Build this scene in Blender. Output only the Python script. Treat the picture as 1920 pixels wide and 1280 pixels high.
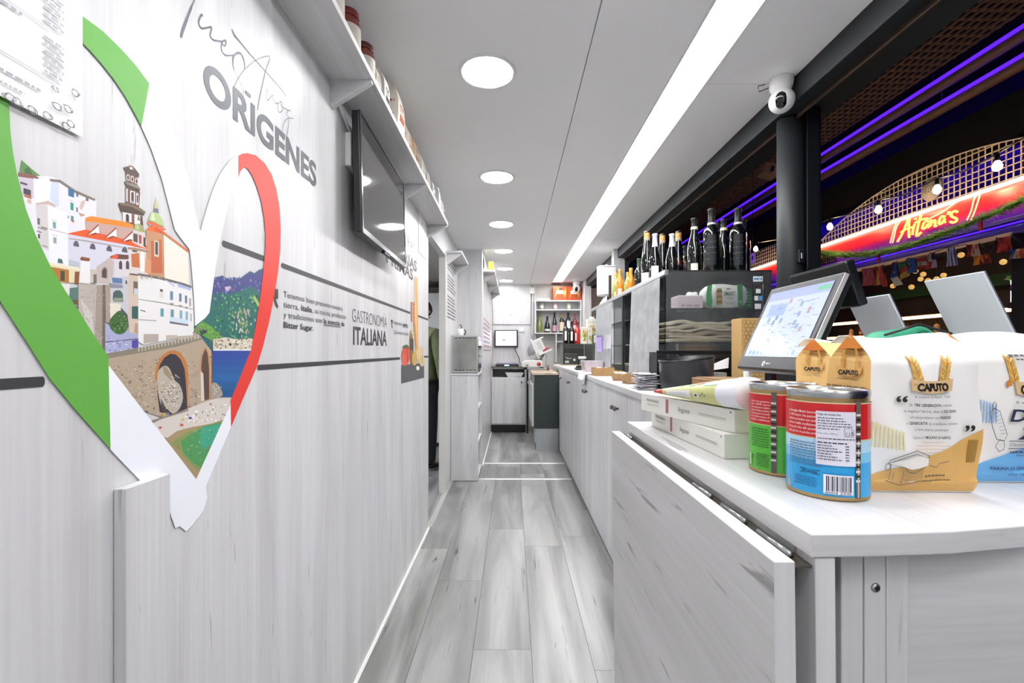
import bpy, math, random
from mathutils import Vector, Matrix
random.seed(7)
PI = math.pi
SC = bpy.context.scene
COL = SC.collection
for _o in list(bpy.data.objects): bpy.data.objects.remove(_o)

# ---------------------------------------------------------------- camera, world, light, exposure
F = 853.0; VX, VY = 961.0, 658.0; CH = 1.2          # focal length in pixels, vanishing point, eye height
cam_data = bpy.data.cameras.new('camera')
cam_data.sensor_width = 36.0; cam_data.lens = 36.0*F/1920.0
cam_data.shift_x = -(VX-960)/1920.0; cam_data.shift_y = (VY-640)/1920.0
cam_data.clip_start = 0.02; cam_data.clip_end = 100
cam = bpy.data.objects.new('camera', cam_data); COL.objects.link(cam)
cam.location = (0, 0, CH); cam.rotation_euler = (PI/2, 0, 0)
SC.camera = cam
SC.view_settings.view_transform = 'Standard'
try: SC.view_settings.look = 'None'
except Exception: pass
SC.view_settings.gamma = 1.0; SC.view_settings.use_curve_mapping = False
SC.view_settings.exposure = 1.12
try:
    SC.cycles.use_denoising = True
    SC.cycles.max_bounces = 6; SC.cycles.diffuse_bounces = 4; SC.cycles.glossy_bounces = 3; SC.cycles.transparent_max_bounces = 10; SC.cycles.use_light_tree = False
    SC.cycles.use_adaptive_sampling = True; SC.cycles.adaptive_threshold = .05; SC.cycles.adaptive_min_samples = 16
    SC.cycles.sample_clamp_indirect = 6.0
except Exception: pass
wd = bpy.data.worlds.new('night_hall'); SC.world = wd; wd.use_nodes = True
wd.node_tree.nodes['Background'].inputs[0].default_value = (0.012, 0.009, 0.02, 1)
wd.node_tree.nodes['Background'].inputs[1].default_value = 1.0
DOWNLIGHT = 34.0; LEDSTRIP = 10.5                     # radiance of the ceiling downlights and of the linear light

# ---------------------------------------------------------------- helpers
def lin(h):
    if isinstance(h, str):
        h = h.lstrip('#'); c = [int(h[i:i+2], 16)/255 for i in (0, 2, 4)]
    else: c = h
    return tuple((x/12.92 if x <= .04045 else ((x+.055)/1.055)**2.4) for x in c)+(1.0,)

MATS = {}
def mat(name, col='#808080', rough=.5, metal=0, emit=None, estr=1.0, coat=0, spec=.5, bump=0, bscale=60, alpha=1, trans=0, vary=0, vscale=8):
    if name in MATS: return MATS[name]
    m = bpy.data.materials.new(name); m.use_nodes = True; nt = m.node_tree
    b = nt.nodes['Principled BSDF']
    b.inputs['Base Color'].default_value = lin(col); b.inputs['Roughness'].default_value = rough
    b.inputs['Metallic'].default_value = metal; b.inputs['Specular IOR Level'].default_value = spec
    b.inputs['Coat Weight'].default_value = coat; b.inputs['Alpha'].default_value = alpha
    b.inputs['Transmission Weight'].default_value = trans
    if emit is not None:
        b.inputs['Emission Color'].default_value = lin(emit); b.inputs['Emission Strength'].default_value = estr
    tc = nt.nodes.new('ShaderNodeTexCoord')
    if vary:
        n = nt.nodes.new('ShaderNodeTexNoise'); n.inputs['Scale'].default_value = vscale; n.inputs['Detail'].default_value = 4
        nt.links.new(tc.outputs['Object'], n.inputs['Vector'])
        mx = nt.nodes.new('ShaderNodeMixRGB'); mx.blend_type = 'MULTIPLY'; mx.inputs[1].default_value = lin(col)
        rp = nt.nodes.new('ShaderNodeValToRGB'); rp.color_ramp.elements[0].position = .3; rp.color_ramp.elements[1].position = .7
        k = 1-vary; rp.color_ramp.elements[0].color = (k, k, k, 1); rp.color_ramp.elements[1].color = (1, 1, 1, 1)
        nt.links.new(n.outputs[0], rp.inputs[0]); nt.links.new(rp.outputs[0], mx.inputs[2]); mx.inputs[0].default_value = 1
        nt.links.new(mx.outputs[0], b.inputs['Base Color'])
    if bump:
        n2 = nt.nodes.new('ShaderNodeTexNoise'); n2.inputs['Scale'].default_value = bscale; n2.inputs['Detail'].default_value = 3
        nt.links.new(tc.outputs['Object'], n2.inputs['Vector'])
        bp = nt.nodes.new('ShaderNodeBump'); bp.inputs['Strength'].default_value = bump; bp.inputs['Distance'].default_value = .002
        nt.links.new(n2.outputs[0], bp.inputs['Height']); nt.links.new(bp.outputs[0], b.inputs['Normal'])
    MATS[name] = m; return m

def wood(name, axis, light='#dededf', dark='#cac9c9', streak='#989694', rough=.34, rnd=False, gs=1.0, crack=.69):
    """whitewashed laminate; grain runs along axis 0/1/2"""
    if name in MATS: return MATS[name]
    m = bpy.data.materials.new(name); m.use_nodes = True; nt = m.node_tree; N = nt.nodes.new; L = nt.links.new
    b = nt.nodes['Principled BSDF']; b.inputs['Roughness'].default_value = rough
    tc = N('ShaderNodeTexCoord'); vec = tc.outputs['Object']
    if rnd:
        oi = N('ShaderNodeObjectInfo'); mu = N('ShaderNodeVectorMath'); mu.operation = 'MULTIPLY_ADD'
        cb = N('ShaderNodeCombineXYZ')
        for i in range(3): L(oi.outputs['Random'], cb.inputs[i])
        mu.inputs[1].default_value = (37, 53, 71); L(cb.outputs[0], mu.inputs[0]); L(vec, mu.inputs[2]); vec = mu.outputs[0]
    def noise(sa, sc, det, dist=0):
        mp = N('ShaderNodeMapping'); s = [sa*gs]*3; s[axis] = sc*gs; mp.inputs['Scale'].default_value = s
        L(vec, mp.inputs['Vector']); n = N('ShaderNodeTexNoise'); n.inputs['Scale'].default_value = 1
        n.inputs['Detail'].default_value = det; n.inputs['Distortion'].default_value = dist
        L(mp.outputs[0], n.inputs['Vector']); return n.outputs[0]
    def ramp(inp, p0, p1, c0, c1):
        r = N('ShaderNodeValToRGB'); e = r.color_ramp.elements; e[0].position = p0; e[1].position = p1
        e[0].color = c0; e[1].color = c1; L(inp, r.inputs[0]); return r.outputs[0]
    def mix(fac, a, c):
        x = N('ShaderNodeMixRGB'); x.blend_type = 'MIX'
        if isinstance(fac, float): x.inputs[0].default_value = fac
        else: L(fac, x.inputs[0])
        for i, v in ((1, a), (2, c)):
            if isinstance(v, tuple): x.inputs[i].default_value = v
            else: L(v, x.inputs[i])
        return x.outputs[0]
    base = ramp(noise(9, .9, 6, .6), .32, .66, lin(dark), lin(light))
    fine = ramp(noise(150, 3.0, 3), .36, .6, (.80, .80, .79, 1), (1, 1, 1, 1))
    mulx = N('ShaderNodeMixRGB'); mulx.blend_type = 'MULTIPLY'; mulx.inputs[0].default_value = .34
    L(base, mulx.inputs[1]); L(fine, mulx.inputs[2])
    ck = ramp(noise(58, 4.2, 4, .8), crack-.02, crack+.05, (0, 0, 0, 1), (1, 1, 1, 1))
    col = mix(ck, mulx.outputs[0], lin(streak))
    if rnd:
        hv = N('ShaderNodeHueSaturation'); mr = N('ShaderNodeMapRange'); mr.inputs[3].default_value = .82; mr.inputs[4].default_value = 1.12
        L(oi.outputs['Random'], mr.inputs[0]); L(mr.outputs[0], hv.inputs['Value']); L(col, hv.inputs['Color']); col = hv.outputs[0]
    L(col, b.inputs['Base Color'])
    bp = N('ShaderNodeBump'); bp.inputs['Strength'].default_value = .12; bp.inputs['Distance'].default_value = .001
    L(fine, bp.inputs['Height']); L(bp.outputs[0], b.inputs['Normal'])
    MATS[name] = m; return m

def glass(name, tint=(.97, .99, .985), rough=.02, haze=0.0, hazecol='#e8ecee', ior=1.45):
    if name in MATS: return MATS[name]
    m = bpy.data.materials.new(name); m.use_nodes = True; nt = m.node_tree; N = nt.nodes.new; L = nt.links.new
    nt.nodes.remove(nt.nodes['Principled BSDF']); out = nt.nodes['Material Output']
    t = N('ShaderNodeBsdfTransparent'); t.inputs[0].default_value = tint+(1,)
    g = N('ShaderNodeBsdfGlossy'); g.inputs['Roughness'].default_value = rough
    fr = N('ShaderNodeFresnel'); fr.inputs[0].default_value = ior
    mx = N('ShaderNodeMixShader'); L(fr.outputs[0], mx.inputs[0]); 
    src = t.outputs[0]
    if haze:
        d = N('ShaderNodeBsdfDiffuse'); d.inputs[0].default_value = lin(hazecol)
        tc = N('ShaderNodeTexCoord'); n = N('ShaderNodeTexNoise'); n.inputs['Scale'].default_value = 14; n.inputs['Detail'].default_value = 5
        L(tc.outputs['Object'], n.inputs[0]); mr = N('ShaderNodeMapRange'); mr.inputs[1].default_value = .3; mr.inputs[2].default_value = .7
        mr.inputs[3].default_value = haze*.85; mr.inputs[4].default_value = haze*1.12; L(n.outputs[0], mr.inputs[0])
        m2 = N('ShaderNodeMixShader'); L(mr.outputs[0], m2.inputs[0]); L(t.outputs[0], m2.inputs[1]); L(d.outputs[0], m2.inputs[2]); src = m2.outputs[0]
    L(src, mx.inputs[1]); L(g.outputs[0], mx.inputs[2]); L(mx.outputs[0], out.inputs[0])
    MATS[name] = m; return m

def attrmat(name, rough=.45, emit=0.0, spec=.5, metal=0):
    if name in MATS: return MATS[name]
    m = bpy.data.materials.new(name); m.use_nodes = True; nt = m.node_tree; b = nt.nodes['Principled BSDF']
    a = nt.nodes.new('ShaderNodeAttribute'); a.attribute_name = 'Col'
    b.inputs['Roughness'].default_value = rough; b.inputs['Specular IOR Level'].default_value = spec; b.inputs['Metallic'].default_value = metal
    if emit:
        nt.links.new(a.outputs['Color'], b.inputs['Emission Color']); b.inputs['Emission Strength'].default_value = emit
        b.inputs['Base Color'].default_value = (.01, .01, .01, 1)
    else: nt.links.new(a.outputs['Color'], b.inputs['Base Color'])
    MATS[name] = m; return m

ORIG = {}
def _link(o, parent):
    COL.objects.link(o)
    if parent is not None: o.parent = parent
def tag(o, label, cat, group=None, kind=None):
    if label: o['label'] = label
    if cat: o['category'] = cat
    if group: o['group'] = group
    if kind: o['kind'] = kind
    return o
def thing(name, label, cat, loc=(0, 0, 0), group=None, rz=0.0):
    o = bpy.data.objects.new(name, None); o.empty_display_size = .05; COL.objects.link(o)
    o.location = loc; o.rotation_euler = (0, 0, rz); ORIG[o.name] = Vector(loc)
    return tag(o, label, cat, group)
def meshobj(name, me, parent=None):
    o = bpy.data.objects.new(name, me); _link(o, parent)
    ORIG[o.name] = ORIG.get(parent.name, Vector((0, 0, 0))) if parent else Vector((0, 0, 0))
    return o
def struct(o): o['kind'] = 'structure'; return o
def copy_tree(o, parent=None):
    c = o.copy(); COL.objects.link(c); c.parent = parent
    for ch in o.children: copy_tree(ch, c)
    ORIG[c.name] = Vector(c.location)
    return c

class MB:
    """collects shapes; build() makes ONE mesh object. Shapes are given in world coordinates unless local=True."""
    def __init__(s): s.v = []; s.f = []; s.sm = []
    def add(s, vs, fs, smooth=False):
        k = len(s.v); s.v += [Vector(v) for v in vs]
        for f in fs: s.f.append([k+i for i in f]); s.sm.append(smooth)
        return s
    def box(s, x0, x1, y0, y1, z0, z1):
        return s.add([(x0, y0, z0), (x1, y0, z0), (x1, y1, z0), (x0, y1, z0), (x0, y0, z1), (x1, y0, z1), (x1, y1, z1), (x0, y1, z1)],
                     [(3, 2, 1, 0), (4, 5, 6, 7), (0, 1, 5, 4), (1, 2, 6, 5), (2, 3, 7, 6), (3, 0, 4, 7)])
    def obox(s, M, sx, sy, sz):
        vs = [M @ Vector((a*sx/2, b*sy/2, c*sz/2)) for c in (-1, 1) for (a, b) in ((-1, -1), (1, -1), (1, 1), (-1, 1))]
        return s.add(vs, [(3, 2, 1, 0), (4, 5, 6, 7), (0, 1, 5, 4), (1, 2, 6, 5), (2, 3, 7, 6), (3, 0, 4, 7)])
    def hexa(s, bot, top):
        return s.add(list(bot)+list(top), [(3, 2, 1, 0), (4, 5, 6, 7), (0, 1, 5, 4), (1, 2, 6, 5), (2, 3, 7, 6), (3, 0, 4, 7)])
    def prism(s, poly, axis, a, b):
        def P(p, t):
            q = list(p); q.insert(axis, t); return q
        n = len(poly); vs = [P(p, a) for p in poly]+[P(p, b) for p in poly]
        fs = [list(range(n))[::-1], list(range(n, 2*n))]+[(i, (i+1) % n, n+(i+1) % n, n+i) for i in range(n)]
        return s.add(vs, fs)
    def lathe(s, prof, c=(0, 0, 0), n=20, a0=0, a1=2*PI, axis=2, cap=True, smooth=True, sx=1, sy=1):
        full = abs(a1-a0-2*PI) < 1e-6; m = n if full else n+1; vs = []; fs = []
        c = Vector(c)
        for (r, z) in prof:
            for i in range(m):
                a = a0+(a1-a0)*i/n; p = [r*math.cos(a)*sx, r*math.sin(a)*sy]; p.insert(axis, z); vs.append(c+Vector(p))
        for j in range(len(prof)-1):
            for i in range(n):
                i2 = (i+1) % m if full else i+1
                fs.append((j*m+i, j*m+i2, (j+1)*m+i2, (j+1)*m+i))
        s.add(vs, fs, smooth)
        if cap and full:
            k = len(s.v)-len(vs)
            if prof[0][0] > 1e-5: s.f.append([k+i for i in range(m)][::-1]); s.sm.append(False)
            if prof[-1][0] > 1e-5: s.f.append([k+(len(prof)-1)*m+i for i in range(m)]); s.sm.append(False)
        return s
    def tube(s, pts, r, n=8, close=False, smooth=True):
        pts = [Vector(p) for p in pts]; rs = r if isinstance(r, (list, tuple)) else [r]*len(pts); rings = []
        up = Vector((0, 0, 1)); k0 = len(s.v); vs = []; fs = []; N = len(pts); prev = None
        for i, p in enumerate(pts):
            if close: d = pts[(i+1) % N]-pts[i-1]
            else: d = pts[min(i+1, N-1)]-pts[max(i-1, 0)]
            d.normalize()
            u = prev if prev is not None else (up if abs(d.z) < .9 else Vector((1, 0, 0)))
            a = d.cross(u)
            if a.length < 1e-6: a = d.cross(Vector((0, 1, 0)))
            a.normalize(); b = a.cross(d).normalized(); prev = b
            for j in range(n):
                t = 2*PI*j/n; vs.append(p+a*math.cos(t)*rs[i]+b*math.sin(t)*rs[i])
        for i in range(N if close else N-1):
            i2 = (i+1) % N
            for j in range(n): fs.append((i*n+j, i*n+(j+1) % n, i2*n+(j+1) % n, i2*n+j))
        if not close: fs.append(list(range(n))[::-1]); fs.append([(N-1)*n+j for j in range(n)])
        return s.add(vs, fs, smooth)
    def build(s, name, material, parent=None, bevel=0, seg=2, local=False, sub=0, endmat=None, endaxis=1):
        off = Vector((0, 0, 0)) if (local or parent is None) else ORIG.get(parent.name, Vector((0, 0, 0)))
        me = bpy.data.meshes.new(name); me.from_pydata([tuple(v-off) for v in s.v], [], s.f); me.validate(); 
        me.materials.append(material)
        if len(me.polygons) == len(s.sm): me.polygons.foreach_set('use_smooth', s.sm)
        me.update()
        if endmat is not None:
            me.materials.append(endmat)
            for p in me.polygons:
                if abs(p.normal[endaxis]) > .8: p.material_index = 1
        o = meshobj(name, me, parent)
        if bevel:
            b = o.modifiers.new('bevel', 'BEVEL'); b.width = bevel; b.segments = seg; b.limit_method = 'ANGLE'; b.angle_limit = .6
            for p in me.polygons: p.use_smooth = False
        if sub:
            q = o.modifiers.new('sub', 'SUBSURF'); q.levels = sub; q.render_levels = sub
            for p in me.polygons: p.use_smooth = True
        return o

def box(name, material, parent, *b, bevel=0, seg=2): return MB().box(*b).build(name, material, parent, bevel=bevel, seg=seg)

# ---- flat print: coloured polygons lying on a surface
_tc = {}
def textmesh(s, bold=0.0):
    k = (s, bold)
    if k not in _tc:
        cu = bpy.data.curves.new('txt', 'FONT'); cu.body = s; cu.resolution_u = 7 if len(s) < 12 else 2; cu.offset = bold
        ob = bpy.data.objects.new('txt', cu); me = ob.to_mesh()
        vs = [(v.co.x, v.co.y) for v in me.vertices]; fs = [tuple(p.vertices) for p in me.polygons]
        ob.to_mesh_clear(); bpy.data.objects.remove(ob); bpy.data.curves.remove(cu); _tc[k] = (vs, fs)
    return _tc[k]
CAPH = max(v[1] for v in textmesh('H')[0])
class Decal:
    def __init__(s, mapf, lift=.0005, dl=.00003, pre=None):
        s.m = mapf; s.lift = lift; s.dl = dl; s.v = []; s.f = []; s.c = []; s.pre = pre or (lambda p: p)
    def _up(s): s.lift += s.dl
    def raw(s, pts, fs, col):
        k = len(s.v); c = lin(col)
        for p in pts: s.v.append(Vector(s.m(p[0], p[1], s.lift))); s.c.append(c)
        for f in fs: s.f.append([k+i for i in f])
    def poly(s, pts, col):
        s.raw([s.pre(p) for p in pts], [list(range(len(pts)))], col); s._up(); return s
    def rect(s, x0, x1, y0, y1, col, nx=1, ny=1):
        if nx == 1 and ny == 1: return s.poly([(x0, y0), (x1, y0), (x1, y1), (x0, y1)], col)
        pts = [s.pre((x0+(x1-x0)*i/nx, y0+(y1-y0)*j/ny)) for j in range(ny+1) for i in range(nx+1)]
        fs = [(j*(nx+1)+i, j*(nx+1)+i+1, (j+1)*(nx+1)+i+1, (j+1)*(nx+1)+i) for j in range(ny) for i in range(nx)]
        s.raw(pts, fs, col); s._up(); return s
    def ell(s, cx, cy, rx, ry, col, n=14, a0=0, a1=2*PI):
        return s.poly([(cx+rx*math.cos(a0+(a1-a0)*i/n), cy+ry*math.sin(a0+(a1-a0)*i/n)) for i in range(n+(0 if a1-a0 > 6.2 else 1))], col)
    def stroke(s, pts, w, col, close=False):
        P = [Vector(s.pre(p)) for p in pts]; n = len(P); ws = w if isinstance(w, (list, tuple)) else [w]*n; L = []; 
        for i in range(n):
            d = (P[(i+1) % n]-P[i-1]) if close else (P[min(i+1, n-1)]-P[max(i-1, 0)])
            if d.length < 1e-9: d = Vector((1, 0))
            d.normalize(); nn = Vector((-d.y, d.x))*ws[i]/2; L += [P[i]+nn, P[i]-nn]
        fs = [(2*i, 2*i+1, 2*i+3, 2*i+2) for i in range(n-1)]
        if close: fs.append((2*n-2, 2*n-1, 1, 0))
        s.raw(L, fs, col); s._up(); return s
    def text(s, t, x, y, h, col, w=None, bold=0.0, shear=0.0, center=False, flip=1):
        vs, fs = textmesh(t, bold)
        if not vs: return s
        x0 = min(v[0] for v in vs); x1 = max(v[0] for v in vs); ky = h/CAPH; kx = (w/(x1-x0)) if w else ky
        ox = x-(x1-x0)*kx/2 if center else x
        s.raw([(ox+(v[0]-x0)*kx*flip+v[1]*ky*shear, y+v[1]*ky) for v in vs], fs, col); s._up(); return s
    def lines(s, x0, x1, y, h, col, words=None):
        """a row of tiny unreadable print"""
        x = x0
        while x < x1:
            w = random.uniform(1.2, 4.2)*h; w = min(w, x1-x); s.raw([(x, y), (x+w, y), (x+w, y+h), (x, y+h)], [(0, 1, 2, 3)], col); x += w+h*.7
        s._up(); return s
    def build(s, name, parent, material=None, smooth=False):
        off = ORIG.get(parent.name, Vector((0, 0, 0))) if parent else Vector((0, 0, 0))
        me = bpy.data.meshes.new(name); me.from_pydata([tuple(v-off) for v in s.v], [], s.f)
        a = me.attributes.new('Col', 'FLOAT_COLOR', 'POINT'); a.data.foreach_set('color', [x for c in s.c for x in c])
        me.materials.append(material or attrmat('print')); me.update()
        if smooth:
            for p in me.polygons: p.use_smooth = True
        o = meshobj(name, me, parent)
        if name in STUFFY: o['kind'] = 'stuff'
        return o
STUFFY = ('print', 'printed_side', 'printed_panel', 'text', 'small_print')
def Rz(a): return Matrix.Rotation(a, 4, 'Z')
def smooth_poly(pts, k=3, close=True):
    """Catmull-Rom through 2-D points"""
    n = len(pts); out = []
    rng = range(n) if close else range(n-1)
    for i in rng:
        p0 = pts[(i-1) % n] if close or i > 0 else pts[0]; p1 = pts[i]; p2 = pts[(i+1) % n]; p3 = pts[(i+2) % n] if close or i+2 < n else pts[-1]
        for j in range(k):
            t = j/k; out.append(tuple(.5*(2*p1[a]+(p2[a]-p0[a])*t+(2*p0[a]-5*p1[a]+4*p2[a]-p3[a])*t*t+(3*p1[a]-p0[a]-3*p2[a]+p3[a])*t**3) for a in range(2)))
    if not close: out.append(tuple(pts[-1]))
    return out

# ---------------------------------------------------------------- shared materials
W_Z = wood('whitewashed_wood_upright', 2)
W_Y = wood('whitewashed_wood_lengthwise', 1)
W_X = wood('whitewashed_wood_across', 0)
W_LEAF = wood('whitewashed_wood_leaf', 1, light='#dad9d9', dark='#c6c5c4', gs=1.1, crack=.66)
FLOORM = wood('grey_plank', 1, light='#a8a8a6', dark='#70706e', streak='#565654', rough=.30, rnd=True, gs=.8, crack=.68)
PAINT = mat('ceiling_paint', '#f4f4f4', .6, bump=.25, bscale=220)
WHITE = mat('white_plastic', '#e8e8e6', .35)
WHITEM = mat('matt_white', '#ececec', .6)
BLACK = mat('black_plastic', '#17181a', .4)
BLACKM = mat('black_metal', '#1d2023', .55)
STEEL = mat('steel', '#b9bcbd', .25, metal=1)
ALU = mat('aluminium', '#c4c6c6', .35, metal=1)
DARK = mat('dark_recess', '#232323', .7)
GLASS = glass('clear_glass')
PLEXI = glass('scratched_plexiglass', (.95, .96, .96), .08, haze=.55)
DUST_GLARE = glass('dust_and_glare_glass', (.985, .995, .99), .03, haze=.055, hazecol='#dfe4e4')  # diffuse haze serves as dust and as pale reflections in the panes
PAPER = mat('white_paper', '#ededec', .7)
KRAFT = mat('kraft_card', '#b08a5c', .7, vary=.15, vscale=30)
# ================================================================ SETTING
H = CH+1.056                                       # ceiling height
XL, XR = -0.57, 0.56                               # left wall face, counter face
YB = 7.2                                           # back wall
# floor slab and planks
floor = struct(box('floor', mat('subfloor', '#4c4a47', .8), None, -2.3, 1.3, -1.6, YB+.1, -.06, -.006))
cols = [(-.625, -.39, 2.766), (-.39, -.158, 2.38), (-.158, .075, 3.07), (.075, .308, 2.80), (.308, .54, 2.95), (.54, .775, 2.2)]
plank_me = {}
def plank(x0, x1, y0, y1):
    if y1-y0 < .02: return
    k = (round(x1-x0, 3), round(y1-y0, 3))
    if k not in plank_me:
        w, l = k; m = MB().box(-w/2+.0007, w/2-.0007, -l/2+.0007, l/2-.0007, -.006, 0).build('plank', FLOORM, floor, local=True)
        plank_me[k] = m.data; o = m
    else: o = meshobj('plank', plank_me[k], floor)
    o.location = ((x0+x1)/2, (y0+y1)/2, 0)
def run(x0, x1, ys, ye, ph, L=1.24):
    y = ph-math.ceil((ph-ys)/L)*L
    while y < ye: plank(x0, x1, max(y, ys), min(y+L, ye)); y += L
for (x0, x1, ph) in cols:
    run(x0, x1, -1.5, 4.262, ph); run(x0, x1, 4.278, 4.862, ph+.4); run(x0, x1, 4.878, YB, ph+.7)
for i in range(7): run(-.625-.235*(i+1), -.625-.235*i, 2.6, 6.3, 3.1+.43*i)
for n, (y, xa) in enumerate(((4.27, -.58), (4.87, -.31))):
    struct(MB().prism([(y-.014, 0.0005), (y+.014, .0005), (y+.010, .004), (y-.010, .004)], 0, xa, XR).build('trim_%d' % (n+1), mat('threshold_alu', '#d9dad8', .35, metal=.6), None))
struct(MB().prism([(XL-.02, .0005), (XL+.022, .0005), (XL+.018, .006), (XL-.016, .006)], 1, 3.09, 4.19).build('trim_3', mat('sill', '#b9b7b2', .4, metal=.3), None))

# left wall
wl = struct(MB().box(XL-.05, XL, -1.5, 3.08, 0, H).build('wall_left', W_Z, None))
struct(MB().box(XL-.05, XL, 3.85, 4.7, 0, H).build('wall_partition', W_Z, None))
struct(MB().box(XL-.05, XL, 3.08, 3.85, 2.01, H).build('wall_over_door', W_Y, None))
struct(MB().box(XL-.06, -.315, 4.7, 4.75, 0, H).build('wall_return', W_Z, None))
struct(MB().box(-.365, -.315, 4.75, YB, 0, H).build('wall_inner', W_Z, None))
struct(MB().box(XL, XL+.006, -1.5, 3.08, 0, .011).box(XL, XL+.010, -1.5, 3.08, .0, .006).build('baseboard_left', mat('sealant_white', '#e9e8e4', .5), None))
struct(MB().prism([(XL-.052, 3.845), (XL+.004, 3.845), (XL+.004, 3.89), (XL-.052, 3.89)], 2, 0, 2.01).build('door_1', mat('jamb_white', '#d9d8d4', .4), None))
struct(MB().box(-.32, -.306, 4.75, YB, 0, .012).build('baseboard_inner', mat('sealant_white'), None))
# back wall with its upper board and lower recess
wb = struct(MB().box(-.4, 1.45, YB, YB+.05, 0, H).build('wall_back', mat('back_wall_paint', '#cfcfc9', .6, vary=.08, vscale=3), None))
MB().box(-.31, .285, YB-.022, YB, 1.62, H-.006).build('upper_board', W_Z, wb, bevel=.002)
MB().box(-.31, .285, YB-.008, YB, 1.0, 1.615).build('lower_board', W_Z, wb)
MB().box(.335, .37, YB-.02, YB, 1.0, H).build('upright_strip', W_Z, wb)
# wall behind the photographer
struct(box('wall_rear', WHITEM, None, XL-.05, 1.5, -1.56, -1.5, 0, H))
# ceiling
cl = struct(box('ceiling', PAINT, None, -.65, 1.10, -1.55, YB+.05, H+.02, H+.06))
MB().box(-.62, .268, -1.5, YB, H, H+.02).build('ceiling_panel', PAINT, cl, bevel=.0015)
MB().box(.271, .607, -1.5, YB, H-.001, H+.02).build('ceiling_panel', PAINT, cl, bevel=.0015)
ys = [-1.5, -.9, 1.80, 4.25, YB]
for i in range(4): MB().box(.763, 1.087, ys[i]+.0012, ys[i+1]-.0012, H, H+.02).build('ceiling_panel', PAINT, cl, bevel=.0015)
MB().box(.86, 1.0, 4.30, 4.62, H-.004, H).build('access_hatch', PAINT, cl, bevel=.001)
# cornice line at the return
struct(MB().box(XL, -.30, 4.688, 4.70, H-.012, H).build('trim_4', PAINT, None))
struct(MB().box(-.315, .36, YB-.03, YB-.02, H-.008, H).build('trim_5', PAINT, None))
# right side: black header beam, shutter box, outer upper rail
hb = struct(MB().box(1.087, 1.15, -1.5, YB, H-.095, H+.06).build('trim_6', BLACKM, None, bevel=.003))
struct(MB().box(1.15, 1.33, -1.5, YB, H-.06, H+.2).build('trim_7', mat('outer_canopy', '#141416', .6), None))
struct(MB().box(1.150, 1.158, -1.5, YB, H-.112, H-.06).build('trim_8', mat('rail_bronze', '#5b4a40', .4, metal=.6), None))
# black column with the sliding-door upright
cm = thing('black_column', 'round black steel column holding the shutter header beside the till', 'column', (1.15, 1.89, 0))
MB().lathe([(.048, 1.02), (.048, H-.095)], (1.152, 1.89, 0), 24).build('post', BLACKM, cm)
MB().box(1.195, 1.245, 1.845, 1.885, 1.02, H-.06).box(1.245, 1.262, 1.86, 1.90, 1.02, H-.06).build('door_upright', mat('black_metal_2', '#15171a', .3), cm, bevel=.002)
MB().box(1.15, 1.175, 1.828, 1.85, 1.555, 1.61).build('latch', BLACK, cm, bevel=.004)
MB().box(1.157, 1.168, 1.822, 1.83, 1.57, 1.595).build('keyhole_plate', STEEL, cm, bevel=.002)
# grey post by the towel dispenser
struct(MB().box(1.045, 1.16, 4.70, 4.80, 1.02, H).build('wall_post', W_Z, None))
struct(MB().box(1.165, 1.20, 4.70, 4.80, 1.02, H).build('trim_9', BLACKM, None))
struct(MB().box(1.065, 1.16, 6.7, YB, 0, H).build('wall_right_corner', W_Z, None))
# outer wall below the window and glass-side base
struct(box('wall_right_low', W_Y, None, 1.303, 1.343, .985, 6.2, 0, .985))

# ---------------------------------------------------------------- ceiling lights
LAMP = mat('downlight_glow', '#ffffff', .5, emit='#fcfcff', estr=DOWNLIGHT)
LED = mat('linear_light_glow', '#ffffff', .5, emit='#fdfdff', estr=LEDSTRIP)
places = ['nearest the photographer', 'second from the photographer', 'third from the photographer', 'fourth from the photographer',
          'fifth from the photographer, over the inner wall shelf', 'farthest away, by the back wall']
def downlight(y, lab):
    t = thing('ceiling_downlight', lab, 'light', (-.095, y, H), 'round downlights along the ceiling')
    MB().lathe([(.093, -.001), (.099, -.0065), (.108, -.003), (.110, 0)], (-.095, y, H), 40, cap=False).build('trim_ring', WHITE, t)
    MB().lathe([(.0005, -.006), (.07, -.006), (.0935, -.0035)], (-.095, y, H), 40, cap=False).build('diffuser', LAMP, t)
for y, p in zip((1.722, 2.763, 3.785, 4.80, 5.83, 6.82), places): downlight(y, 'round glowing white ceiling downlight, '+p)
for y, q in ((.68, 'just above'), (-.36, 'behind')): downlight(y, 'round ceiling downlight %s the photographer, out of the picture' % q)
t = thing('linear_ceiling_light', 'long recessed white linear light running above the counter', 'light', (.685, 2.8, H))
MB().box(.613, .757, -1.45, YB-.27, H+.002, H+.006).build('diffuser', LED, t)
MB().box(.6075, .613, -1.47, YB-.1, H-.004, H+.02).box(.757, .7625, -1.47, YB-.1, H-.004, H+.02).box(.613, .757, YB-.27, YB-.1, H-.001, H+.02).build('frame', WHITE, t)

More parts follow.
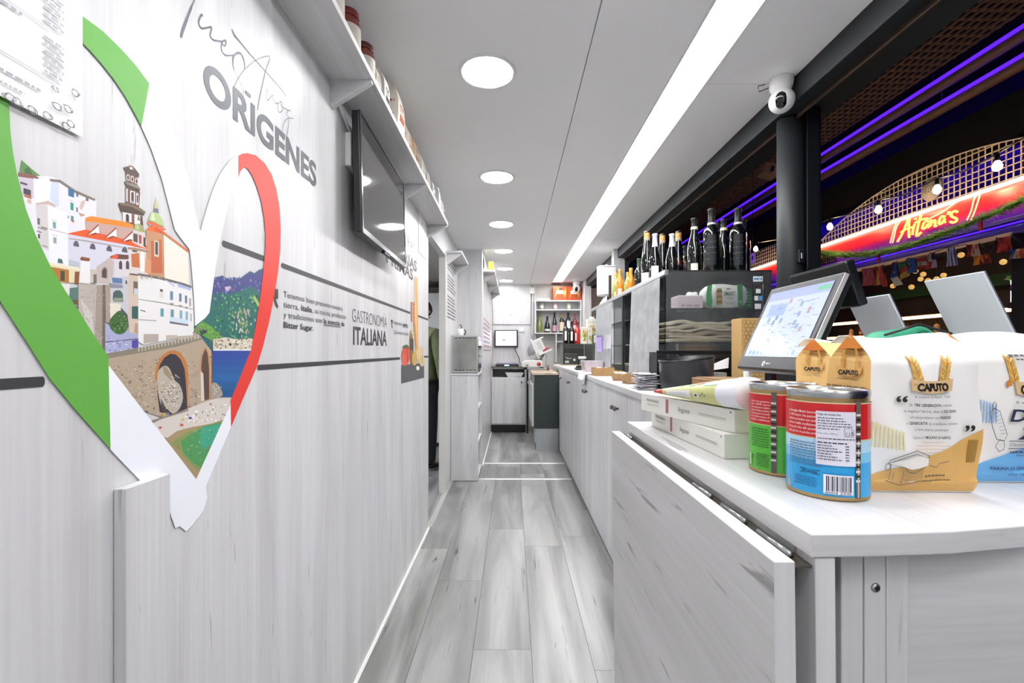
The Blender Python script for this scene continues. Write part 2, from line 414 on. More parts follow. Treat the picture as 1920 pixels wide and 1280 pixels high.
# ---------------------------------------------------------------- back room seen through the doorway
BRW = mat('back_room_wall', '#c9c7c2', .6)
struct(box('wall_back_room_end', BRW, None, -2.3, XL-.05, 6.3, 6.35, 0, 2.2))
struct(box('wall_back_room_side', BRW, None, -2.35, -2.3, 2.4, 6.35, 0, 2.2))
struct(box('wall_back_room_front', BRW, None, -2.3, XL-.05, 2.35, 2.4, 0, 2.2))
struct(box('wall_back_room_inner', BRW, None, -.645, XL-.06, 4.97, 6.3, 0, 2.2))
struct(box('ceiling_back_room', mat('back_room_ceiling', '#b4b3b0', .8), None, -2.3, XL-.05, 2.4, 6.3, 2.08, 2.12))
t = thing('added_back_room_lamp', 'added white ceiling panel lamp inside the back room, out of view', 'light', (-1.7, 4.0, 2.08))  # unseen lamp added to light the back room and the person
MB().box(-1.85, -1.55, 3.6, 4.4, 2.06, 2.08).build('casing', WHITE, t, bevel=.003)
MB().box(-1.83, -1.57, 3.62, 4.38, 2.057, 2.0605).build('diffuser', mat('added_back_lamp_glow', '#ffffff', .5, emit='#f4f6ff', estr=22), t)
t = thing('tall_white_fridge', 'tall white refrigerator at the far end of the back room', 'fridge', (-.85, 5.9, 0))
MB().box(-1.35, -.86, 5.7, 6.28, .05, 1.93).build('body', WHITE, t, bevel=.01)
MB().box(-.85, -.67, 5.55, 6.28, .12, 1.95).build('door', WHITE, t, bevel=.01)
MB().box(-.88, -.865, 5.53, 5.55, .9, 1.4).build('handle', ALU, t)
MB().box(-1.3, -.7, 5.72, 6.2, 0, .05).build('plinth', DARK, t)
MB().tube([(-2.25, 6.22, 1.92), (-.66, 6.22, 1.92)], .035, 10).build('ceiling_pipe', ALU, None)
tag(bpy.data.objects['ceiling_pipe'], 'silver duct pipe under the back room ceiling', 'pipe')
# ================================================================ LEFT WALL: print, shelf, screen
def LW(p):
    """point of the photograph that lies on the left wall -> (distance along wall, height)"""
    y = -XL*F/(VX-p[0]); return (y, CH-(p[1]-VY)*y/F)
def onwall(y, z, l): return (XL+l, y, z)
CHAR = '#3a3a3c'
mur = thing('heart_mural', 'large heart-shaped wall mural of a seaside town framed by a green, white and red ribbon', 'mural', (XL, .6, 1.0))
pic = Decal(onwall, .0006, .0000025, LW); _gn = [0]
def G(pts, col):
    n = len(pts); ar = abs(sum(pts[i][0]*pts[(i+1) % n][1]-pts[(i+1) % n][0]*pts[i][1] for i in range(n)))/2
    if ar > 14: pic.poly(pts, col)
    else:                                            # tiny flecks share one film thickness
        _gn[0] += 1; k = pic.lift; pic.lift += .0000005*(_gn[0] % 4); pic.raw([LW(p) for p in pts], [list(range(n))], col); pic.lift = k
rr = random.Random(3)
# sky side stays bare wood; buildings of the upper town
G([(40,300),(58,316),(75,330),(73,338),(35,335)], '#5d8f4f')
G([(44,318),(52,312),(60,326),(48,332)], '#3d6a3a')
G([(30,322),(62,330),(90,330),(112,337),(160,370),(180,374),(180,520),(90,520),(60,440)], '#e9e8f2')
G([(32,323),(62,327),(72,333),(70,336),(33,331)], '#8c5a52')
G([(34,331),(62,335),(62,372),(40,368)], '#cfc4d2')
G([(62,334),(96,340),(92,378),(66,380)], '#f2f3fb')
G([(96,339),(110,340),(109,388),(104,386),(92,372)], '#cfd9ee')
G([(92,335),(112,337),(140,356),(178,373),(177,377),(140,362),(110,342),(93,340)], '#7d7369')
G([(66,381),(90,376),(103,384),(103,389),(88,383),(66,384)], '#c9b4ab')
G([(88,384),(124,398),(128,440),(128,500),(92,505)], '#eef0f8')
G([(66,384),(88,384),(91,470),(72,462)], '#d6cfd0')
for (x, y, w, h, c) in [(37,340,13,4,'#4f4a50'),(43,352,14,11,'#3f444c'),(45,363,13,6,'#b06a50'),(50,372,8,8,'#d8b8a8'),(127,352,11,15,'#2f6f9c'),(131,379,6,14,'#1f9a8a'),
                        (142,361,4,7,'#5a6a84'),(160,369,5,7,'#6b6670'),(132,404,5,10,'#4c8a8c'),(69,408,5,12,'#6e6a70'),(98,415,6,12,'#7aa0a8'),(99,444,6,11,'#98a0a8'),
                        (142,388,3,9,'#7a7078'),(70,425,16,2,'#8a7a78'),(76,424,12,2,'#6a6064'),(68,432,9,2,'#776a6c'),(70,438,4,8,'#555058'),(78,459,10,2,'#8a807c'),(75,474,8,3,'#9a6a60'),
                        (126,404,2,5,'#888'+'0a0'),(134,412,4,4,'#c05a4a'),(96,411,10,1,'#b8b4c0'),(97,439,10,1,'#b8b4c0'),(128,374,10,1.4,'#c8c4cc')]:
    G([(x,y),(x+w,y+w*.32),(x+w,y+w*.32+h),(x,y+h)], c)
G([(146,398),(158,402),(158,404),(150,406)], '#c89a84'); G([(151,378),(159,374),(157,384),(152,394),(148,390)], '#d2bcae')
G([(91,428),(128,438),(128,439.5),(91,430)], '#cfc4c8')
# church nave
G([(126,440),(170,432),(310,452),(300,520),(220,560),(128,500)], '#d7d6e4')
G([(160,408),(170,405),(248,418),(250,428),(200,424),(158,414)], '#f08a1e')
G([(158,414),(250,428),(248,452),(160,438)], '#c8a49a')
G([(124,438),(160,430),(186,437),(215,444),(246,452),(282,462),(278,468),(232,458),(160,445)], '#e8581c')
for (a, b) in ((163, 440), (196, 446), (228, 452)):
    G([(a-2,b),(a+20,b-20),(a+22,b-18),(a,b+1)], '#a34a38')
    G([(a+2,b),(a+21,b-17),(a+22,b-2),(a+15,b-4),(a+8,b-2)], '#f4efea')
    G([(a+6,b),(a+15,b-4),(a+24,b),(a+22,b+4)], '#5d3428')
    G([(a+8,b+2),(a+16,b-2),(a+25,b+1),(a+24,b+5)], '#e8581c')
for (x, y) in ((142,458),(173,463),(204,467),(233,469)):
    G([(x-5.5,y+3),(x-5.5,y-1),(x-3,y-6),(x,y-7),(x+3,y-5),(x+5,y+1),(x+5,y+5)], '#5b5560')
G([(128,446),(160,450),(232,463),(232,465),(160,453),(128,448)], '#a8a0a8')
# bell tower
G([(228,398),(236,400),(266,405),(268,426),(230,415)], '#5a4440')
G([(229,397),(246,399),(246,417),(229,415)], '#e6dcd8'); G([(251,401),(262,404),(262,424),(251,420)], '#ece4e0')
G([(235,402),(239,401),(241,405),(241,416),(235,415)], '#3b3235'); G([(247,399),(250,400),(250,419),(247,418)], '#8a4a40')
G([(222,380),(240,382),(270,396),(269,404),(226,397),(221,384)], '#4d3c35')
G([(225,380),(250,381),(272,397),(271,401),(246,388),(224,384)], '#7a6650')
G([(234,352),(242,353),(262,360),(260,388),(235,380)], '#6a4a44')
G([(235,354),(239,353),(239,378),(235,377)], '#cdbfb8'); G([(243,357),(252,359),(252,382),(243,380)], '#e8deda'); G([(254,361),(259,363),(259,385),(254,383)], '#d8cac4')
G([(245,361),(248,359),(250,362),(250,378),(245,376)], '#4a3a40'); G([(255.5,366),(258,366),(258,380),(255.5,379)], '#4a3a40'); G([(244,377),(250,378),(250,381),(244,380)], '#7a96b8')
G([(231,340),(240,341),(262,352),(261,359),(236,351)], '#4b3e38')
G([(233,340),(258,348),(262,352),(262,355),(236,345)], '#8d8578')
G([(234,324),(258,331),(257,348),(236,340)], '#6e4c44')
for x, y in ((236,328),(244,331),(252,335)): G([(x,y),(x+3,y-2),(x+6,y+1),(x+6,y+11),(x,y+9)], '#d9ccc6'); G([(x+1.5,y+2),(x+3.2,y),(x+4.8,y+3),(x+4.8,y+9),(x+1.5,y+8)], '#43353a')
G([(230,314),(242,311),(250,313),(260,326),(260,332),(236,325)], '#54433d'); G([(241,309),(250,312),(250,319),(241,316)], '#86796e'); G([(243,313),(247,314),(247,318),(243,317)], '#e8e6e8')
# domes
G([(277,412),(282,399),(288,397),(296,400),(304,412),(308,425),(290,418)], '#b8cf90'); G([(283,401),(288,398),(290,414),(282,412)], '#d3e4b0')
G([(288,390),(296,392),(297,400),(287,398)], '#8a8890'); G([(288,390),(289,381),(292,376),(295,381),(297,391)], '#c9c89a'); G([(291,376),(291.6,368),(292.2,376)], '#8d8d70')
for x in (289.2, 292, 294.6): G([(x,390),(x+1,390.4),(x+1,398),(x,397.6)], '#565860')
G([(276,414),(290,417),(311,430),(306,432),(284,424),(275,420)], '#d96a3c'); G([(279,420),(300,428),(300,436),(279,430)], '#c9b0a6'); G([(281,422),(286,423),(286,428),(281,427)], '#4a4448')
# side chapel, small dome
G([(248,432),(258,428),(270,432),(272,465),(262,462),(247,454)], '#d8cfcc')
G([(249,430),(252,421),(259,419),(267,423),(272,436),(262,434)], '#a3a86e'); G([(252,424),(258,420),(262,430),(254,430)], '#bfc488')
G([(258,405),(259,398),(260,405),(262,414),(256,412)], '#7d7f6a')
G([(249,437),(257,439),(257,455),(249,452)], '#5a4b4a'); G([(259,440),(264,441),(264,457),(260,456)], '#b8403c'); G([(268,444),(272,446),(272,464),(268,461)], '#4d3a3a')
# apse with orange wall
G([(273,430),(305,434),(306,436),(306,520),(270,515),(274,462)], '#c8936a'); G([(282,452),(302,449),(304,512),(283,511)], '#c46a42'); G([(288,450),(297,452),(297,482),(288,480)], '#d8ccae'); G([(290,453),(295,454),(295,478),(290,476)], '#4a4a52')
G([(273,431),(280,424),(292,424),(305,433),(330,452),(354,470),(352,473),(332,460),(305,438),(285,434)], '#ef6a22'); G([(290,424),(305,434),(306,440),(288,432)], '#d9501a')
G([(306,438),(332,458),(352,473),(353,535),(330,529),(307,521)], '#efe9dc')
G([(306,437),(352,472),(352,474),(306,440)], '#9a7a64')
G([(240,462),(272,470),(276,515),(240,510)], '#ddd5d0'); G([(245,476),(260,474),(261,502),(246,500)], '#c9703f'); G([(247,468),(249,464),(253,464),(256,468),(256,473),(247,472)], '#5a5058')
G([(263,466),(268,467),(271,511),(262,508)], '#f1ece6'); G([(272,482),(282,490),(281,512),(270,511)], '#d99a70')
G([(238,463),(262,466),(278,470),(280,474),(262,471),(238,467)], '#a8876c')
# lower houses
G([(206,480),(218,476),(240,478),(240,487),(205,484)], '#6a4238'); G([(206,483),(214,477),(221,478),(219,486)], '#e85a28')
G([(212,486),(241,486),(241,520),(214,518)], '#dcd6d8')
for x in (222, 235): G([(x,492),(x+2.5,488),(x+5,490),(x+6,494),(x+6,505),(x,504)], '#4a4048')
G([(180,500),(205,482),(212,490),(210,534),(180,530)], '#c4b6b0'); G([(189,508),(193,501),(197,500),(200,505),(200,522),(189,520)], '#8a7468'); G([(191,508),(194,503),(198,506),(198,521),(191,520)], '#4f4640')
G([(150,488),(168,490),(168,532),(148,530)], '#ece9ea'); G([(168,504),(180,506),(180,530),(168,530)], '#c9bfae'); G([(174,514),(180,514),(180,531),(174,531)], '#6a7068')
G([(149,484),(152,481),(168,484),(166,490),(150,488)], '#8a5238'); G([(92,492),(148,502),(148,530),(100,530)], '#e4d9b4'); G([(94,500),(128,506),(128,530),(104,528)], '#b8772e'); G([(112,507),(120,508),(120,527),(112,526)], '#4d4a3c'); G([(139,509),(148,509),(146,533),(138,531)], '#8a5228')
G([(92,493),(148,503),(148,506),(92,496)], '#efe6c8'); G([(108,484),(115,486),(117,494),(107,492)], '#4d6a68'); G([(128,486),(148,492),(148,500),(128,496)], '#b8c4ca')
G([(108,530),(130,532),(128,565),(112,552)], '#e8e6e4'); G([(129,540),(146,538),(146,562),(130,562)], '#5a7a72'); G([(128,562),(147,562),(146,571),(130,570)], '#6a5a40'); G([(130,572),(144,574),(144,588),(134,584)], '#4a443c')
# round bastion of rubble stone
G([(146,531),(192,534),(193,660),(165,640),(146,600)], '#bcb2a8'); G([(180,535),(192,535),(192,655),(176,640)], '#a4968a'); G([(191,534),(196,534),(196,665),(190,660)], '#70645a')
G([(196,534),(206,534),(206,606),(197,604)], '#a8988c'); G([(150,560),(166,640),(176,640),(172,588)], '#cfc8c4')
for i in range(170):
    x = rr.uniform(148, 204); y = rr.uniform(538, 640)
    if (y-590)*.5 > (x-148)*1.0: continue
    w = rr.uniform(1, 3.2); h = rr.uniform(.7, 1.5); G([(x,y),(x+w,y+.2),(x+w,y+h),(x,y+h)], rr.choice(['#8f8378','#d3cbc2','#a2978c','#786e66','#c8bcae']))
# blue shade, arch, hedge
G([(196,606),(258,626),(258,662),(196,664)], '#a9add0'); G([(205,520),(240,518),(240,600),(207,600)], '#c9c6cc'); G([(208,520),(228,522),(228,532),(210,530)], '#5b7aa4'); G([(204,530),(229,534),(229,540),(206,540)], '#8a8c9c')
G([(210,560),(211,548),(216,544),(224,544),(229,550),(230,566),(212,566)], '#47605e'); G([(212,558),(229,558),(229,565),(212,566)], '#8a9a80'); G([(205,568),(226,570),(216,610),(206,612)], '#e6dfcc')
G([(234,526),(237,526),(237,532),(234,532)], '#3d3a44'); G([(226,576),(238,590),(240,612),(232,620),(224,606)], '#55505a')
hed = smooth_poly([(212,590),(224,582),(234,594),(238,612),(232,624),(218,626),(206,616),(204,602)], 3); G(hed, '#3f6a34')
for i in range(60):
    x = rr.gauss(221, 8); y = rr.gauss(606, 9)
    if 205 < x < 237 and 586 < y < 624: G([(x,y),(x+2,y-1),(x+3,y+1.5),(x+.6,y+2.4)], rr.choice(['#2b4d26','#5f8f48','#7aa85a','#35592c']))
G([(240,512),(260,516),(260,628),(240,622)], '#d2c0ae'); G([(249,527),(257,528),(257,552),(249,551)], '#6d655c'); G([(250,540),(257,541),(257,552),(250,551)], '#c8d0d8'); G([(246,574),(258,574),(258,598),(246,597)], '#2f5f58'); G([(242,512),(258,514),(258,517),(242,515)], '#6a4f40')
G([(252,606),(258,606),(258,626),(250,624)], '#b89a88')
for i in range(26):
    x = rr.uniform(197, 250); y = rr.uniform(634, 660); G([(x,y),(x+rr.uniform(2,7),y+.5),(x+3,y+2),(x,y+1.6)], rr.choice(['#8088b8','#c8ccec','#6a6a96','#e6e8f6','#5a4a9a']))
G([(196,640),(258,634),(258,636),(196,642)], '#5c5a70'); G([(246,638),(258,636),(258,652),(246,652)], '#5246a0')
# big white palazzo
G([(258,513),(300,520),(345,532),(358,537),(361,560),(363,630),(320,636),(268,646),(258,640)], '#eceae8')
G([(258,512),(300,519),(345,531),(358,536),(358,540),(340,534),(300,524),(258,516)], '#6f6660'); G([(308,523),(326,534),(326,538),(312,528)], '#b9c4e4'); G([(330,530),(357,540),(356,545),(345,541),(333,538)], '#aab8e0')
G([(258,560),(300,566),(340,574),(361,579),(361,580.5),(340,576),(300,568),(258,561.5)], '#a09c9c'); G([(258,598),(292,600),(292,602),(258,600)], '#b0aaa6')
for (x, y, w, h, c) in [(299,542,5,16,'#e0ddd8'),(299,542,5,4,'#4a4844'),(318,546,5,16,'#5f8aa4'),(335,550,4,15,'#5a7a98'),(346,554,3.5,14,'#5a7080'),(354,559,2.5,15,'#a0a098'),(300,578,5.5,15,'#4ea0a8'),(319,580,5.5,14,'#6a98a0'),(336,582,4.5,15,'#78b0c8'),(347,584,4,15,'#80b0c4'),(356,588,2,14,'#b0b0a8'),(317,568,7,4,'#908a84'),(334,572,6,3,'#8a8480'),(346,575,5,3,'#8a8480')]:
    G([(x-.8,y-1),(x+w+.8,y-.3),(x+w+.8,y+h+.6),(x-.8,y+h)], '#d4d2d4'); G([(x,y),(x+w,y+.6),(x+w,y+h+.6),(x,y+h)], c)
G([(317,602),(352,608),(352,611),(317,606)], '#6a6878'); G([(317,594),(352,600),(352,607),(317,602)], '#cfe0ec'); G([(262,580),(272,583),(271,585),(262,582)], '#7a7672'); G([(268,626),(296,626),(296,640),(268,644)], '#b4aaa0'); G([(310,628),(332,628),(332,634),(310,638)], '#c2b6aa'); G([(332,630),(364,628),(364,633),(332,638)], '#b8ae9c')
for i in range(22): 
    x = rr.uniform(260, 300); G([(x,517),(x+1.4,518),(x+1,519+rr.uniform(2,10)),(x+.3,519)], '#b0a69c')
# road, balustrade, viaduct wall
G([(190,668),(258,652),(320,642),(365,632),(372,620),(385,622),(397,628),(399,760),(330,790),(310,785),(240,760)], '#b4a28c')
G([(189,664),(258,652),(330,638),(372,630),(394,624),(394,632),(330,650),(258,662),(200,672)], '#8a8272'); G([(360,622),(384,620),(392,626),(372,634),(362,634)], '#a69a92')
for i in range(22):
    x = 258+i*6.2; y = 652-i*1.35; G([(x,y-1),(x+2,y-1.5),(x+2,y+7),(x,y+7.5)], '#cfc2ac')
cl_ = ['#8a7660','#cbbba2','#9b8870','#d8cab4','#75644f','#b59d7c','#5f5344']
for i in range(560):
    x = rr.uniform(194, 396); y = rr.uniform(664, 775)
    if y < 686-(x-194)*.16: continue
    if x > 292 and x < 352 and y > 660 and ((x-321)/31)**2+((y-700)/42)**2 < 1: continue
    if y > 700+(x-200)*1.15: continue
    w = rr.uniform(1.5, 4.5); h = rr.uniform(.8, 1.9); G([(x,y),(x+w,y-.3),(x+w,y+h),(x,y+h)], rr.choice(cl_))
G([(388,640),(395,630),(398,640),(398,760),(393,760)], '#c8aa88')
# arches
G([(289,704),(293,682),(302,667),(314,658),(326,656),(338,662),(347,676),(352,700),(351,768),(344,768),(290,712)], '#c07a3c')
G([(294,702),(298,684),(307,670),(318,663),(328,664),(338,674),(345,692),(347,712),(350,766),(318,778),(298,772),(294,740)], '#38343f')
G([(372,700),(374,672),(379,656),(384,650),(389,656),(393,676),(394,748),(384,750),(376,700)], '#c2946a'); G([(376,690),(378,668),(384,653),(388,662),(391,690),(391,748),(382,750),(380,710)], '#5a4238'); G([(375,696),(380,700),(382,750),(376,752)], '#ddd2c2')
G([(395,652),(397,646),(397,720),(395,720)], '#8a5f44')
# rock under the arch
G(smooth_poly([(294,700),(306,686),(316,690),(326,712),(336,722),(342,745),(334,768),(318,776),(304,766),(296,740)], 3), '#bdb2a2'); G([(304,688),(310,687),(324,708),(318,712),(306,700)], '#9c8f74')
for i in range(110):
    x = rr.gauss(318, 11); y = rr.gauss(736, 20)
    if ((x-318)/22)**2+((y-734)/40)**2 < 1: G([(x,y),(x+2.2,y+.4),(x+1.6,y+2.4),(x-.4,y+1.6)], rr.choice(['#e2dacd','#8f8576','#6c6458','#f0ebe2','#5a5048']))
G([(300,746),(308,762),(322,776),(312,778),(302,770)], '#4f463e')
# beach, boats, shallow green water
G([(280,792),(312,782),(350,766),(386,752),(412,744),(438,738),(440,770),(420,790),(390,798),(350,812),(316,822),(300,818)], '#d8d0c6')
G([(282,788),(330,774),(352,766),(352,770),(300,786),(284,794)], '#8e8474')
for i in range(90):
    x = rr.uniform(345, 432); y = rr.uniform(752, 792)
    if y > 800-(x-345)*.22 or y < 776-(x-345)*.3: continue
    G([(x,y),(x+2.5,y-.6),(x+3.4,y+1.6),(x+.8,y+2.8)], rr.choice(['#f0ece4','#b4aa9c','#7d7468','#dcd4c8','#c8a890','#f8f6f2']))
for (x, y, c) in [(304,774,'#c8b040'),(310,774,'#7a7ab8'),(300,778,'#9a9040'),(352,782,'#4a4a94'),(338,785,'#c8c050'),(296,800,'#c04a40'),(358,778,'#e8e8f0'),(364,770,'#f0f0f4'),(391,756,'#c08a90'),(337,795,'#d05040')]:
    G([(x,y),(x+5,y-1),(x+6,y+3),(x+1,y+4)], c)
G([(305,826),(330,808),(360,800),(395,794),(418,786),(366,900),(340,872)], '#a8926a'); G([(318,830),(345,812),(372,801),(395,794),(416,790),(395,838),(372,884),(352,866),(336,845)], '#8a9a58')
G([(338,826),(360,812),(384,798),(414,792),(392,842),(376,876),(358,866),(342,848)], '#4f9a58'); G([(376,802),(414,794),(398,830),(384,845),(372,830)], '#3fa886')
for i in range(80):
    x = rr.uniform(330, 405); y = rr.uniform(802, 872)
    if x > 410-(y-795)*.48 or x < 318+(y-805)*.72: continue
    G([(x,y),(x+rr.uniform(2,6),y-1.4),(x+2,y+1)], rr.choice(['#86b878','#3c7a46','#b8c890','#5cb090','#9a8a58','#d2dcae']))
for (x, y) in ((331,836),(312,828),(388,838),(336,795)): G([(x,y),(x+2,y-3),(x+3,y+3),(x+1,y+5)], '#b0604c')
# mountain, trees and sea on the right
G([(396,526),(400,520),(410,518),(416,516),(422,522),(430,520),(436,521),(450,521),(458,515),(468,508),(476,512),(484,506),(492,503),(498,507),(500,560),(470,660),(398,662),(362,612),(386,596)], '#2f5f74')
G([(400,522),(416,518),(424,524),(450,523),(468,511),(478,515),(492,505),(499,510),(496,548),(470,536),(440,548),(410,552),(397,548)], '#474a86')
for i in range(70):
    x = rr.uniform(400, 494); y = rr.uniform(520, 548); G([(x,y),(x+2,y-2.5),(x+4,y+2),(x+1,y+4)], rr.choice(['#3a3a78','#6a6aa4','#54569a','#8a86b4','#2e5a7c','#5c4a84']))
G([(420,538),(430,536),(432,542),(426,546),(422,544)], '#cfb8d0')
G([(398,566),(430,552),(470,538),(492,552),(488,600),(470,650),(398,655),(372,606)], '#2b6f66')
for i in range(190):
    x = rr.uniform(398, 490); y = rr.uniform(548, 640)
    if x > 498-(y-500)*.28: continue
    G([(x,y),(x+3,y-2),(x+5,y+1.5),(x+2,y+3.5)], rr.choice(['#1f5f62','#3f8a5c','#2a7a78','#54a06a','#245a74','#1c4e58','#6fb070']))
for i in range(70):
    x = rr.gauss(452, 9); y = rr.gauss(600, 15); G([(x,y),(x+1.6,y-2.5),(x+2.6,y+3),(x+.6,y+4)], rr.choice(['#b8a8a0','#8fb070','#d8ccc0','#7a8a6a','#a0c080']))
G([(474,552),(480,560),(488,576),(482,574),(474,560)], '#a8c070')
G([(366,612),(378,602),(396,612),(412,630),(398,640),(372,626),(362,620)], '#5f9a44'); G([(364,614),(376,608),(384,620),(372,622)], '#7d8a60'); G([(372,620),(384,616),(388,622),(376,628)], '#2e3440')
for i in range(40):
    x = rr.uniform(366, 410); y = 606+abs(x-372)*.4+rr.uniform(0, 14); G([(x,y),(x+3,y-1.5),(x+4,y+2)], rr.choice(['#7ab04c','#3f7034','#92c060','#4c8a40']))
G([(398,636),(420,632),(445,636),(470,634),(476,640),(474,657),(398,657)], '#d8ccb8')
for i in range(80):
    x = rr.uniform(400, 472); y = rr.uniform(634, 654); G([(x,y),(x+3,y-.5),(x+3.6,y+2),(x+.5,y+2.4)], rr.choice(['#f2ece0','#8a7e6c','#b8a890','#5a6a4c','#e0d4c0']))
G([(398,655),(474,655),(474,657.5),(398,657.5)], '#f6f6f4')
for i in range(6):
    y0 = 657+i*14.5; G([(397,y0),(480-i*4,y0),(480-i*7,y0+15),(397,y0+15)], ['#2b4a9e','#24529e','#1f5a9c','#1c62a4','#1a5c98','#1a558c'][i])
G(smooth_poly([(394,722),(402,717),(410,724),(416,740),(404,746),(394,746)], 3), '#a89c8c'); 
for i in range(30):
    x = rr.uniform(395, 412); y = rr.uniform(722, 744); G([(x,y),(x+2,y-1),(x+2.6,y+2)], rr.choice(['#d8d0c4','#786e62','#c4b8a8']))
pic.build('town_picture', mur)
rb = Decal(onwall, pic.lift+.0001, .00002, LW)
WHT = '#f3f5fb'
rb.poly([(278,157),(300,195),(320,240),(338,290),(352,340),(362,385),(372,430),(375,432),(378,420),(388,385),(398,355),(412,325),(430,300),(447,289),(446,333),(436,355),(427,381),(413,441),(403,498),(396,549),(391,586),(383,596),(364,611),(362,560),(358,505),(354,468),(340,450),(326,431),(316,391),(302,337),(282,280),(263,237)], WHT)
rb.poly([(201,684),(366,898),(431,756),(432,800),(384,912),(387,933),(380,957),(361,982),(347,996),(335,986),(327,990),(319,968),(312,940),(290,930),(258,898),(204,842)], WHT)
rb.build('white_ribbon', mur)
gr = Decal(onwall, pic.lift+.00014, .00002, LW)
gr.poly([(205,842),(137,766),(91,710),(44,636),(0,569),(-45,480),(-75,380),(-85,280),(-70,160),(-30,60),(30,10),(90,5),(148,27),(190,58),(225,92),(252,122),(278,157),(263,237),(250,212),(232,180),(212,150),(190,122),(168,97),(148,76),(110,60),(70,70),(35,110),(16,170),(14,200),(17,250),(22,290),(32,340),(45,390),(64,440),(90,495),(120,545),(150,590),(175,630),(201,668)], '#63ad45')
gr.build('green_ribbon', mur)
rd = Decal(onwall, pic.lift+.00018, .00002, LW)
rd.poly([(445,292),(453,288),(462,287),(478,291),(495,306),(508,327),(517,355),(523,390),(525,430),(524,470),(520,510),(512,558),(504,600),(492,648),(480,688),(458,738),(431.6,800),(430.5,751),(448,708),(469,656),(478,610),(486,560),(492,510),(496,470),(496.5,440),(494,410),(489,380),(482,355),(472,330),(463,316),(456,313),(449,321),(445,334)], '#e6392c')
rd.build('red_ribbon', mur)

# lettering: handwritten heading and bold heading
hd = thing('wall_heading', 'grey wall lettering reading Nuestros ORIGENES above the heart mural', 'lettering', (XL, 1.0, 1.7))
d = Decal(onwall, .0008, .00003, LW); INK = '#5c5f6a'
def C8(l): return [(320+x/3.557, y/3.557) for x, y in l]
for pts, w in (([(160,-10),(135,50),(105,130),(80,200),(66,250)], [.0026,.0042,.005,.005,.003]),
               ([(212,112),(206,96),(196,112),(186,140),(188,165),(205,188),(235,186),(270,180),(266,210),(262,238),(280,264),(310,272),(340,276),(362,268),(368,280),(360,305),(345,300),(340,285),(336,310),(342,345),(365,368),(400,370),(420,368)], .0030),
               ([(408,196),(425,235),(470,290),(530,362),(600,440),(680,530),(740,600),(768,640)], [.004,.0045,.0035,.0025,.002,.0018,.0016,.0014]),
               ([(490,460),(492,430),(484,390),(466,358),(440,354),(420,375),(414,420),(424,470),(450,520),(474,580),(484,630),(482,660)], [.003,.0045,.005,.005,.0045,.004,.003,.002,.0018,.0018,.0018,.0018]),
               ([(426,572),(450,520),(500,455),(560,405),(610,382),(650,374),(660,384),(650,420),(630,480),(605,590),(590,660),(577,735)], [.0016,.0016,.0016,.0018,.002,.002,.0025,.0034,.0034,.003,.0026,.002]),
               ([(645,585),(638,620),(640,670),(662,650),(678,635),(682,665),(700,690),(712,685)], .0018),
               ([(722,680),(712,700),(716,740),(730,748),(744,730),(742,690),(728,678),(740,712),(764,724),(790,738),(795,728)], .0018),
               ([(795,740),(780,738),(772,760),(785,790),(782,850),(776,890),(772,912)], .0018), ([(818,792),(790,786),(765,800),(748,835),(742,880),(746,920),(754,942)], .0016)):
    d.stroke(smooth_poly(C8(pts), 4, False), (lambda ws, n: [ws[min(int(i/4), len(ws)-1)] for i in range(n)])(w, 4*(len(pts)-1)+1) if isinstance(w, list) else w, INK)
d.build('handwritten_word', hd)
d = Decal(onwall, .0008)
x = .838
d.text('ORIGENES', .838, 1.676, .063, '#55585f', w=.482, bold=.03)
d.rect(.969, .990, 1.749, 1.757, '#55585f')
d.build('bold_word', hd)
# dark stripes
st = thing('wall_stripes', 'pair of long dark horizontal stripes printed along the left wall', 'stripe', (XL, 1.5, 1.2))
zt = LW((415, 455))[1]; zb = LW((482, 689))[1]; hw = .0062
def bar(y0, y1, z, nm):
    q = Decal(onwall, .0007); r = hw
    q.poly([(y0+r*.6, z-r), (y1-r*.3, z-r), (y1, z-r*.5), (y1, z+r*.5), (y1-r*.3, z+r), (y0+r*.6, z+r), (y0, z+r*.4), (y0, z-r*.4)], CHAR); q.build(nm, st)
bar(LW((416,0))[0], LW((495,0))[0], zt+.0, 'stripe'); bar(LW((527,0))[0], LW((769,0))[0], zt, 'stripe'); bar(LW((783,0))[0], 3.075, zt, 'stripe')
bar(.30, LW((83,0))[0], zb, 'stripe'); bar(LW((482,0))[0], LW((750,0))[0], zb, 'stripe'); bar(LW((795,0))[0], 3.075, zb, 'stripe')
# quotation
qt = thing('wall_quotation', 'grey printed Spanish quotation about Italia and Bitter Sugar beside the red ribbon', 'lettering', (XL, 1.2, 1.25))
d = Decal(onwall, .0009)
d.poly([LW(p) for p in ((512,540),(521,542),(521,560),(517,560),(518,566),(521,573),(520,578),(516,573),(513,562))], CHAR)
def row(t, px0, px1, py, h, **k):
    y0, z = LW((px0, py)); y1 = LW((px1, py))[0]; d.text(t, y0, z, h, '#4a4a4d', w=y1-y0, **k)
T0 = LW((531, 560)); hh = .0132*1.12; lead = LW((531,0))[0]*20.6/F*1.0
ya, yb = LW((531,0))[0], LW((642,0))[0]
zs = [LW((532, 556.5))[1]-.0238*i*1.07 for i in range(4)]
d.text('Tenemos bien presente nuestra', ya, zs[0], hh, '#4a4a4d', w=yb-ya)
y2 = LW((648,0))[0]; w_ = y2-ya
d.text('tierra,', ya, zs[1], hh, '#4a4a4d', w=w_*.19); d.text('Italia', ya+w_*.225, zs[1], hh, '#3c3c3f', w=w_*.155, bold=.02); d.text(', su cocina, productos', ya+w_*.39, zs[1], hh, '#4a4a4d', w=w_*.61)
d.text('y tradiciones son', ya, zs[2], hh, '#4a4a4d', w=w_*.54); d.text('la esencia de', ya+w_*.57, zs[2], hh, '#3c3c3f', w=w_*.40, bold=.02)
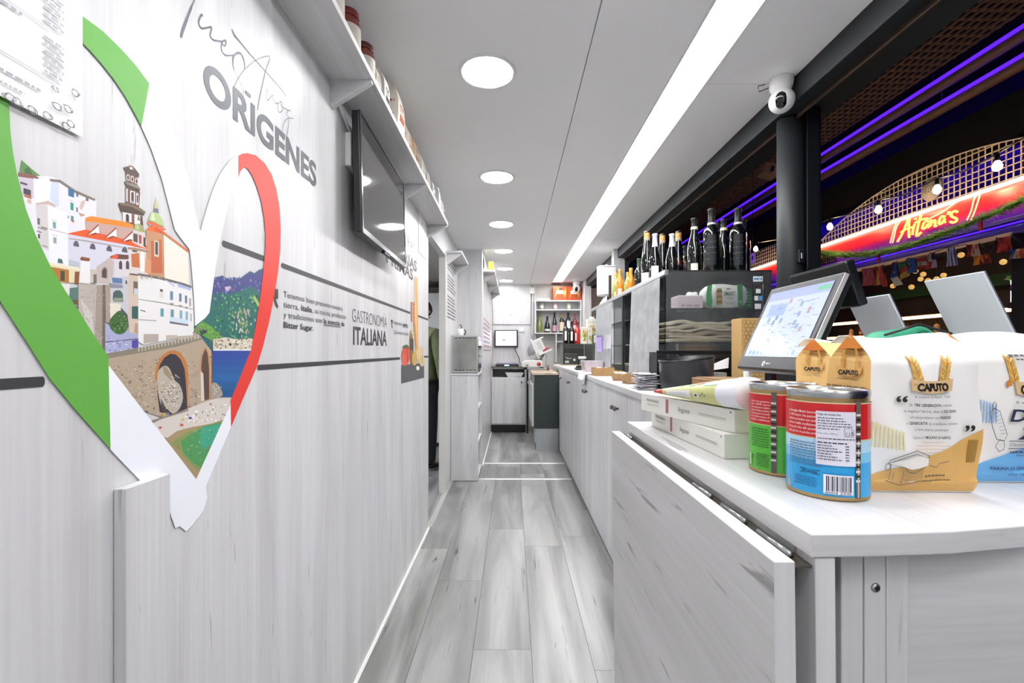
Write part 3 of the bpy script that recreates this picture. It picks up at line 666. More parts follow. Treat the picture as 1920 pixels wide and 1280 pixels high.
d.rect(ya+w_*.57, ya+w_*.89, zs[2]-.0042, zs[2]-.0028, '#4a4a4d'); d.rect(ya+w_*.57, ya+w_*.885, zs[2]-.0066, zs[2]-.0054, '#4a4a4d')
d.text('Bitter Sugar.', ya, zs[3], hh, '#3c3c3f', w=w_*.40, bold=.02)
d.build('text', qt)
gt = thing('wall_title', 'grey wall lettering reading GASTRONOMIA ITALIANA between the two stripes', 'lettering', (XL, 1.8, 1.25))
d = Decal(onwall, .0009); ya, z1 = LW((660, 602)); yb = LW((725,0))[0]
d.text('GASTRONOMÍA', ya, z1-.001, .047, '#5a5a5d', w=yb-ya, bold=-.012); d.build('thin_word', gt)
d = Decal(onwall, .0009); z2 = LW((662, 645))[1]; d.text('ITALIANA', ya+.01, z2, .062, '#38383b', w=yb-ya-.01, bold=.022); d.build('bold_word', gt)
sq = thing('small_wall_quotation', 'tiny grey two-line quotation beside the pasta and tomato picture', 'lettering', (XL, 2.3, 1.25))
d = Decal(onwall, .0009); ya, z = LW((738, 607)); yb = LW((766, 0))[0]
d.poly([LW(p) for p in ((733,599),(736,599.5),(736,606),(734.6,606),(735.4,612),(736,616),(734,613))], CHAR)
d.text('Importancia', ya, z, .017, '#55555a', w=(yb-ya)*.52); d.text('significa.', ya+(yb-ya)*.56, z, .017, '#3c3c40', w=(yb-ya)*.40, bold=.02); d.rect(ya+(yb-ya)*.56, yb-.02, z-.006, z-.004, '#55555a')
d.text('¡Qué haríamos sin ellas!', ya, z-.046, .018, '#55555a', w=(yb-ya)*.98); d.build('text', sq)
pt = thing('materials_title', 'grey wall lettering ending in ERIAS and PRIMAS half hidden behind the television', 'lettering', (XL, 2.5, 1.7))
d = Decal(onwall, .0009)
ye = LW((781, 0))[0]; zr = LW((775, 505))[1]; zm = LW((775, 481))[1]; zq = LW((775,462))[1]
d.text('MATERIAS', 1.98, zr, .058, '#45454a', w=ye-1.98, bold=.03); yf = LW((774,0))[0]
d.text('PRIMAS', 2.05, zm-.139, .058, '#45454a', w=yf-2.05, bold=.03); d.text('NUESTRAS', 2.1, zm+.03, .05, '#77777c', w=LW((778,0))[0]-2.1, bold=-.012)
d.build('text', pt)
# ingredients picture
ig = thing('ingredients_picture', 'printed picture of tomatoes, oil bottle, garlic and spaghetti on a dark slate', 'picture', (XL, 2.5, 1.1))
d = Decal(onwall, .0010, .00003, LW)
d.poly([(752,684),(795,680),(795,708),(752,719)], '#58595c')
for x0, x1, c in ((770,772.4,'#9a5a3a'),(774,777.5,'#d0864e')): d.poly([(x0,566),(x1,566),(x1,604),(x0,602)], c)
for k in range(5): d.poly([(774,570+k*8),(777.5,571+k*8),(777.5,572.5+k*8),(774,571.5+k*8)], '#a8522c')
d.poly([(776.5,518),(778,517),(783.5,664),(778,668)], '#e0b46a'); d.poly([(779,519),(783,520),(784,665),(781,664)], '#d9a75a'); d.poly([(774,604),(778,606),(783,655),(779,658)], '#c98a44'); d.poly([(777.5,518),(778.2,517),(782,664),(781.5,665)], '#f0d49a')
d.poly([(769,620),(773,621),(773,632),(775,636),(775,684),(769,683),(767,638)], '#8a6a2a'); d.poly([(769,634),(775,637),(775,656),(768,656)], '#4a3a34'); d.poly([(770,618),(773,619),(773,626),(770,625)], '#c8b070')
for (x, y, rx, ry, c) in ((759,668,7,18,'#d5432e'),(764,664,5,16,'#c13a28'),(757,674,4,12,'#e25a40'),(777,672,5,13,'#c9a35a'),(787,664,6,16,'#e6cfa0'),(791,676,5,11,'#d9c08c'),(783,690,3,4,'#efe6d4')): d.ell(x, y, rx, ry, c)
for x in (755,760,765): d.poly([(x,656),(x+.9,654),(x+1.2,684),(x+.3,686)], '#e88068')
for x in (784,788,791): d.poly([(x,652),(x+.7,650),(x+1,682),(x+.2,680)], '#b8985c')
d.poly([(753,652),(757,647),(763,646),(767,650),(762,653)], '#4d6a36')
d.build('picture', ig)
# white plaque near the wall end
pq = thing('wall_plaque', 'white notice panel with faint print at the far end of the left wall', 'notice', (XL, 2.9, 1.9))
ya, yb = LW((784,0))[0], LW((797.5,0))[0]
MB().box(XL, XL+.004, ya, yb, 1.80, 2.05).build('panel', WHITE, pq, bevel=.001)
d = Decal(lambda y, z, l: (XL+.004+l, y, z), .0004)
for k in range(5): d.lines(ya+.03, yb-.04, 1.94-.022*k, .006, '#9a9a9e')
d.ell((ya+yb)/2, 2.0, .008, .008, '#55555a'); d.build('print', pq)

# price list at upper left
mn = thing('price_list_poster', 'white paper price list pinned at the top left corner of the wall', 'poster', (XL, .5, 1.7))
yr = LW((149, 0))[0]; zbm = LW((150, 258))[1]
pm = MB(); n = 10
vs = []; fs = []
for i in range(n+1):
    for j in range(n+1):
        y = .30+(yr-.30)*i/n; z = zbm+(.62)*j/n; b_ = .005+.0008*math.sin(i*1.1); vs.append((XL+b_, y, z))
for i in range(n):
    for j in range(n): a = i*(n+1)+j; fs.append((a, a+n+1, a+n+2, a+1))
pm.add(vs, fs, False); po = pm.build('sheet', PAPER, mn); so = po.modifiers.new('s', 'SOLIDIFY'); so.thickness = .0006
d = Decal(lambda y, z, l: (XL+.0068+l, y, z), .0003)
def WP(px, py): y = (-XL-.0068)*F/(VX-px); return y, CH-(py-VY)*y/F
for py in (-52,-38,-24,-10,3,16,29, 60,72,86,98,110,124):
    y, z = WP(82, py); d.lines(y, y+.024, z-.006, .0028, '#b0b0b8')
for (px, py, L_) in ((108,66,.30),(112,160,.30)):
    y, z = WP(px, py); d.rect(y-L_, y, z-.0006, z+.0006, '#b9b9c0')
y, z = WP(75, 166); d.lines(y-.2, y, z-.004, .0028, '#a4a4ac'); y, z = WP(62, 166); d.lines(y-.2, y-.01, z-.013, .0024, '#b0b0b8'); y, z = WP(94,160); d.text('4,5', y, z-.004, .006, '#66666c')
y, z = WP(40, 30); d.lines(y-.2, y, z, .0035, '#a8a8b0')
for (px, py) in ((58,206),(86,216),(125,204),(130,232),(138,174),(15,182),(105,200),(120,236),(28,190)):
    y, z = WP(px, py); s_ = .006
    for k in range(5):
        a = random.uniform(0, 6); d.stroke([(y+s_*math.cos(a+q)*random.uniform(.5, 1.3), z+s_*.7*math.sin(a+q)) for q in (0, .8, 1.6, 2.4, 3.2)], .0009, '#77777e')
d.build('print', mn)

# batten board on the wall
bt = thing('wall_batten', 'short upright whitewashed board standing proud of the wall below the mural', 'board', (-.56, .69, 0))
MB().box(XL+.0012, XL+.0185, .649, .733, 0, 1.003).build('board', W_Z, bt, bevel=.0008)
MB().box(XL+.0001, XL+.0012, .652, .73, 0, 1.0).build('glue_line', mat('raw_chipboard', '#9a7458', .9, vary=.4, vscale=200), bt)

# ---- long shelf with brackets
def wall_shelf(name, label, xw, depth, y0, y1, z0, ys, bh=.085):
    t = thing(name, label, 'shelf', (xw, (y0+y1)/2, z0))
    MB().box(xw, xw+depth, y0, y1, z0, z0+.018).build('board', W_Y, t, bevel=.0008)
    MB().box(xw+depth, xw+depth+.0015, y0, y1, z0, z0+.018).build('edge_band', mat('edge_band', '#e6e4e0', .4), t)
    for y in ys:
        MB().prism([(xw, z0-.0005), (xw+depth-.003, z0-.0005), (xw+depth-.003, z0-.008), (xw+.004, z0-bh), (xw, z0-bh)], 1, y-.009, y+.009).build('bracket', W_X, t, bevel=.0006)
    return t
SZ = CH+.848
wall_shelf('long_wall_shelf', 'long whitewashed wall shelf with triangular brackets above the mural and television', XL, .132, -1.3, 3.08, SZ, (.25, 1.43, 2.32, 3.065))
wall_shelf('short_wall_shelf', 'short whitewashed wall shelf with two triangular brackets past the doorway', XL, .132, 3.93, 4.5, SZ, (3.95, 4.48), .1)
wall_shelf('inner_wall_shelf', 'whitewashed shelf with three triangular brackets on the inner wall towards the back', -.315, .125, 4.85, 6.95, SZ, (5.0, 5.85, 6.7), .1)

# things standing on the long shelf
ST = SZ+.018
def jar(y, x, lab, capc, h=.125, r=.036, body='#7a2a1e'):
    t = thing('sauce_jar', lab, 'jar', (x, y, ST), 'glass jars at the near end of the long shelf')
    MB().lathe([(r*.9, 0), (r, .006), (r, h*.72), (r*.82, h*.82), (r*.80, h*.86)], (x, y, ST), 20).build('jar_body', mat('jar_'+body[1:], body, .12, coat=.6), t)
    MB().lathe([(r*.86, h*.85), (r*.88, h*.86), (r*.88, h*.985), (r*.84, h)], (x, y, ST), 20).build('lid', mat('lid_'+capc[1:], capc, .3), t)
    MB().lathe([(r+.0006, h*.12), (r+.0006, h*.62)], (x, y, ST), 20, cap=False).build('paper_label', mat('jar_label', '#d9d2c6', .6, vary=.25, vscale=60), t)
xs = XL+.132-.045
jar(1.205, xs, 'nearest red-lidded sauce jar on the long wall shelf', '#2e1a1a')
jar(1.335, xs, 'middle sauce jar with a red and black lid on the long wall shelf', '#7c1f24')
jar(1.475, xs, 'third sauce jar on the long wall shelf, beside the paper packets', '#5c1a20', h=.12)
def packet(y, w, dpt, h, col, lab, top='roll', printc=None, seed=1):
    """standing paper packet with a folded top and creased sides"""
    t = thing('shelf_packet', lab, 'packet', (xs, y, ST), 'paper packets along the long shelf')
    r_ = random.Random(seed); x0, x1 = xs-dpt/2, xs+dpt/2; y0, y1 = y-w/2, y+w/2; m = MB()
    lv = [(0, 1, 1), (h*.3, 1.05, 1.03), (h*.6, 1.02, 1.0), (h*.84, .8, .98), (h*.93, .35, 1.0), (h, .22, .99)]; vs = []; fs = []
    for (z, kx, ky) in lv:
        for (a, b) in ((-1, -1), (0, -1.0), (1, -1), (1, 0), (1, 1), (0, 1.0), (-1, 1), (-1, 0)):
            vs.append((xs+a*dpt/2*kx+r_.uniform(-.0015, .0015), y+b*w/2*ky+r_.uniform(-.0015, .0015), ST+z))
    for j in range(len(lv)-1):
        for i in range(8): fs.append((j*8+i, j*8+(i+1) % 8, (j+1)*8+(i+1) % 8, (j+1)*8+i))
    fs.append(list(range(8))[::-1]); fs.append([(len(lv)-1)*8+i for i in range(8)])
    m.add(vs, fs).build('paper_body', mat('packet_'+col[1:], col, .6, vary=.1, vscale=25), t)
    if printc:
        dd = Decal(lambda yy, zz, l: (xs+dpt/2*1.05+.002+l, yy, zz), .0004)
        dd.rect(y-w*.3, y+w*.3, ST+h*.2, ST+h*.34, printc); dd.lines(y-w*.32, y+w*.3, ST+h*.5, .008, printc); dd.lines(y-w*.3, y+w*.3, ST+h*.42, .005, '#8a8078'); dd.build('printed_panel', t)
        dd = Decal(lambda xx, zz, l: (xx, y-w/2*1.04-.001-l, zz), .0006)
        dd.lines(xs-dpt*.3, xs+dpt*.35, ST+h*.55, .008, printc); dd.rect(xs-dpt*.3, xs+dpt*.3, ST+h*.15, ST+h*.3, printc); dd.build('printed_side', t)
packet(1.555, .055, .05, .112, '#d8d2c8', 'small beige net-patterned packet beside the shelf jars', printc='#a89060', seed=2)
packet(1.64, .07, .06, .135, '#e2e0dc', 'white packet with dark green print on the long shelf', printc='#33453c', seed=3)
packet(1.80, .10, .085, .172, '#e6ddd0', 'tall cream flour bag with red lettering, largest on the long shelf', printc='#b5533c', seed=4)
packet(2.00, .075, .06, .125, '#e2d6c6', 'cream packet just past the tall flour bag on the shelf', printc='#b08a60', seed=5)
packet(2.13, .09, .065, .13, '#d8b898', 'tan packet in the middle of the long shelf above the television', printc='#8a5a3c', seed=6)
packet(2.29, .10, .07, .125, '#e6e0d6', 'off-white packet right after the tan packet on the shelf', printc='#b0a690', seed=7)
packet(2.46, .10, .06, .12, '#e4e0da', 'pale packet fourth from the far end of the long shelf', printc='#c0b8a8', seed=8)
packet(2.62, .085, .06, .118, '#e8e6e2', 'pale packet third from the far end of the long shelf', printc='#8a8a8a', seed=9)
packet(2.80, .07, .07, .16, '#eceae6', 'tall white packet second from the far end of the long shelf', seed=10)
packet(2.96, .10, .07, .115, '#e6e4e0', 'low white packet with a dark mark at the far end of the long shelf', printc='#5a5a5a', seed=11)

# ---- television
tv = thing('wall_television', 'black flat television mounted on the left wall below the shelf, reflecting a downlight', 'television', (-.505, 1.83, 1.6))
def TVM(y, z, l): # local frame, slight forward tilt
    k = (z-1.595)/.40; return (-.494-.010*k+l-.010*((y-1.5)/.65), y, z)
y0, y1, z0, z1 = 1.50, 2.155, 1.592, 1.997
def tvbox(a, b, c, e, l0, l1, nm, m_, **k):
    return MB().hexa([TVM(a, c, l0), TVM(a, c, l1), TVM(b, c, l1), TVM(b, c, l0)], [TVM(a, e, l0), TVM(a, e, l1), TVM(b, e, l1), TVM(b, e, l0)]).build(nm, m_, tv, **k)
tvbox(y0, y1, z0, z1, -.028, -.002, 'casing', BLACK, bevel=.004)
scr = mat('tv_screen', '#0c0c10', .045, spec=.9, coat=.7)
tvbox(y0+.012, y1-.012, z0+.018, z1-.012, -.003, -.0008, 'screen', scr)
bz = MB()
for a, b, c, e in ((y0, y1, z0, z0+.018), (y0, y1, z1-.011, z1), (y0, y0+.011, z0+.018, z1-.011), (y1-.011, y1, z0+.018, z1-.011)):
    bz.hexa([TVM(a, c, -.003), TVM(a, c, .001), TVM(b, c, .001), TVM(b, c, -.003)], [TVM(a, e, -.003), TVM(a, e, .001), TVM(b, e, .001), TVM(b, e, -.003)])
bz.build('bezel', mat('tv_bezel', '#3b3d40', .25, metal=.6), tv)
tvbox(1.78, 1.86, z0-.010, z0+.001, -.015, -.001, 'sensor_bar', BLACK, bevel=.002)
MB().box(XL, XL+.012, 1.70, 1.95, 1.66, 1.95).box(XL+.012, -.53, 1.74, 1.78, 1.70, 1.92).box(XL+.012, -.53, 1.88, 1.92, 1.70, 1.92).build('wall_bracket', BLACKM, tv)
MB().tube([(XL+.006, 1.44, 2.03), (XL+.008, 1.47, 2.0), (XL+.01, 1.55, 1.96), (XL+.02, 1.62, 1.93)], .005, 6).build('cable', WHITE, tv)
t = thing('wall_socket_box', 'small white wall socket box with a black plug beside the television', 'socket', (XL, 1.585, 1.9))
MB().box(XL, XL+.022, 1.545, 1.625, 1.83, 1.945).build('housing', WHITE, t, bevel=.004)
MB().lathe([(.001, .022), (.02, .022), (.02, .05), (.014, .055), (.001, .055)], (XL, 1.585, 1.885), 12, axis=0).build('plug', BLACK, t)
# ================================================================ FAR COUNTER
WT = 1.02                                          # worktop height of the long counter
KNOB = mat('knob_metal', '#6e6a66', .35, metal=.8)
def knob(par, x, y, z):
    MB().lathe([(.006, 0), (.006, -.012), (.012, -.016), (.013, -.024), (.009, -.028), (.0005, -.029)], (x, y, z), 12, axis=0).build('knob', KNOB, par)
units = [(.985, 1.94, 'nearest, below the till'), (1.94, 2.95, 'second from the till, below the black bin'), (2.95, 3.96, 'third from the till, below the hanging napkin'),
         (3.96, 4.97, 'fourth from the till'), (4.97, 5.455, 'last, meeting the dark refrigerator side')]
for (a, b, w) in units:
    t = thing('base_cabinet', 'whitewashed two-door base cabinet of the long counter, '+w, 'cabinet', (.85, (a+b)/2, 0), 'base cabinets of the long counter')
    MB().box(XR+.021, 1.30, a+.001, b-.001, .06, WT-.03).build('body', W_Y, t)
    MB().box(XR+.05, 1.28, a+.001, b-.001, 0, .06).build('plinth', DARK, t)
    m_ = (a+b)/2
    for k, (p, q) in enumerate(((a+.002, m_-.002), (m_+.002, b-.002))):
        dd = MB().box(XR, XR+.018, p, q, .025, WT-.034).build('door', W_Z, t, bevel=.0012)
        if a > 1.5: knob(dd, XR, (q-.035 if k == 0 else p+.035), .895)
for n_, (a, b, o_) in enumerate(((.96, 3.12, .012), (3.12, 6.2, .004))):
    t = thing('counter_worktop', ('near' if n_ == 0 else 'far')+' length of the whitewashed worktop on the long counter', 'worktop', (.9, (a+b)/2, WT-.03))
    MB().box(XR-o_, 1.34, a, b-.0008, WT-.0295, WT).build('slab', W_Y, t, bevel=.0015)

struct(box('wall_counter_end', W_Y, None, .60, 1.30, 5.46, 6.18, 0, WT-.0305))
# ---- display case with sliding glass and bottles on top
CX0, CX1, CY0, CY1, CZ = .786, 1.322, 2.32, 4.50, 1.606
dc = thing('glass_display_case', 'long glass display case with steel top rail standing on the counter', 'display case', (1.05, 3.4, WT))
MB().box(CX0, CX1, CY0, CY1, CZ, CZ+.007).build('top_glass', DUST_GLARE, dc)
MB().prism([(CX0-.010, CZ-.016), (CX0+.012, CZ-.016), (CX0+.012, CZ+.010), (CX0-.010, CZ+.010)], 1, CY0+.006, CY1).build('top_rail', ALU, dc, bevel=.002)
MB().box(CX0, CX1, CY0, CY0+.005, WT+.004, CZ).build('end_glass', DUST_GLARE, dc)
MB().box(CX1-.005, CX1, CY0+.005, CY1, WT+.004, CZ).build('front_glass', DUST_GLARE, dc)
MB().box(CX0, CX1, CY1-.005, CY1, WT+.004, CZ).build('far_glass', DUST_GLARE, dc)
MB().box(CX0, CX1, CY0, CY1, WT, WT+.004).build('base_tray', mat('case_tray', '#8f8f8c', .35, metal=.5), dc)
MB().box(CX0+.03, CX1-.01, CY0+.02, CY1-.05, 1.415, 1.421).build('shelf_glass', GLASS, dc)
MB().box(CX0+.03, CX1-.01, CY0+.02, CY1-.05, 1.240, 1.246).build('shelf_glass', GLASS, dc)
for z in (1.413, 1.238):
    MB().tube([(CX0+.07, CY0+.012, z), (CX1-.01, CY0+.012, z)], .0035, 8).build('shelf_rod', BLACKM, dc)
    MB().lathe([(.0005, -.006), (.006, -.005), (.006, .004), (.0005, .005)], (CX0+.07, CY0+.012, z), 10, axis=0).build('rod_end', BLACK, dc)
for y in (2.345, 3.52): MB().box(CX0-.004, CX0+.004, y, y+.006, WT+.004, CZ-.016).build('glass_edge', glass('edge_glass', (.72, .82, .80), .05), dc)
for y in (3.24, 4.24): MB().box(CX0-.006, CX0+.010, y-.012, y+.012, WT+.004, CZ-.016).build('black_upright', BLACKM, dc)
def plexi(y0, y1, lean):
    MB().hexa([(CX0-.022-lean, y0, WT+.006), (CX0-.019-lean, y0, WT+.006), (CX0-.019-lean, y1, WT+.006), (CX0-.022-lean, y1, WT+.006)],
              [(CX0-.015, y0+.03, CZ-.02), (CX0-.012, y0+.03, CZ-.02), (CX0-.012, y1, CZ-.02), (CX0-.015, y1, CZ-.02)]).build('sliding_panel', PLEXI, dc)
plexi(2.36, 2.95, .012); plexi(3.50, 4.18, .012)
d = Decal(lambda y, z, l: (CX0-.026-l, y, z), .0004, )
d.lines(3.9, 4.1, 1.345, .004, '#8a8a90'); d.build('small_print', dc)
t = thing('purple_note', 'lilac paper note clipped to the far plastic panel of the display case', 'note', (CX0-.03, 3.92, 1.2))
MB().box(CX0-.033, CX0-.032, 3.85, 4.03, 1.195, 1.325).build('sheet', mat('lilac_paper_glow', '#b9a0e6', .6, emit='#b9a0e6', estr=.15), t)  # slight glow put into the paper, which is no light source
MB().box(CX0-.035, CX0-.030, 3.86, 4.02, 1.322, 1.330).build('clip', BLACK, t)
d = Decal(lambda y, z, l: (CX0-.033-l, y, z), .0004)
for k in range(6): d.lines(3.87, 4.0, 1.30-.016*k, .004, '#7a62b4')
d.build('print', t)

# packages on the upper glass shelf
def soft_pack(name, label, cat, x0, x1, y0, y1, z0, z1, material, seed, group=None, nx=10, nz=5):
    t = thing(name, label, cat, ((x0+x1)/2, (y0+y1)/2, z0), group); r_ = random.Random(seed)
    vs = []; fs = []; m = MB(); ph = [r_.uniform(0, 6) for _ in range(4)]
    ring = 12
    for i in range(nx+1):
        u = i/nx; k = 1-.55*abs(2*u-1)**6; x = x0+(x1-x0)*u
        for j in range(ring):
            a = 2*PI*j/ring; cy, cz = math.cos(a), math.sin(a)
            sq = .5*((abs(cy)**.5)*(1 if cy > 0 else -1)); sz = .5*((abs(cz)**.5)*(1 if cz > 0 else -1))
            wob = 1+.05*math.sin(9*u+ph[0]+a*2)+.03*math.sin(17*u+ph[1]-a*3)
            zz = (z0+z1)/2+(z1-z0)*sz*k*wob; vs.append((x, (y0+y1)/2+(y1-y0)*sq*k*wob, max(zz, z0)))
    for i in range(nx):
        for j in range(ring): fs.append((i*ring+j, i*ring+(j+1) % ring, (i+1)*ring+(j+1) % ring, (i+1)*ring+j))
    fs.append(list(range(ring))[::-1]); fs.append([nx*ring+j for j in range(ring)])
    m.add(vs, fs, True); m.build('pack_body', material, t); return t
PKW = mat('pack_white', '#f0f2ee', .35, bump=.3, bscale=40)
t = soft_pack('napkin_pack', 'white and green plastic pack printed SMART lying on the upper glass shelf', 'packet', 1.0, 1.235, 2.36, 2.47, 1.4215, 1.552, PKW, 1)
d = Decal(lambda x, z, l: (x, 2.357-l-.004*math.cos((x-1.117)*14), z), .0006)
d.poly([(1.003,1.44),(1.03,1.425),(1.036,1.455),(1.03,1.50),(1.034,1.545),(1.01,1.54),(1.004,1.50)], '#1f9a4c'); d.poly([(1.168,1.43),(1.192,1.432),(1.190,1.548),(1.162,1.545)], '#1f9a4c')
d.poly([(1.055,1.44),(1.085,1.442),(1.085,1.51),(1.078,1.525),(1.06,1.525),(1.054,1.51)], '#a08040')
for k in range(5): d.poly([(1.056,1.45+k*.014),(1.084,1.452+k*.014),(1.084,1.458+k*.014),(1.056,1.456+k*.014)], ['#6b5226','#c4a45c'][k % 2])
d.text('SMART', 1.094, 1.486, .021, '#3c5a4a', w=.058, bold=.01); d.text('KITNO', 1.104, 1.466, .012, '#5a6a60', w=.036); d.lines(1.095, 1.152, 1.452, .003, '#9aa49c'); d.lines(1.098, 1.148, 1.445, .003, '#9aa49c'); d.rect(1.106, 1.126, 1.519, 1.526, '#d08a8a')
d.text('SMART', 1.172, 1.45, .012, '#e6f0e8', w=.016); d.build('print', t)
t = soft_pack('napkin_pack', 'second white pack with a broad green end behind the SMART pack', 'packet', 1.20, 1.311, 2.49, 2.60, 1.4215, 1.556, PKW, 4, nx=8)
d = Decal(lambda x, z, l: (x, 2.486-l, z), .0008)
d.poly([(1.245,1.43),(1.312,1.435),(1.308,1.54),(1.25,1.548),(1.258,1.49)], '#1f9a4c')
for k in range(5): d.rect(1.272, 1.30, 1.45+k*.017, 1.455+k*.017, '#8fd0a4')
d.build('print', t)
t = thing('white_box_pack', 'pinkish white box of wipes left of the SMART pack on the glass shelf', 'box', (.92, 2.42, 1.4215))
MB().box(.858, .99, 2.36, 2.47, 1.4215, 1.49).build('carton', mat('pinkish_card', '#e4d4da', .5), t, bevel=.006)
d = Decal(lambda x, z, l: (x, 2.36-l, z), .0005); d.lines(.875, .975, 1.43, .012, '#c4a8b4'); d.build('print', t)
t = soft_pack('tissue_pack', 'crumpled white tissue bundle between the wipes box and SMART pack', 'packet', .955, 1.02, 2.475, 2.54, 1.4215, 1.525, PKW, 9, nx=6)
# stack of brown wrapping paper on the lower shelf
t = thing('wrapping_paper_stack', 'rumpled stack of beige wrapping paper on the lower glass shelf', 'paper', (.98, 2.5, 1.2462))
BEI = [mat('beige_paper_%d' % i, c, .8, vary=.18, vscale=14) for i, c in enumerate(('#d0c3ac', '#e0d4be', '#bdae94', '#e6dcc8'))]
zc = 1.2463
for k in range(6):
    th = [.022, .012, .024, .010, .022, .018][k]; vs = []; fs = []; nx, ny = 14, 5; x0, x1 = .806+.008*(k % 2), 1.165-.01*(k % 3); y0, y1 = 2.345+.006*(k % 3), 2.75
    for i in range(nx+1):
        for j in range(ny+1):
            u = i/nx; w_ = .006*math.sin(u*7+k*1.3)+.004*math.sin(u*15+k*2.2+j*.6); e_ = 1-.25*(abs(2*u-1)**4)
            for s_ in (0, 1): vs.append((x0+(x1-x0)*u, y0+(y1-y0)*j/ny+.004*math.sin(9*u+k), max(1.2463, zc+w_*min(k, 2)*.5+(th*e_ if s_ else 0))))
    def ix(i, j, s_): return (i*(ny+1)+j)*2+s_
    for i in range(nx):
        for j in range(ny):
            fs.append((ix(i,j,1), ix(i+1,j,1), ix(i+1,j+1,1), ix(i,j+1,1))); fs.append((ix(i,j,0), ix(i,j+1,0), ix(i+1,j+1,0), ix(i+1,j,0)))
        fs.append((ix(i,0,0), ix(i+1,0,0), ix(i+1,0,1), ix(i,0,1))); fs.append((ix(i,ny,0), ix(i,ny,1), ix(i+1,ny,1), ix(i+1,ny,0)))
    for j in range(ny):
        fs.append((ix(0,j,0), ix(0,j,1), ix(0,j+1,1), ix(0,j+1,0))); fs.append((ix(nx,j,0), ix(nx,j+1,0), ix(nx,j+1,1), ix(nx,j,1)))
    MB().add(vs, fs, True).build('paper_fold', BEI[k % 4], t); zc += th
t = thing('kraft_tub', 'tan cardboard tub standing under the lower glass shelf of the case', 'tub', (1.01, 2.45, WT+.004))
MB().lathe([(.075, .0), (.098, .195), (.102, .197), (.102, .204), (.096, .204), (.073, .004), (.0005, .004)], (1.01, 2.47, WT+.0045), 28, cap=False).build('wall', KRAFT, t)
# more stock deeper in the case
for i, (y, c, h, w) in enumerate(((3.15, '#b59a70', .12, .3), (3.6, '#8a8a86', .10, .28), (4.05, '#c9c4b8', .14, .26))):
    t = thing('food_tray', ['tan', 'grey', 'pale'][i]+' food tray deeper inside the glass display case', 'tray', (1.05, y, WT+.0045))
    MB().hexa([(.9, y-.14, WT+.0045), (1.2, y-.14, WT+.0045), (1.2, y+.14, WT+.0045), (.9, y+.14, WT+.0045)], [(.88, y-.16, WT+.07), (1.22, y-.16, WT+.07), (1.22, y+.16, WT+.07), (.88, y+.16, WT+.07)]).build('dish', mat('tray_'+c[1:], c, .5), t, bevel=.004)

# ---- bottles
def bottle(name, label, x, y, z, h, r, glassc='#0b0e0b', capc='#1b1b1d', capfrac=.24, style='bordeaux', lab=None, labz=(.12, .42), collar=None, group=None, face=-PI/2, wrap=1.1, logo=None):
    t = thing(name, label, 'bottle', (x, y, z), group)
    s = {'bordeaux': [(.0, .0), (.92, .0), (1, .02), (1, .60), (.93, .66), (.6, .72), (.42, .76), (.38, .80), (.37, .97), (.42, .975), (.42, 1.0), (.0, 1.0)],
         'burgundy': [(.0, .0), (.94, .0), (1, .02), (1, .46), (.93, .53), (.72, .63), (.50, .73), (.38, .82), (.36, .97), (.42, .975), (.42, 1.0), (.0, 1.0)],
         'flute': [(.0, .0), (.94, .0), (1, .02), (1, .40), (.90, .52), (.70, .66), (.52, .80), (.44, .97), (.48, .975), (.48, 1.0), (.0, 1.0)],
         'juice': [(.0, .0), (.94, .0), (1, .02), (1, .50), (.9, .60), (.62, .72), (.46, .80), (.44, 1.0), (.0, 1.0)],
         'amphora': [(.0, .0), (.7, .0), (.85, .05), (1.0, .25), (.98, .38), (.75, .55), (.45, .68), (.33, .78), (.30, .97), (.36, .98), (.36, 1.0), (.0, 1.0)]}[style]
    pr = [(max(a*r, .0004), b*h) for a, b in s]
    gm = mat('bottle_'+glassc[1:], glassc, .06, coat=.8, spec=.6)
    MB().lathe(pr, (x, y, z), 20, cap=False).build('glass_body', gm, t)
    if capc:
        zc_ = h*(1-capfrac); rc = lambda zz: next(((pr[i][0]+(pr[i+1][0]-pr[i][0])*((zz-pr[i][1])/max(pr[i+1][1]-pr[i][1], 1e-6))) for i in range(len(pr)-1) if pr[i][1] <= zz <= pr[i+1][1]), r*.4)
        MB().lathe([(rc(zc_+.002)+.0009, zc_), (rc((zc_+h*.96)/2)+.0009, (zc_+h*.96)/2), (rc(h*.96)+.001, h*.965), (r*.43+.001, h*.973), (r*.44+.001, h), (r*.40, h+.002), (.0004, h+.0025)], (x, y, z), 16, cap=False).build('capsule', mat('capsule_'+capc[1:], capc, .45), t)
    if collar:
        MB().lathe([(r*.45+.0022, h*collar[1]), (r*.43+.0022, h*(collar[1]+.05))], (x, y, z), 16, cap=False).build('neck_band', mat('band_'+collar[0][1:], collar[0], .5), t)
    if lab:
        MB().lathe([(r+.0006, h*labz[0]), (r+.0006, h*labz[1])], (x, y, z), 14, a0=face-wrap, a1=face+wrap, cap=False).build('paper_label', mat('label_'+lab[1:], lab, .6), t)
        if logo:
            d = Decal(lambda a, zz, l: (x+(r+.0006+l)*math.cos(face+a/r), y+(r+.0006+l)*math.sin(face+a/r), zz), .0003)
            for k in range(4): d.lines(-r*.6, r*.6, z+h*(labz[0]+(labz[1]-labz[0])*(.2+.18*k)), .005, logo)
            d.build('print', t)
    return t
BZ = CZ+.0071
GB = 'wine bottles standing on the glass case'
aim = lambda x, y: math.atan2(-y, -x)
def cb(label, px, Y, h, r, **k):
    x = (px-VX)*Y/F; return bottle('wine_bottle', label, x, Y, BZ, h, r, group=GB, face=aim(x, Y), **k)
cb('dark wine bottle with a cream neck band, leftmost of the tall black-capped group', 1302, 2.50, .315, .037, style='burgundy', collar=('#d8d2c0', .80), capfrac=.19, lab='#d8d4c6', labz=(.02, .2), wrap=.5)
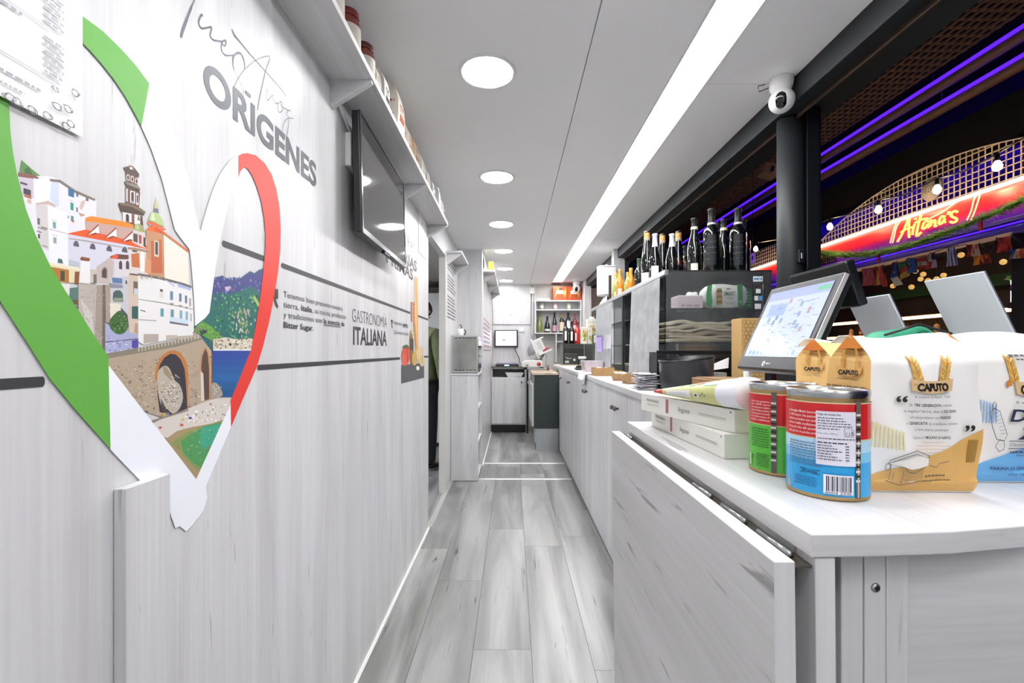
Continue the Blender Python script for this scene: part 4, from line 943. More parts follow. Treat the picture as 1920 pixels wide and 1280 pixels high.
cb('front dark wine bottle with white neck band and side lettering, left of the pair', 1334, 2.40, .335, .042, collar=('#e4e2dc', .73), capfrac=.26, lab='#13161d', labz=(.1, .58), logo='#4e525c', wrap=.55)
cb('slimmer dark wine bottle between the two front wide-shouldered bottles', 1357, 2.52, .315, .036, style='burgundy', collar=('#e0d8b8', .80), capfrac=.18)
cb('front dark wine bottle with white neck band, nearest the black column', 1384, 2.40, .338, .042, collar=('#e4e2dc', .73), capfrac=.26, lab='#13161d', labz=(.1, .58), logo='#4e525c', wrap=.55)
cb('dark wine bottle half hidden behind the bottle nearest the column', 1393, 2.56, .325, .040, collar=('#dcd8c8', .74), capfrac=.25)
cb('dark wine bottle half hidden behind the left wide-shouldered bottle', 1345, 2.62, .32, .040, collar=('#dcd8c8', .74), capfrac=.25)
cb('tall dark bottle with tan cork-coloured cap, leftmost of the three', 1213, 2.85, .335, .036, style='flute', capc='#c79a52', capfrac=.13, collar=('#e6dcc4', .82), lab='#e2e2ea', labz=(.05, .22))
cb('tall dark bottle with tan cork-coloured cap, middle of the three', 1242, 2.92, .335, .036, style='flute', capc='#c79a52', capfrac=.13, collar=('#e6dcc4', .82))
cb('tall dark bottle with tan cork-coloured cap, rightmost of the three', 1272, 2.85, .335, .036, style='flute', capc='#c79a52', capfrac=.13, collar=('#e6dcc4', .82))
cb('dark bottle with white foil neck and white label, left of two', 1228, 2.78, .30, .037, style='burgundy', capc='#e4e4ec', capfrac=.26, lab='#e6e6ee', labz=(.08, .34), wrap=.6)
cb('dark bottle with white foil neck, right of two', 1260, 2.78, .30, .037, style='burgundy', capc='#e4e4ec', capfrac=.26)
cb('small dark bottle tucked behind the two white-foil bottles', 1250, 3.02, .26, .030, style='bordeaux', capc='#26282a')
cb('small dark bottle just left of the cream-banded wine bottle', 1285, 2.95, .265, .032, style='bordeaux', capc='#26282a')
cb('short dark green bottle with a gold-labelled base, beside the juice bottles', 1198, 3.35, .265, .033, style='bordeaux', glassc='#10180f', capc='#3a5a3c', capfrac=.22, lab='#c8a45a', labz=(.02, .16))
def juice(px, Y, lab, c='#e08a1e'):
    x = (px-VX)*Y/F
    t = bottle('juice_bottle', lab, x, Y, BZ, .215, .029, glassc=c, capc='#c9a24a', capfrac=.12, style='juice', group='orange juice bottles on the glass case', lab='#e8dcc0', labz=(.05, .3), face=aim(x, Y), wrap=.5)
    MB().lathe([(.0140, .158), (.0133, .188)], (x, Y, BZ), 12, cap=False).build('green_neck', mat('green_neck', '#8a9a4a', .3), t)
juice(1162, 3.50, 'orange juice bottle with gold cap, front left of the four')
juice(1183, 3.45, 'orange juice bottle with gold cap, front right of the four')
juice(1155, 3.68, 'orange juice bottle behind the front left one, partly hidden', '#9fae4a')
juice(1177, 3.64, 'greenish juice bottle behind the front right one, partly hidden', '#9fae4a')
t = thing('dark_menu_card', 'narrow dark card standing beside the paper towel dispenser', 'card', (.855, 3.82, BZ))
MB().box(.805, .826, 3.80, 3.812, BZ, BZ+.22).build('card', mat('brown_card', '#3a2a24', .5), t)

# ---- towel dispenser on the post
t = thing('towel_dispenser', 'white rounded paper towel dispenser hanging on the grey post', 'dispenser', (.95, 4.66, 1.76))
n = 12; prof = [(1.045, 4.56), (1.045, 4.74), (.90, 4.74), (.875, 4.72), (.862, 4.65), (.875, 4.58), (.90, 4.56)]
MB().prism(prof, 2, 1.765, 2.045).build('shell', WHITE, t, bevel=.012, seg=3)
MB().prism([(.89+(a-.89)*1.0, b) for a, b in prof], 2, 2.046, 2.062).build('lid', WHITE, t, bevel=.006)
MB().lathe([(.012, 0), (.012, .02), (.009, .026), (.0005, .027)], (.965, 4.65, 2.062), 12).build('lock', ALU, t)
MB().hexa([(.86, 4.57, 1.62), (.95, 4.57, 1.66), (.95, 4.70, 1.66), (.86, 4.70, 1.62)], [(.86, 4.57, 1.622), (.95, 4.57, 1.77), (.95, 4.70, 1.77), (.86, 4.70, 1.622)]).build('towel_sheet', PAPER, t)
t = thing('wooden_rack', 'brown wooden rack under the towel dispenser on the case end', 'rack', (.95, 4.60, CZ))
MB().hexa([(.87, 4.42, BZ), (1.0, 4.42, BZ), (1.0, 4.48, BZ), (.87, 4.48, BZ)], [(.93, 4.42, BZ+.07), (1.04, 4.42, BZ+.10), (1.04, 4.48, BZ+.10), (.93, 4.48, BZ+.07)]).build('block', mat('brown_wood', '#6b4a2c', .5, vary=.3, vscale=30), t, bevel=.003)

# ---- things on the worktop
BIN = mat('bin_black', '#1b1d1f', .33)
t = thing('black_bin', 'black oval plastic tub with sloping rim standing on the worktop', 'tub', (.775, 2.03, WT))
m = MB(); nb = 36; vs = []; fs = []
def rimz(a): return .150+.012*math.cos(a-.3)
lv = []
for (k, f) in ((.86, lambda a: 0.0), (.90, lambda a: .006), (.955, lambda a: .035), (.96, lambda a: .04), (1.0, lambda a: rimz(a)-.012), (1.03, lambda a: rimz(a)-.010), (1.03, lambda a: rimz(a)), (.985, lambda a: rimz(a)), (.92, lambda a: .04), (.3, lambda a: .03)):
    for i in range(nb):
        a = 2*PI*i/nb; vs.append((.775+.118*k*math.cos(a), 2.03+.098*k*math.sin(a), WT+.0002+f(a)))
for j in range(9):
    for i in range(nb): fs.append((j*nb+i, j*nb+(i+1) % nb, (j+1)*nb+(i+1) % nb, (j+1)*nb+i))
fs.append(list(range(nb))[::-1]); fs.append([9*nb+i for i in range(nb)])
m.add(vs, fs, True).build('tub_wall', BIN, t)
# perforated basket
t = thing('perforated_basket', 'long black perforated plastic basket behind the black tub', 'basket', (.88, 2.2, WT))
bx0, bx1, by0, by1, bz0, bz1 = .69, 1.125, 2.175, 2.30, WT, 1.195
m = MB()
m.box(bx0, bx1, by0, by0+.003, bz0, bz0+.06).box(bx0, bx1, by0, by0+.003, bz1-.012, bz1)
nx = 46
for i in range(nx+1): x = bx0+.045+(bx1-bx0-.06)*i/nx; m.box(x-.0016, x+.0016, by0+.0002, by0+.0028, bz0+.06, bz1-.012)
for j in range(1, 12): z = bz0+.06+(bz1-bz0-.072)*j/12; m.box(bx0+.045, bx1-.015, by0+.0004, by0+.0026, z-.0016, z+.0016)
m.box(bx0, bx0+.046, by0, by0+.003, bz0+.06, bz1-.012).box(bx1-.016, bx1, by0, by0+.003, bz0+.06, bz1-.012).box(.80, .82, by0-.002, by0+.003, bz0+.06, bz1)
o = m.build('perforated_side', BLACK, t); o['kind'] = 'stuff'
MB().box(bx0, bx1, by1-.003, by1, bz0, bz1-.03).build('rear_side', BLACK, t)
MB().box(bx0, bx0+.003, by0+.003, by1-.003, bz0, bz1).build('end_side', BLACK, t); MB().box(bx1-.003, bx1, by0+.003, by1-.003, bz0, bz1).build('end_side', BLACK, t)
MB().box(bx0, bx1, by0+.003, by1-.003, bz0, bz0+.003).build('bottom', BLACK, t)
MB().box(bx0-.002, bx1+.002, by0-.004, by0+.005, bz1, bz1+.008).build('rim', BLACK, t, bevel=.002)
# crumpled paper piles
def paper_pile(name, label, x, y, w, l, n, seed, z0=WT, dz=.006, tint='#e9e9ee'):
    t = thing(name, label, 'papers', (x, y, z0)); r_ = random.Random(seed); M_ = mat('paper_'+tint[1:], tint, .75)
    for k in range(n):
        a = r_.uniform(-.35, .35); nx = 6; vs = []; fs = []; ph = r_.uniform(0, 6); ox, oy = r_.uniform(-.006, .006), r_.uniform(-.008, .008)
        for i in range(nx+1):
            for j in range(nx+1):
                u, v = (i/nx-.5)*w, (j/nx-.5)*l; z = .0008+k*dz+.5*dz*(1+math.sin(u*60+ph)*math.sin(v*45+ph*2))*(.9)
                vs.append((x+ox+u*math.cos(a)-v*math.sin(a), y+oy+u*math.sin(a)+v*math.cos(a), z0+max(z, .0008)))
        for i in range(nx):
            for j in range(nx): q = i*(nx+1)+j; fs.append((q, q+nx+1, q+nx+2, q+1))
        o = MB().add(vs, fs, True).build('sheet', M_, t); so = o.modifiers.new('s', 'SOLIDIFY'); so.thickness = .0007; so.offset = 1
paper_pile('receipt_pile', 'rumpled pile of white receipts left of the black tub', .628, 2.16, .085, .15, 9, 3, dz=.0085)
paper_pile('invoice_pile', 'loose white sheets lying right of the black tub by the till', .965, 1.90, .13, .09, 6, 8, dz=.012)
t = thing('leaning_sheet', 'white sheet of paper leaning against the perforated basket', 'paper', (.99, 2.1, WT))
MB().hexa([(.88, 2.155, 1.10), (1.02, 2.150, 1.12), (1.02, 2.1505, 1.12), (.88, 2.1555, 1.10)], [(.90, 2.168, 1.115), (1.03, 2.166, 1.17), (1.03, 2.1665, 1.17), (.90, 2.1685, 1.115)]).build('sheet', PAPER, t)
MB().box(.91, .99, 2.10, 2.17, WT, 1.10).build('holder_box', mat('grey_card', '#8d8c8a', .7), t, bevel=.002)
# kraft boats and boxes
def boat(label, x, y, w, l, h, rz, fill):
    t = thing('kraft_boat_tray', label, 'tray', (x, y, WT), 'brown card boat trays on the worktop'); c, s_ = math.cos(rz), math.sin(rz)
    def R(a, b, z): return (x+a*c-b*s_, y+a*s_+b*c, WT+z)
    vs = []; fs = []; n = 8
    ringo = [(-.5, -.5), (0, -.5), (.5, -.5), (.5, 0), (.5, .5), (0, .5), (-.5, .5), (-.5, 0)]
    for (k, z) in ((.68, .0005), (1.0, h), (.985, h), (.66, .003)):
        for (a, b) in ringo:
            cut = h*.22 if (a == 0 or b == 0) and z == h else 0; vs.append(R(a*w*k, b*l*k, z-cut))
    for j in range(3):
        for i in range(8): fs.append((j*8+i, j*8+(i+1) % 8, (j+1)*8+(i+1) % 8, (j+1)*8+i))
    fs.append(list(range(8))[::-1]); fs.append([24+i for i in range(8)])
    MB().add(vs, fs).build('card', KRAFT, t)
    for k in range(3):
        MB().lathe([(.0005, 0), (.016, .004), (.020, .014), (.014, .026), (.0005, .030)], R((-.22+.22*k)*w, (.1*(k-1))*l, h*.45), 10, cap=False).build('contents', mat('fill_'+fill[1:], fill, .5), t)
boat('nearer brown card boat tray holding dark sachets, beside the receipt pile', .668, 2.52, .125, .12, .055, .2, '#3a3634')
boat('farther brown card boat tray holding pale sachets', .662, 2.80, .115, .11, .05, -.1, '#d8cfc8')
t = thing('wooden_box', 'open tan wooden box of napkins near the hanging napkin', 'box', (.665, 3.36, WT))
m = MB(); wx0, wx1, wy0, wy1 = .592, .735, 3.28, 3.43
m.box(wx0, wx1, wy0, wy0+.006, WT, WT+.06).box(wx0, wx1, wy1-.006, wy1, WT, WT+.06).box(wx0, wx0+.006, wy0+.006, wy1-.006, WT, WT+.06).box(wx1-.006, wx1, wy0+.006, wy1-.006, WT, WT+.06).box(wx0+.006, wx1-.006, wy0+.006, wy1-.006, WT, WT+.004)
m.build('box', mat('tan_wood', '#b58f5e', .6, vary=.2, vscale=18), t)
t = thing('wooden_block', 'small tan block between the wooden box and the boat trays', 'box', (.71, 3.08, WT))
MB().box(.68, .745, 3.03, 3.12, WT, WT+.045).build('block', mat('tan_wood'), t, bevel=.002)
t = thing('clear_tub', 'translucent pinkish plastic tub behind the wooden box', 'tub', (.66, 3.83, WT))
MB().hexa([(.60, 3.75, WT+.0005), (.74, 3.75, WT+.0005), (.74, 3.92, WT+.0005), (.60, 3.92, WT+.0005)], [(.585, 3.73, WT+.10), (.745, 3.73, WT+.10), (.745, 3.94, WT+.10), (.585, 3.94, WT+.10)]).build('tub', glass('pink_plastic', (.9, .82, .86), .2, haze=.5, hazecol='#ecdfe4'), t, bevel=.004)
paper_pile('napkin_stack', 'white napkins in the open wooden box', .66, 3.355, .09, .10, 4, 12, z0=WT+.012, dz=.012, tint='#f0eef0')
# hanging napkin
t = thing('hanging_napkin', 'white napkin draped over the worktop edge above a cabinet door', 'napkin', (.56, 3.55, WT))
def napkin(dx, zlow, seed):
    vs = []; fs = []; n = 12
    pth = [(.66, WT+.003), (.60, WT+.004), (.565, WT+.005), (XR-.012-dx, WT+.001), (XR-.018-dx, WT-.04), (XR-.022-dx, zlow)]
    for i in range(n+1):
        v = i/n; y = 3.40+.30*v; k = 1-.22*abs(2*v-1)
        for (x, z) in pth: vs.append((x-.006*math.sin(v*14+seed)*(1 if z < WT-.01 else .0), y, WT+(z-WT)*(k if z < WT-.01 else 1)+(.004*abs(math.sin(v*9+seed)) if z > WT else 0)))
    for i in range(n):
        for j in range(5): q = i*6+j; fs.append((q, q+6, q+7, q+1))
    o = MB().add(vs, fs, True).build('cloth_layer', mat('napkin_white', '#f2f2f6', .8), t); so = o.modifiers.new('s', 'SOLIDIFY'); so.thickness = .0008
napkin(.004, WT-.085, 0); napkin(.010, WT-.055, 2)
t = thing('black_scanner', 'small black gadget lying near the far end of the worktop', 'gadget', (.66, 4.35, WT))
MB().box(.60, .70, 4.30, 4.42, WT, WT+.022).build('body', BLACK, t, bevel=.006); MB().tube([(.61, 4.33, WT+.03), (.66, 4.36, WT+.034), (.70, 4.40, WT+.028)], .011, 8).build('grip', BLACK, t)
for k, (x, y, w) in enumerate(((.745, 4.60, 'left'), (.80, 4.12, 'right'))):
    if k == 0:
        t = thing('glass_jar', 'clear glass jar with white lid behind the wooden box, '+w, 'jar', (x-.04, y, WT), 'clear jars')
        MB().lathe([(.04, 0), (.045, .01), (.045, .09), (.036, .10)], (x-.04, y, WT+.0005), 16).build('jar_glass', GLASS, t); MB().lathe([(.04, .10), (.04, .125), (.0005, .126)], (x-.04, y, WT+.0005), 16).build('lid', WHITE, t)

# ---- small glass case at the far end
t = thing('small_glass_case', 'small glass counter case at the far end of the worktop', 'display case', (.87, 5.8, WT))
sx0, sx1, sy0, sy1, sz1 = .625, 1.12, 5.60, 6.12, 1.285
MB().box(sx0, sx1, sy0, sy0+.005, WT+.01, sz1).build('front_glass', GLASS, t); MB().box(sx0, sx0+.005, sy0+.005, sy1, WT+.01, sz1).build('side_glass', GLASS, t)
MB().box(sx0, sx1, sy0, sy1, sz1, sz1+.007).build('top_glass', GLASS, t); MB().box(sx0, sx1, sy0, sy1, WT, WT+.01).build('base', mat('pale_wood', '#cdbf9e', .6), t)
MB().box(sx0, sx1, sy1-.006, sy1, WT+.01, sz1).build('rear_panel', mat('dark_panel', '#5a5854', .6), t)
MB().box(sx0+.01, sx1-.01, sy0+.08, sy1-.01, 1.235, 1.241).build('inner_shelf', GLASS, t)
MB().box(.88, .886, sy0-.002, sy0+.004, WT+.01, sz1).build('divider', ALU, t)
t = thing('black_appliance', 'small black appliance with a round white dial inside the far glass case', 'appliance', (.74, 5.8, WT+.01))
MB().box(.65, .82, 5.72, 5.95, WT+.0105, WT+.15).build('body', mat('appliance_grey', '#4b4a48', .4), t, bevel=.008)
MB().lathe([(.0005, -.012), (.026, -.012), (.028, 0)], (.775, 5.72, WT+.07), 18, axis=1).build('dial_rim', BLACK, t); MB().lathe([(.0005, -.014), (.018, -.014)], (.775, 5.7198, WT+.07), 16, axis=1, cap=False).build('dial_face', WHITE, t)
MB().box(.66, .71, 5.715, 5.72, WT+.03, WT+.06).build('white_tag', WHITE, t); MB().tube([(.66, 5.74, WT+.15), (.67, 5.72, WT+.10), (.70, 5.71, WT+.085), (.74, 5.715, WT+.09)], .004, 6).build('cable', WHITE, t)
SZ2 = sz1+.0075
GS = 'things on the far glass case'
bottle('wine_bottle', 'dark bottle with white label on the far glass case, left of two', .685, 5.86, SZ2, .30, .036, lab='#e6e4e0', labz=(.15, .55), group=GS, face=aim(.685, 5.86), wrap=.35)
bottle('wine_bottle', 'dark bottle with white label on the far glass case, right of two', .765, 5.88, SZ2, .29, .036, lab='#e6e4e0', labz=(.15, .55), group=GS, face=aim(.765, 5.88), wrap=.35)
bottle('wine_bottle', 'bright red bottle with a red cap on the far glass case', .835, 5.85, SZ2, .28, .036, glassc='#b3161c', capc='#8a1218', lab='#e6dcd8', labz=(.15, .5), group=GS, face=aim(.835, 5.85)-.6, wrap=.3)
def carton(label, x0, x1, y0, y1, z0, h, c, seed, handle=False, pr=('#c8b43c', '#c85a3c', '#8a9a4a')):
    t = thing('printed_carton', label, 'carton', ((x0+x1)/2, (y0+y1)/2, z0), 'printed cartons on the far glass case')
    MB().box(x0, x1, y0, y1, z0, z0+h).build('carton', mat('carton_'+c[1:], c, .5), t, bevel=.002)
    d = Decal(lambda x, z, l: (x, y0-l, z), .0006); r_ = random.Random(seed)
    for k in range(9): d.ell(r_.uniform(x0+.02, x1-.02), r_.uniform(z0+.03, z0+h*.75), r_.uniform(.008, .02), r_.uniform(.012, .03), r_.choice(pr), 10)
    d.lines(x0+.012, x1-.012, z0+h*.85, .008, '#a8a090'); d.build('print', t)
    if handle: MB().box((x0+x1)/2-.03, (x0+x1)/2+.03, (y0+y1)/2-.004, (y0+y1)/2+.004, z0+h, z0+h+.03).build('handle', WHITE, t)
carton('narrow white carton with a red and green leafy print on the far glass case', .865, .935, 5.72, 5.80, SZ2, .21, '#e4e0cc', 4)
carton('tall white carton with handle and yellow print on the far glass case', .945, 1.075, 5.75, 5.87, SZ2, .315, '#e2dfd2', 5, True, ('#c8b85a', '#a8b05a', '#b8743c'))
t = thing('black_box', 'black box with a white label right of the cartons on the far case', 'box', (1.08, 5.66, SZ2))
MB().box(1.0, 1.115, 5.62, 5.74, SZ2, SZ2+.115).build('box', BLACK, t, bevel=.003); MB().box(1.005, 1.03, 5.6185, 5.62, SZ2+.012, SZ2+.105).build('label_strip', WHITE, t)

# ================================================================ BACK WALL THINGS
# back cabinet with granite top
bc = thing('back_cabinet', 'whitewashed cabinet with open slot and dark stone top against the back wall', 'cabinet', (-.06, 6.9, 0))
MB().box(-.312, .195, 6.67, 7.17, .12, .135).box(-.312, -.297, 6.67, 7.17, .135, .955).box(.178, .195, 6.67, 7.17, .135, .955).box(-.297, .178, 7.155, 7.17, .135, .955).box(-.297, .178, 6.67, 7.155, .80, .815).box(-.297, .178, 6.67, 7.155, .94, .955).build('body', W_Z, bc)
MB().box(-.312, .20, 6.65, 7.17, .955, .975).build('stone_top', mat('speckled_granite', '#6e6a66', .25, vary=.6, vscale=160), bc, bevel=.002)
dd = MB().box(-.308, .178, 6.648, 6.668, .14, .80).build('door', W_Z, bc, bevel=.0015); knob_ = MB().lathe([(.006, 0), (.006, -.012), (.013, -.018), (.012, -.026), (.0005, -.028)], (.135, 6.648, .745), 12, axis=1).build('knob', KNOB, dd)
MB().box(-.312, .195, 6.72, 7.1, 0, .12).build('plinth', BLACK, bc)
t = thing('white_tray', 'white plastic tray in the open slot of the back cabinet', 'tray', (.03, 6.85, .815))
MB().hexa([(-.07, 6.72, .8155), (.13, 6.72, .8155), (.13, 7.0, .8155), (-.07, 7.0, .8155)], [(-.11, 6.69, .885), (.165, 6.69, .885), (.165, 7.02, .885), (-.11, 7.02, .885)]).build('dish', WHITE, t, bevel=.004)
# kitchen scale
t = thing('kitchen_scale', 'flat black kitchen scale with glowing display on the stone top', 'scale', (-.09, 6.8, .975))
MB().box(-.25, .09, 6.68, 6.95, .976, 1.005).build('base', BLACK, t, bevel=.008); MB().box(-.235, .075, 6.70, 6.93, 1.005, 1.03).build('pan', mat('scale_pan', '#a8a0b8', .2, metal=.8), t, bevel=.006)
MB().box(-.12, -.05, 6.676, 6.681, .982, 1.0).build('display', mat('lcd_blue', '#9fd8f0', .3, emit='#9fd8f0', estr=.8), t)
# wall monitor
t = thing('wall_monitor', 'bright flat monitor on the back wall above the scale', 'monitor', (-.1, 7.16, 1.4))
MB().box(-.285, .085, 7.135, 7.17, 1.265, 1.53).build('frame', BLACK, t, bevel=.004)
d = Decal(lambda x, z, l: (x, 7.135-l, z), .0006); d.rect(-.262, .062, 1.285, 1.515, '#efe6f6')
for (x, z, w, h, c) in ((-.16, 1.36, .05, .03, '#8a7a9a'), (-.09, 1.385, .02, .012, '#b0a4bc'), (-.14, 1.325, .03, .012, '#d8a8b8'), (-.02, 1.42, .06, .012, '#c8b8d8'), (-.12, 1.44, .12, .008, '#d0b8d8'), (.0, 1.35, .03, .05, '#cfc4dc'), (-.23, 1.30, .1, .008, '#a0b8d8')): d.rect(x, x+w, z, z+h, c)
d.build('screen_image', t, attrmat('screen_glow', .3, emit=1.05)); MB().tube([(.03, 7.16, 1.265), (.05, 7.15, 1.2), (.10, 7.14, 1.1), (.12, 7.14, 1.0)], .006, 6).build('cable', BLACK, t)
MB().box(-.14, -.06, 7.17, 7.2, 1.34, 1.46).build('wall_mount', BLACKM, t)
t = thing('wall_switch', 'white switch plate on the back wall beside the monitor', 'switch', (.14, 7.19, 1.53)); MB().box(.10, .19, 7.176, 7.192, 1.50, 1.57).build('plate', WHITE, t, bevel=.004); MB().box(.115, .175, 7.172, 7.176, 1.515, 1.555).build('rocker', WHITE, t, bevel=.002)
t = thing('junction_box', 'white junction box with conduit high on the back wall', 'box', (.30, 7.18, 2.1)); MB().box(.275, .345, 7.13, 7.18, 2.10, 2.20).build('housing', WHITE, t, bevel=.004); MB().tube([(.315, 7.17, 2.10), (.315, 7.17, 1.2)], .009, 8).build('conduit', WHITE, t)
# wall shelving
ws = thing('bottle_shelf_unit', 'whitewashed wall shelf unit holding bottles at the back', 'shelf', (.72, 7.05, 1.47))
u0, u1, v0, v1 = .345, 1.055, 6.95, YB-.021
for nm, b_ in (('side', (u0, u0+.016, v0, v1, 1.465, 1.978)), ('side', (u1-.016, u1, v0, v1, 1.465, 1.978)), ('shelf', (u0+.016, u1-.016, v0, v1, 1.465, 1.481)), ('shelf', (u0+.016, u1-.016, v0, v1, 1.822, 1.838)), ('shelf', (u0+.016, u1-.016, v0, v1, 1.962, 1.978)),
               ('side', (.66, .676, v0, v1, 1.03, 1.465)), ('shelf', (.676, 1.05, v0, v1, 1.335, 1.351)), ('back', (u0+.016, u1-.016, v1-.006, v1, 1.481, 1.962))):
    box(nm, W_X if nm == 'shelf' else W_Z, ws, *b_)
GW = 'bottles on the back wall shelf'
bb = lambda txt, x, h, r, **k: bottle('wine_bottle', txt, x, 7.06, 1.4812, h, r, group=GW, face=aim(x, 7.06), **k)
bb('olive green round-bellied bottle, leftmost on the back wall shelf', .42, .300, .052, style='amphora', glassc='#7d8042', capc=None)
bb('short black bottle with a white band, second on the back wall shelf', .54, .255, .044, style='amphora', glassc='#0f100f', capc='#1b1b1d', lab='#d8d4cc', labz=(.12, .24))
bb('black sparkling bottle with a pink label, third on the back wall shelf', .653, .315, .036, style='burgundy', lab='#b88a9a', labz=(.08, .38))
bb('dark bottle with a beige label and gold neck, fourth on the back wall shelf', .765, .305, .037, lab='#d9c8ae', labz=(.1, .55), capc='#b08a4a')
bb('dark bottle with a white label, fifth on the back wall shelf', .864, .315, .039, lab='#dcdce0', labz=(.22, .6))
bb('rose pink bottle, rightmost on the back wall shelf', .967, .300, .036, glassc='#8a3a40', capc='#a85048', lab='#d8b8b8', labz=(.1, .4))
for i, (x, c, w) in enumerate(((.455, '#b9bd9a', 'pale green'), (.665, '#d8b8bc', 'pink and white'), (.875, '#c8d8b0', 'light lime'))):
    t = thing('drink_can', '%s small can standing on the upper back shelf' % w, 'can', (x, 7.05, 1.8385), 'small cans on the upper back shelf')
    MB().lathe([(.026, 0), (.030, .006), (.030, .088), (.026, .096)], (x, 7.05, 1.8385), 16).build('can_body', mat('can_'+c[1:], c, .35), t); MB().lathe([(.0303, .03), (.0303, .065)], (x, 7.05, 1.8385), 16, cap=False).build('label_band', WHITE, t)
for i, (x0, x1, w) in enumerate(((.618, .842, 'left'), (.846, 1.052, 'right'))):
    t = thing('orange_gift_box', '%s of two orange boxes with white labels on top of the back shelf unit' % w, 'box', ((x0+x1)/2, 7.05, 1.9785))
    MB().box(x0, x1, 6.96, 7.17, 1.9785, 2.19).build('carton', mat('orange_card', '#c4501e', .45, vary=.25, vscale=12), t, bevel=.004)
    d = Decal(lambda x, z, l: (x, 6.96-l, z), .0006); xm = (x0+x1)/2
    d.poly([(x0+.02,2.0),(x0+.05,2.12),(x0+.09,2.17),(x0+.07,2.10)], '#e8a03c'); d.poly([(x1-.05,2.02),(x1-.02,2.08),(x1-.03,2.17),(x1-.06,2.10)], '#e8a03c'); d.ell(xm+.01, 2.155, .03, .018, '#3a2a1c'); d.ell(xm+.03, 2.04, .02, .03, '#8a4a1c')
    d.rect(xm-.062, xm+.05, 2.075, 2.125, '#efe8dc'); d.lines(xm-.045, xm+.035, 2.095, .01, '#9a8a7a'); d.build('print', t)
t = thing('white_flat_box', 'flat white box on the left top of the back shelf unit', 'box', (.48, 7.05, 1.9785)); MB().box(.375, .57, 6.97, 7.15, 1.9785, 2.003).build('carton', WHITE, t, bevel=.002); MB().box(.37, .575, 6.965, 7.155, 2.003, 2.009).build('lid', WHITE, t, bevel=.001)
# dark refrigerator
fr = thing('undercounter_refrigerator', 'low refrigerator with dark side panel and pale stone top at the aisle end', 'refrigerator', (.41, 6.1, 0))
MB().box(.262, .555, 5.47, 5.485, .27, .91).build('side_panel', mat('dark_green_panel', '#2c3534', .45, vary=.12, vscale=4), fr, bevel=.002)
MB().box(.262, .555, 5.485, 6.63, .10, .91).build('body', mat('fridge_steel', '#a8acaa', .35, metal=.6), fr)
MB().box(.285, .555, 5.475, 6.6, 0, .27).build('base_panel', mat('grey_base', '#9ca0a2', .5), fr)
for (a, b) in ((5.50, 6.05), (6.07, 6.62)):
    dd = MB().box(.232, .260, a, b, .29, .80).build('door', mat('fridge_door', '#c4c9c6', .4, metal=.2), fr, bevel=.004); MB().box(.214, .232, a+.04, b-.04, .74, .77).build('handle', ALU, dd, bevel=.003)
MB().box(.235, .556, 5.462, 6.64, .912, .94).build('stone_top', mat('pale_marble', '#cbb8a2', .25, vary=.35, vscale=9), fr, bevel=.003)
MB().box(.205, .232, 6.64, 6.66, 0, .95).build('dark_gap_strip', BLACK, fr)  # black strip stands in for the shaded gap beside the back cabinet
# meat slicer
sl = thing('meat_slicer', 'white meat slicer with red knob and red handle on the pale stone top', 'slicer', (.36, 6.35, .94))
SLW = mat('slicer_enamel', '#d2d2d0', .28)
MB().box(.20, .50, 6.28, 6.56, .9405, .96).build('foot_plate', mat('slicer_steel', '#8d9090', .3, metal=1), sl, bevel=.004)
MB().prism([(.13, .975), (.42, .975), (.42, 1.055), (.39, 1.075), (.18, 1.07), (.13, 1.04)], 1, 6.30, 6.46).build('motor_housing', SLW, sl, bevel=.012, seg=3)
MB().box(.16, .21, 6.35, 6.5, .9405, .976).box(.38, .43, 6.31, 6.5, .96, .976).build('feet', BLACK, sl)
MB().lathe([(.0005, -.012), (.026, -.012), (.028, 0)], (.365, 6.30, 1.02), 18, axis=1).build('red_knob', mat('slicer_red', '#a8232c', .3), sl)
MB().lathe([(.0005, -.008), (.018, -.008), (.02, 0)], (.20, 6.30, 1.01), 14, axis=1).build('dial', STEEL, sl)
Mb = Matrix.Translation((.335, 6.40, 1.20)) @ Matrix.Rotation(.38, 4, 'Y') @ Matrix.Rotation(PI/2, 4, 'X')
m = MB(); m.lathe([(.0005, -.012), (.08, -.012), (.125, -.006), (.128, 0), (.125, .006), (.0005, .008)], (0, 0, 0), 32); m.v = [Mb @ v for v in m.v]; m.build('blade', STEEL, sl)
Mg = Matrix.Translation((.315, 6.36, 1.23)) @ Matrix.Rotation(-.42, 4, 'Y')
MB().obox(Mg, .035, .05, .30).obox(Mg @ Matrix.Translation((.075, 0, .0)), .115, .012, .22).build('blade_guard', SLW, sl, bevel=.006)
MB().obox(Mg @ Matrix.Translation((.078, -.007, .02)), .06, .004, .12).build('guard_plate', ALU, sl)
MB().obox(Matrix.Translation((.36, 6.36, 1.365)) @ Matrix.Rotation(-.42, 4, 'Y'), .15, .02, .018).build('thickness_bar', WHITE, sl, bevel=.003)
Mc = Matrix.Translation((.46, 6.36, 1.18)) @ Matrix.Rotation(-.42, 4, 'Y')
MB().obox(Mc, .20, .16, .012).obox(Mc @ Matrix.Translation((-.09, 0, .025)), .012, .16, .05).build('carriage', SLW, sl, bevel=.004)
MB().tube([(.42, 6.30, 1.20), (.46, 6.29, 1.225), (.51, 6.28, 1.262)], [.010, .014, .008], 10).build('red_handle', mat('slicer_red'), sl)
MB().tube([(.40, 6.40, 1.07), (.41, 6.40, 1.13), (.44, 6.38, 1.17)], .014, 8).build('carriage_arm', STEEL, sl)
MB().tube([(.47, 6.36, 1.16), (.465, 6.34, 1.05), (.47, 6.33, .97)], .006, 6).build('rod', STEEL, sl)
t = thing('small_red_bottle', 'tiny red bottle beside the slicer on the pale stone top', 'bottle', (.475, 6.2, .94))
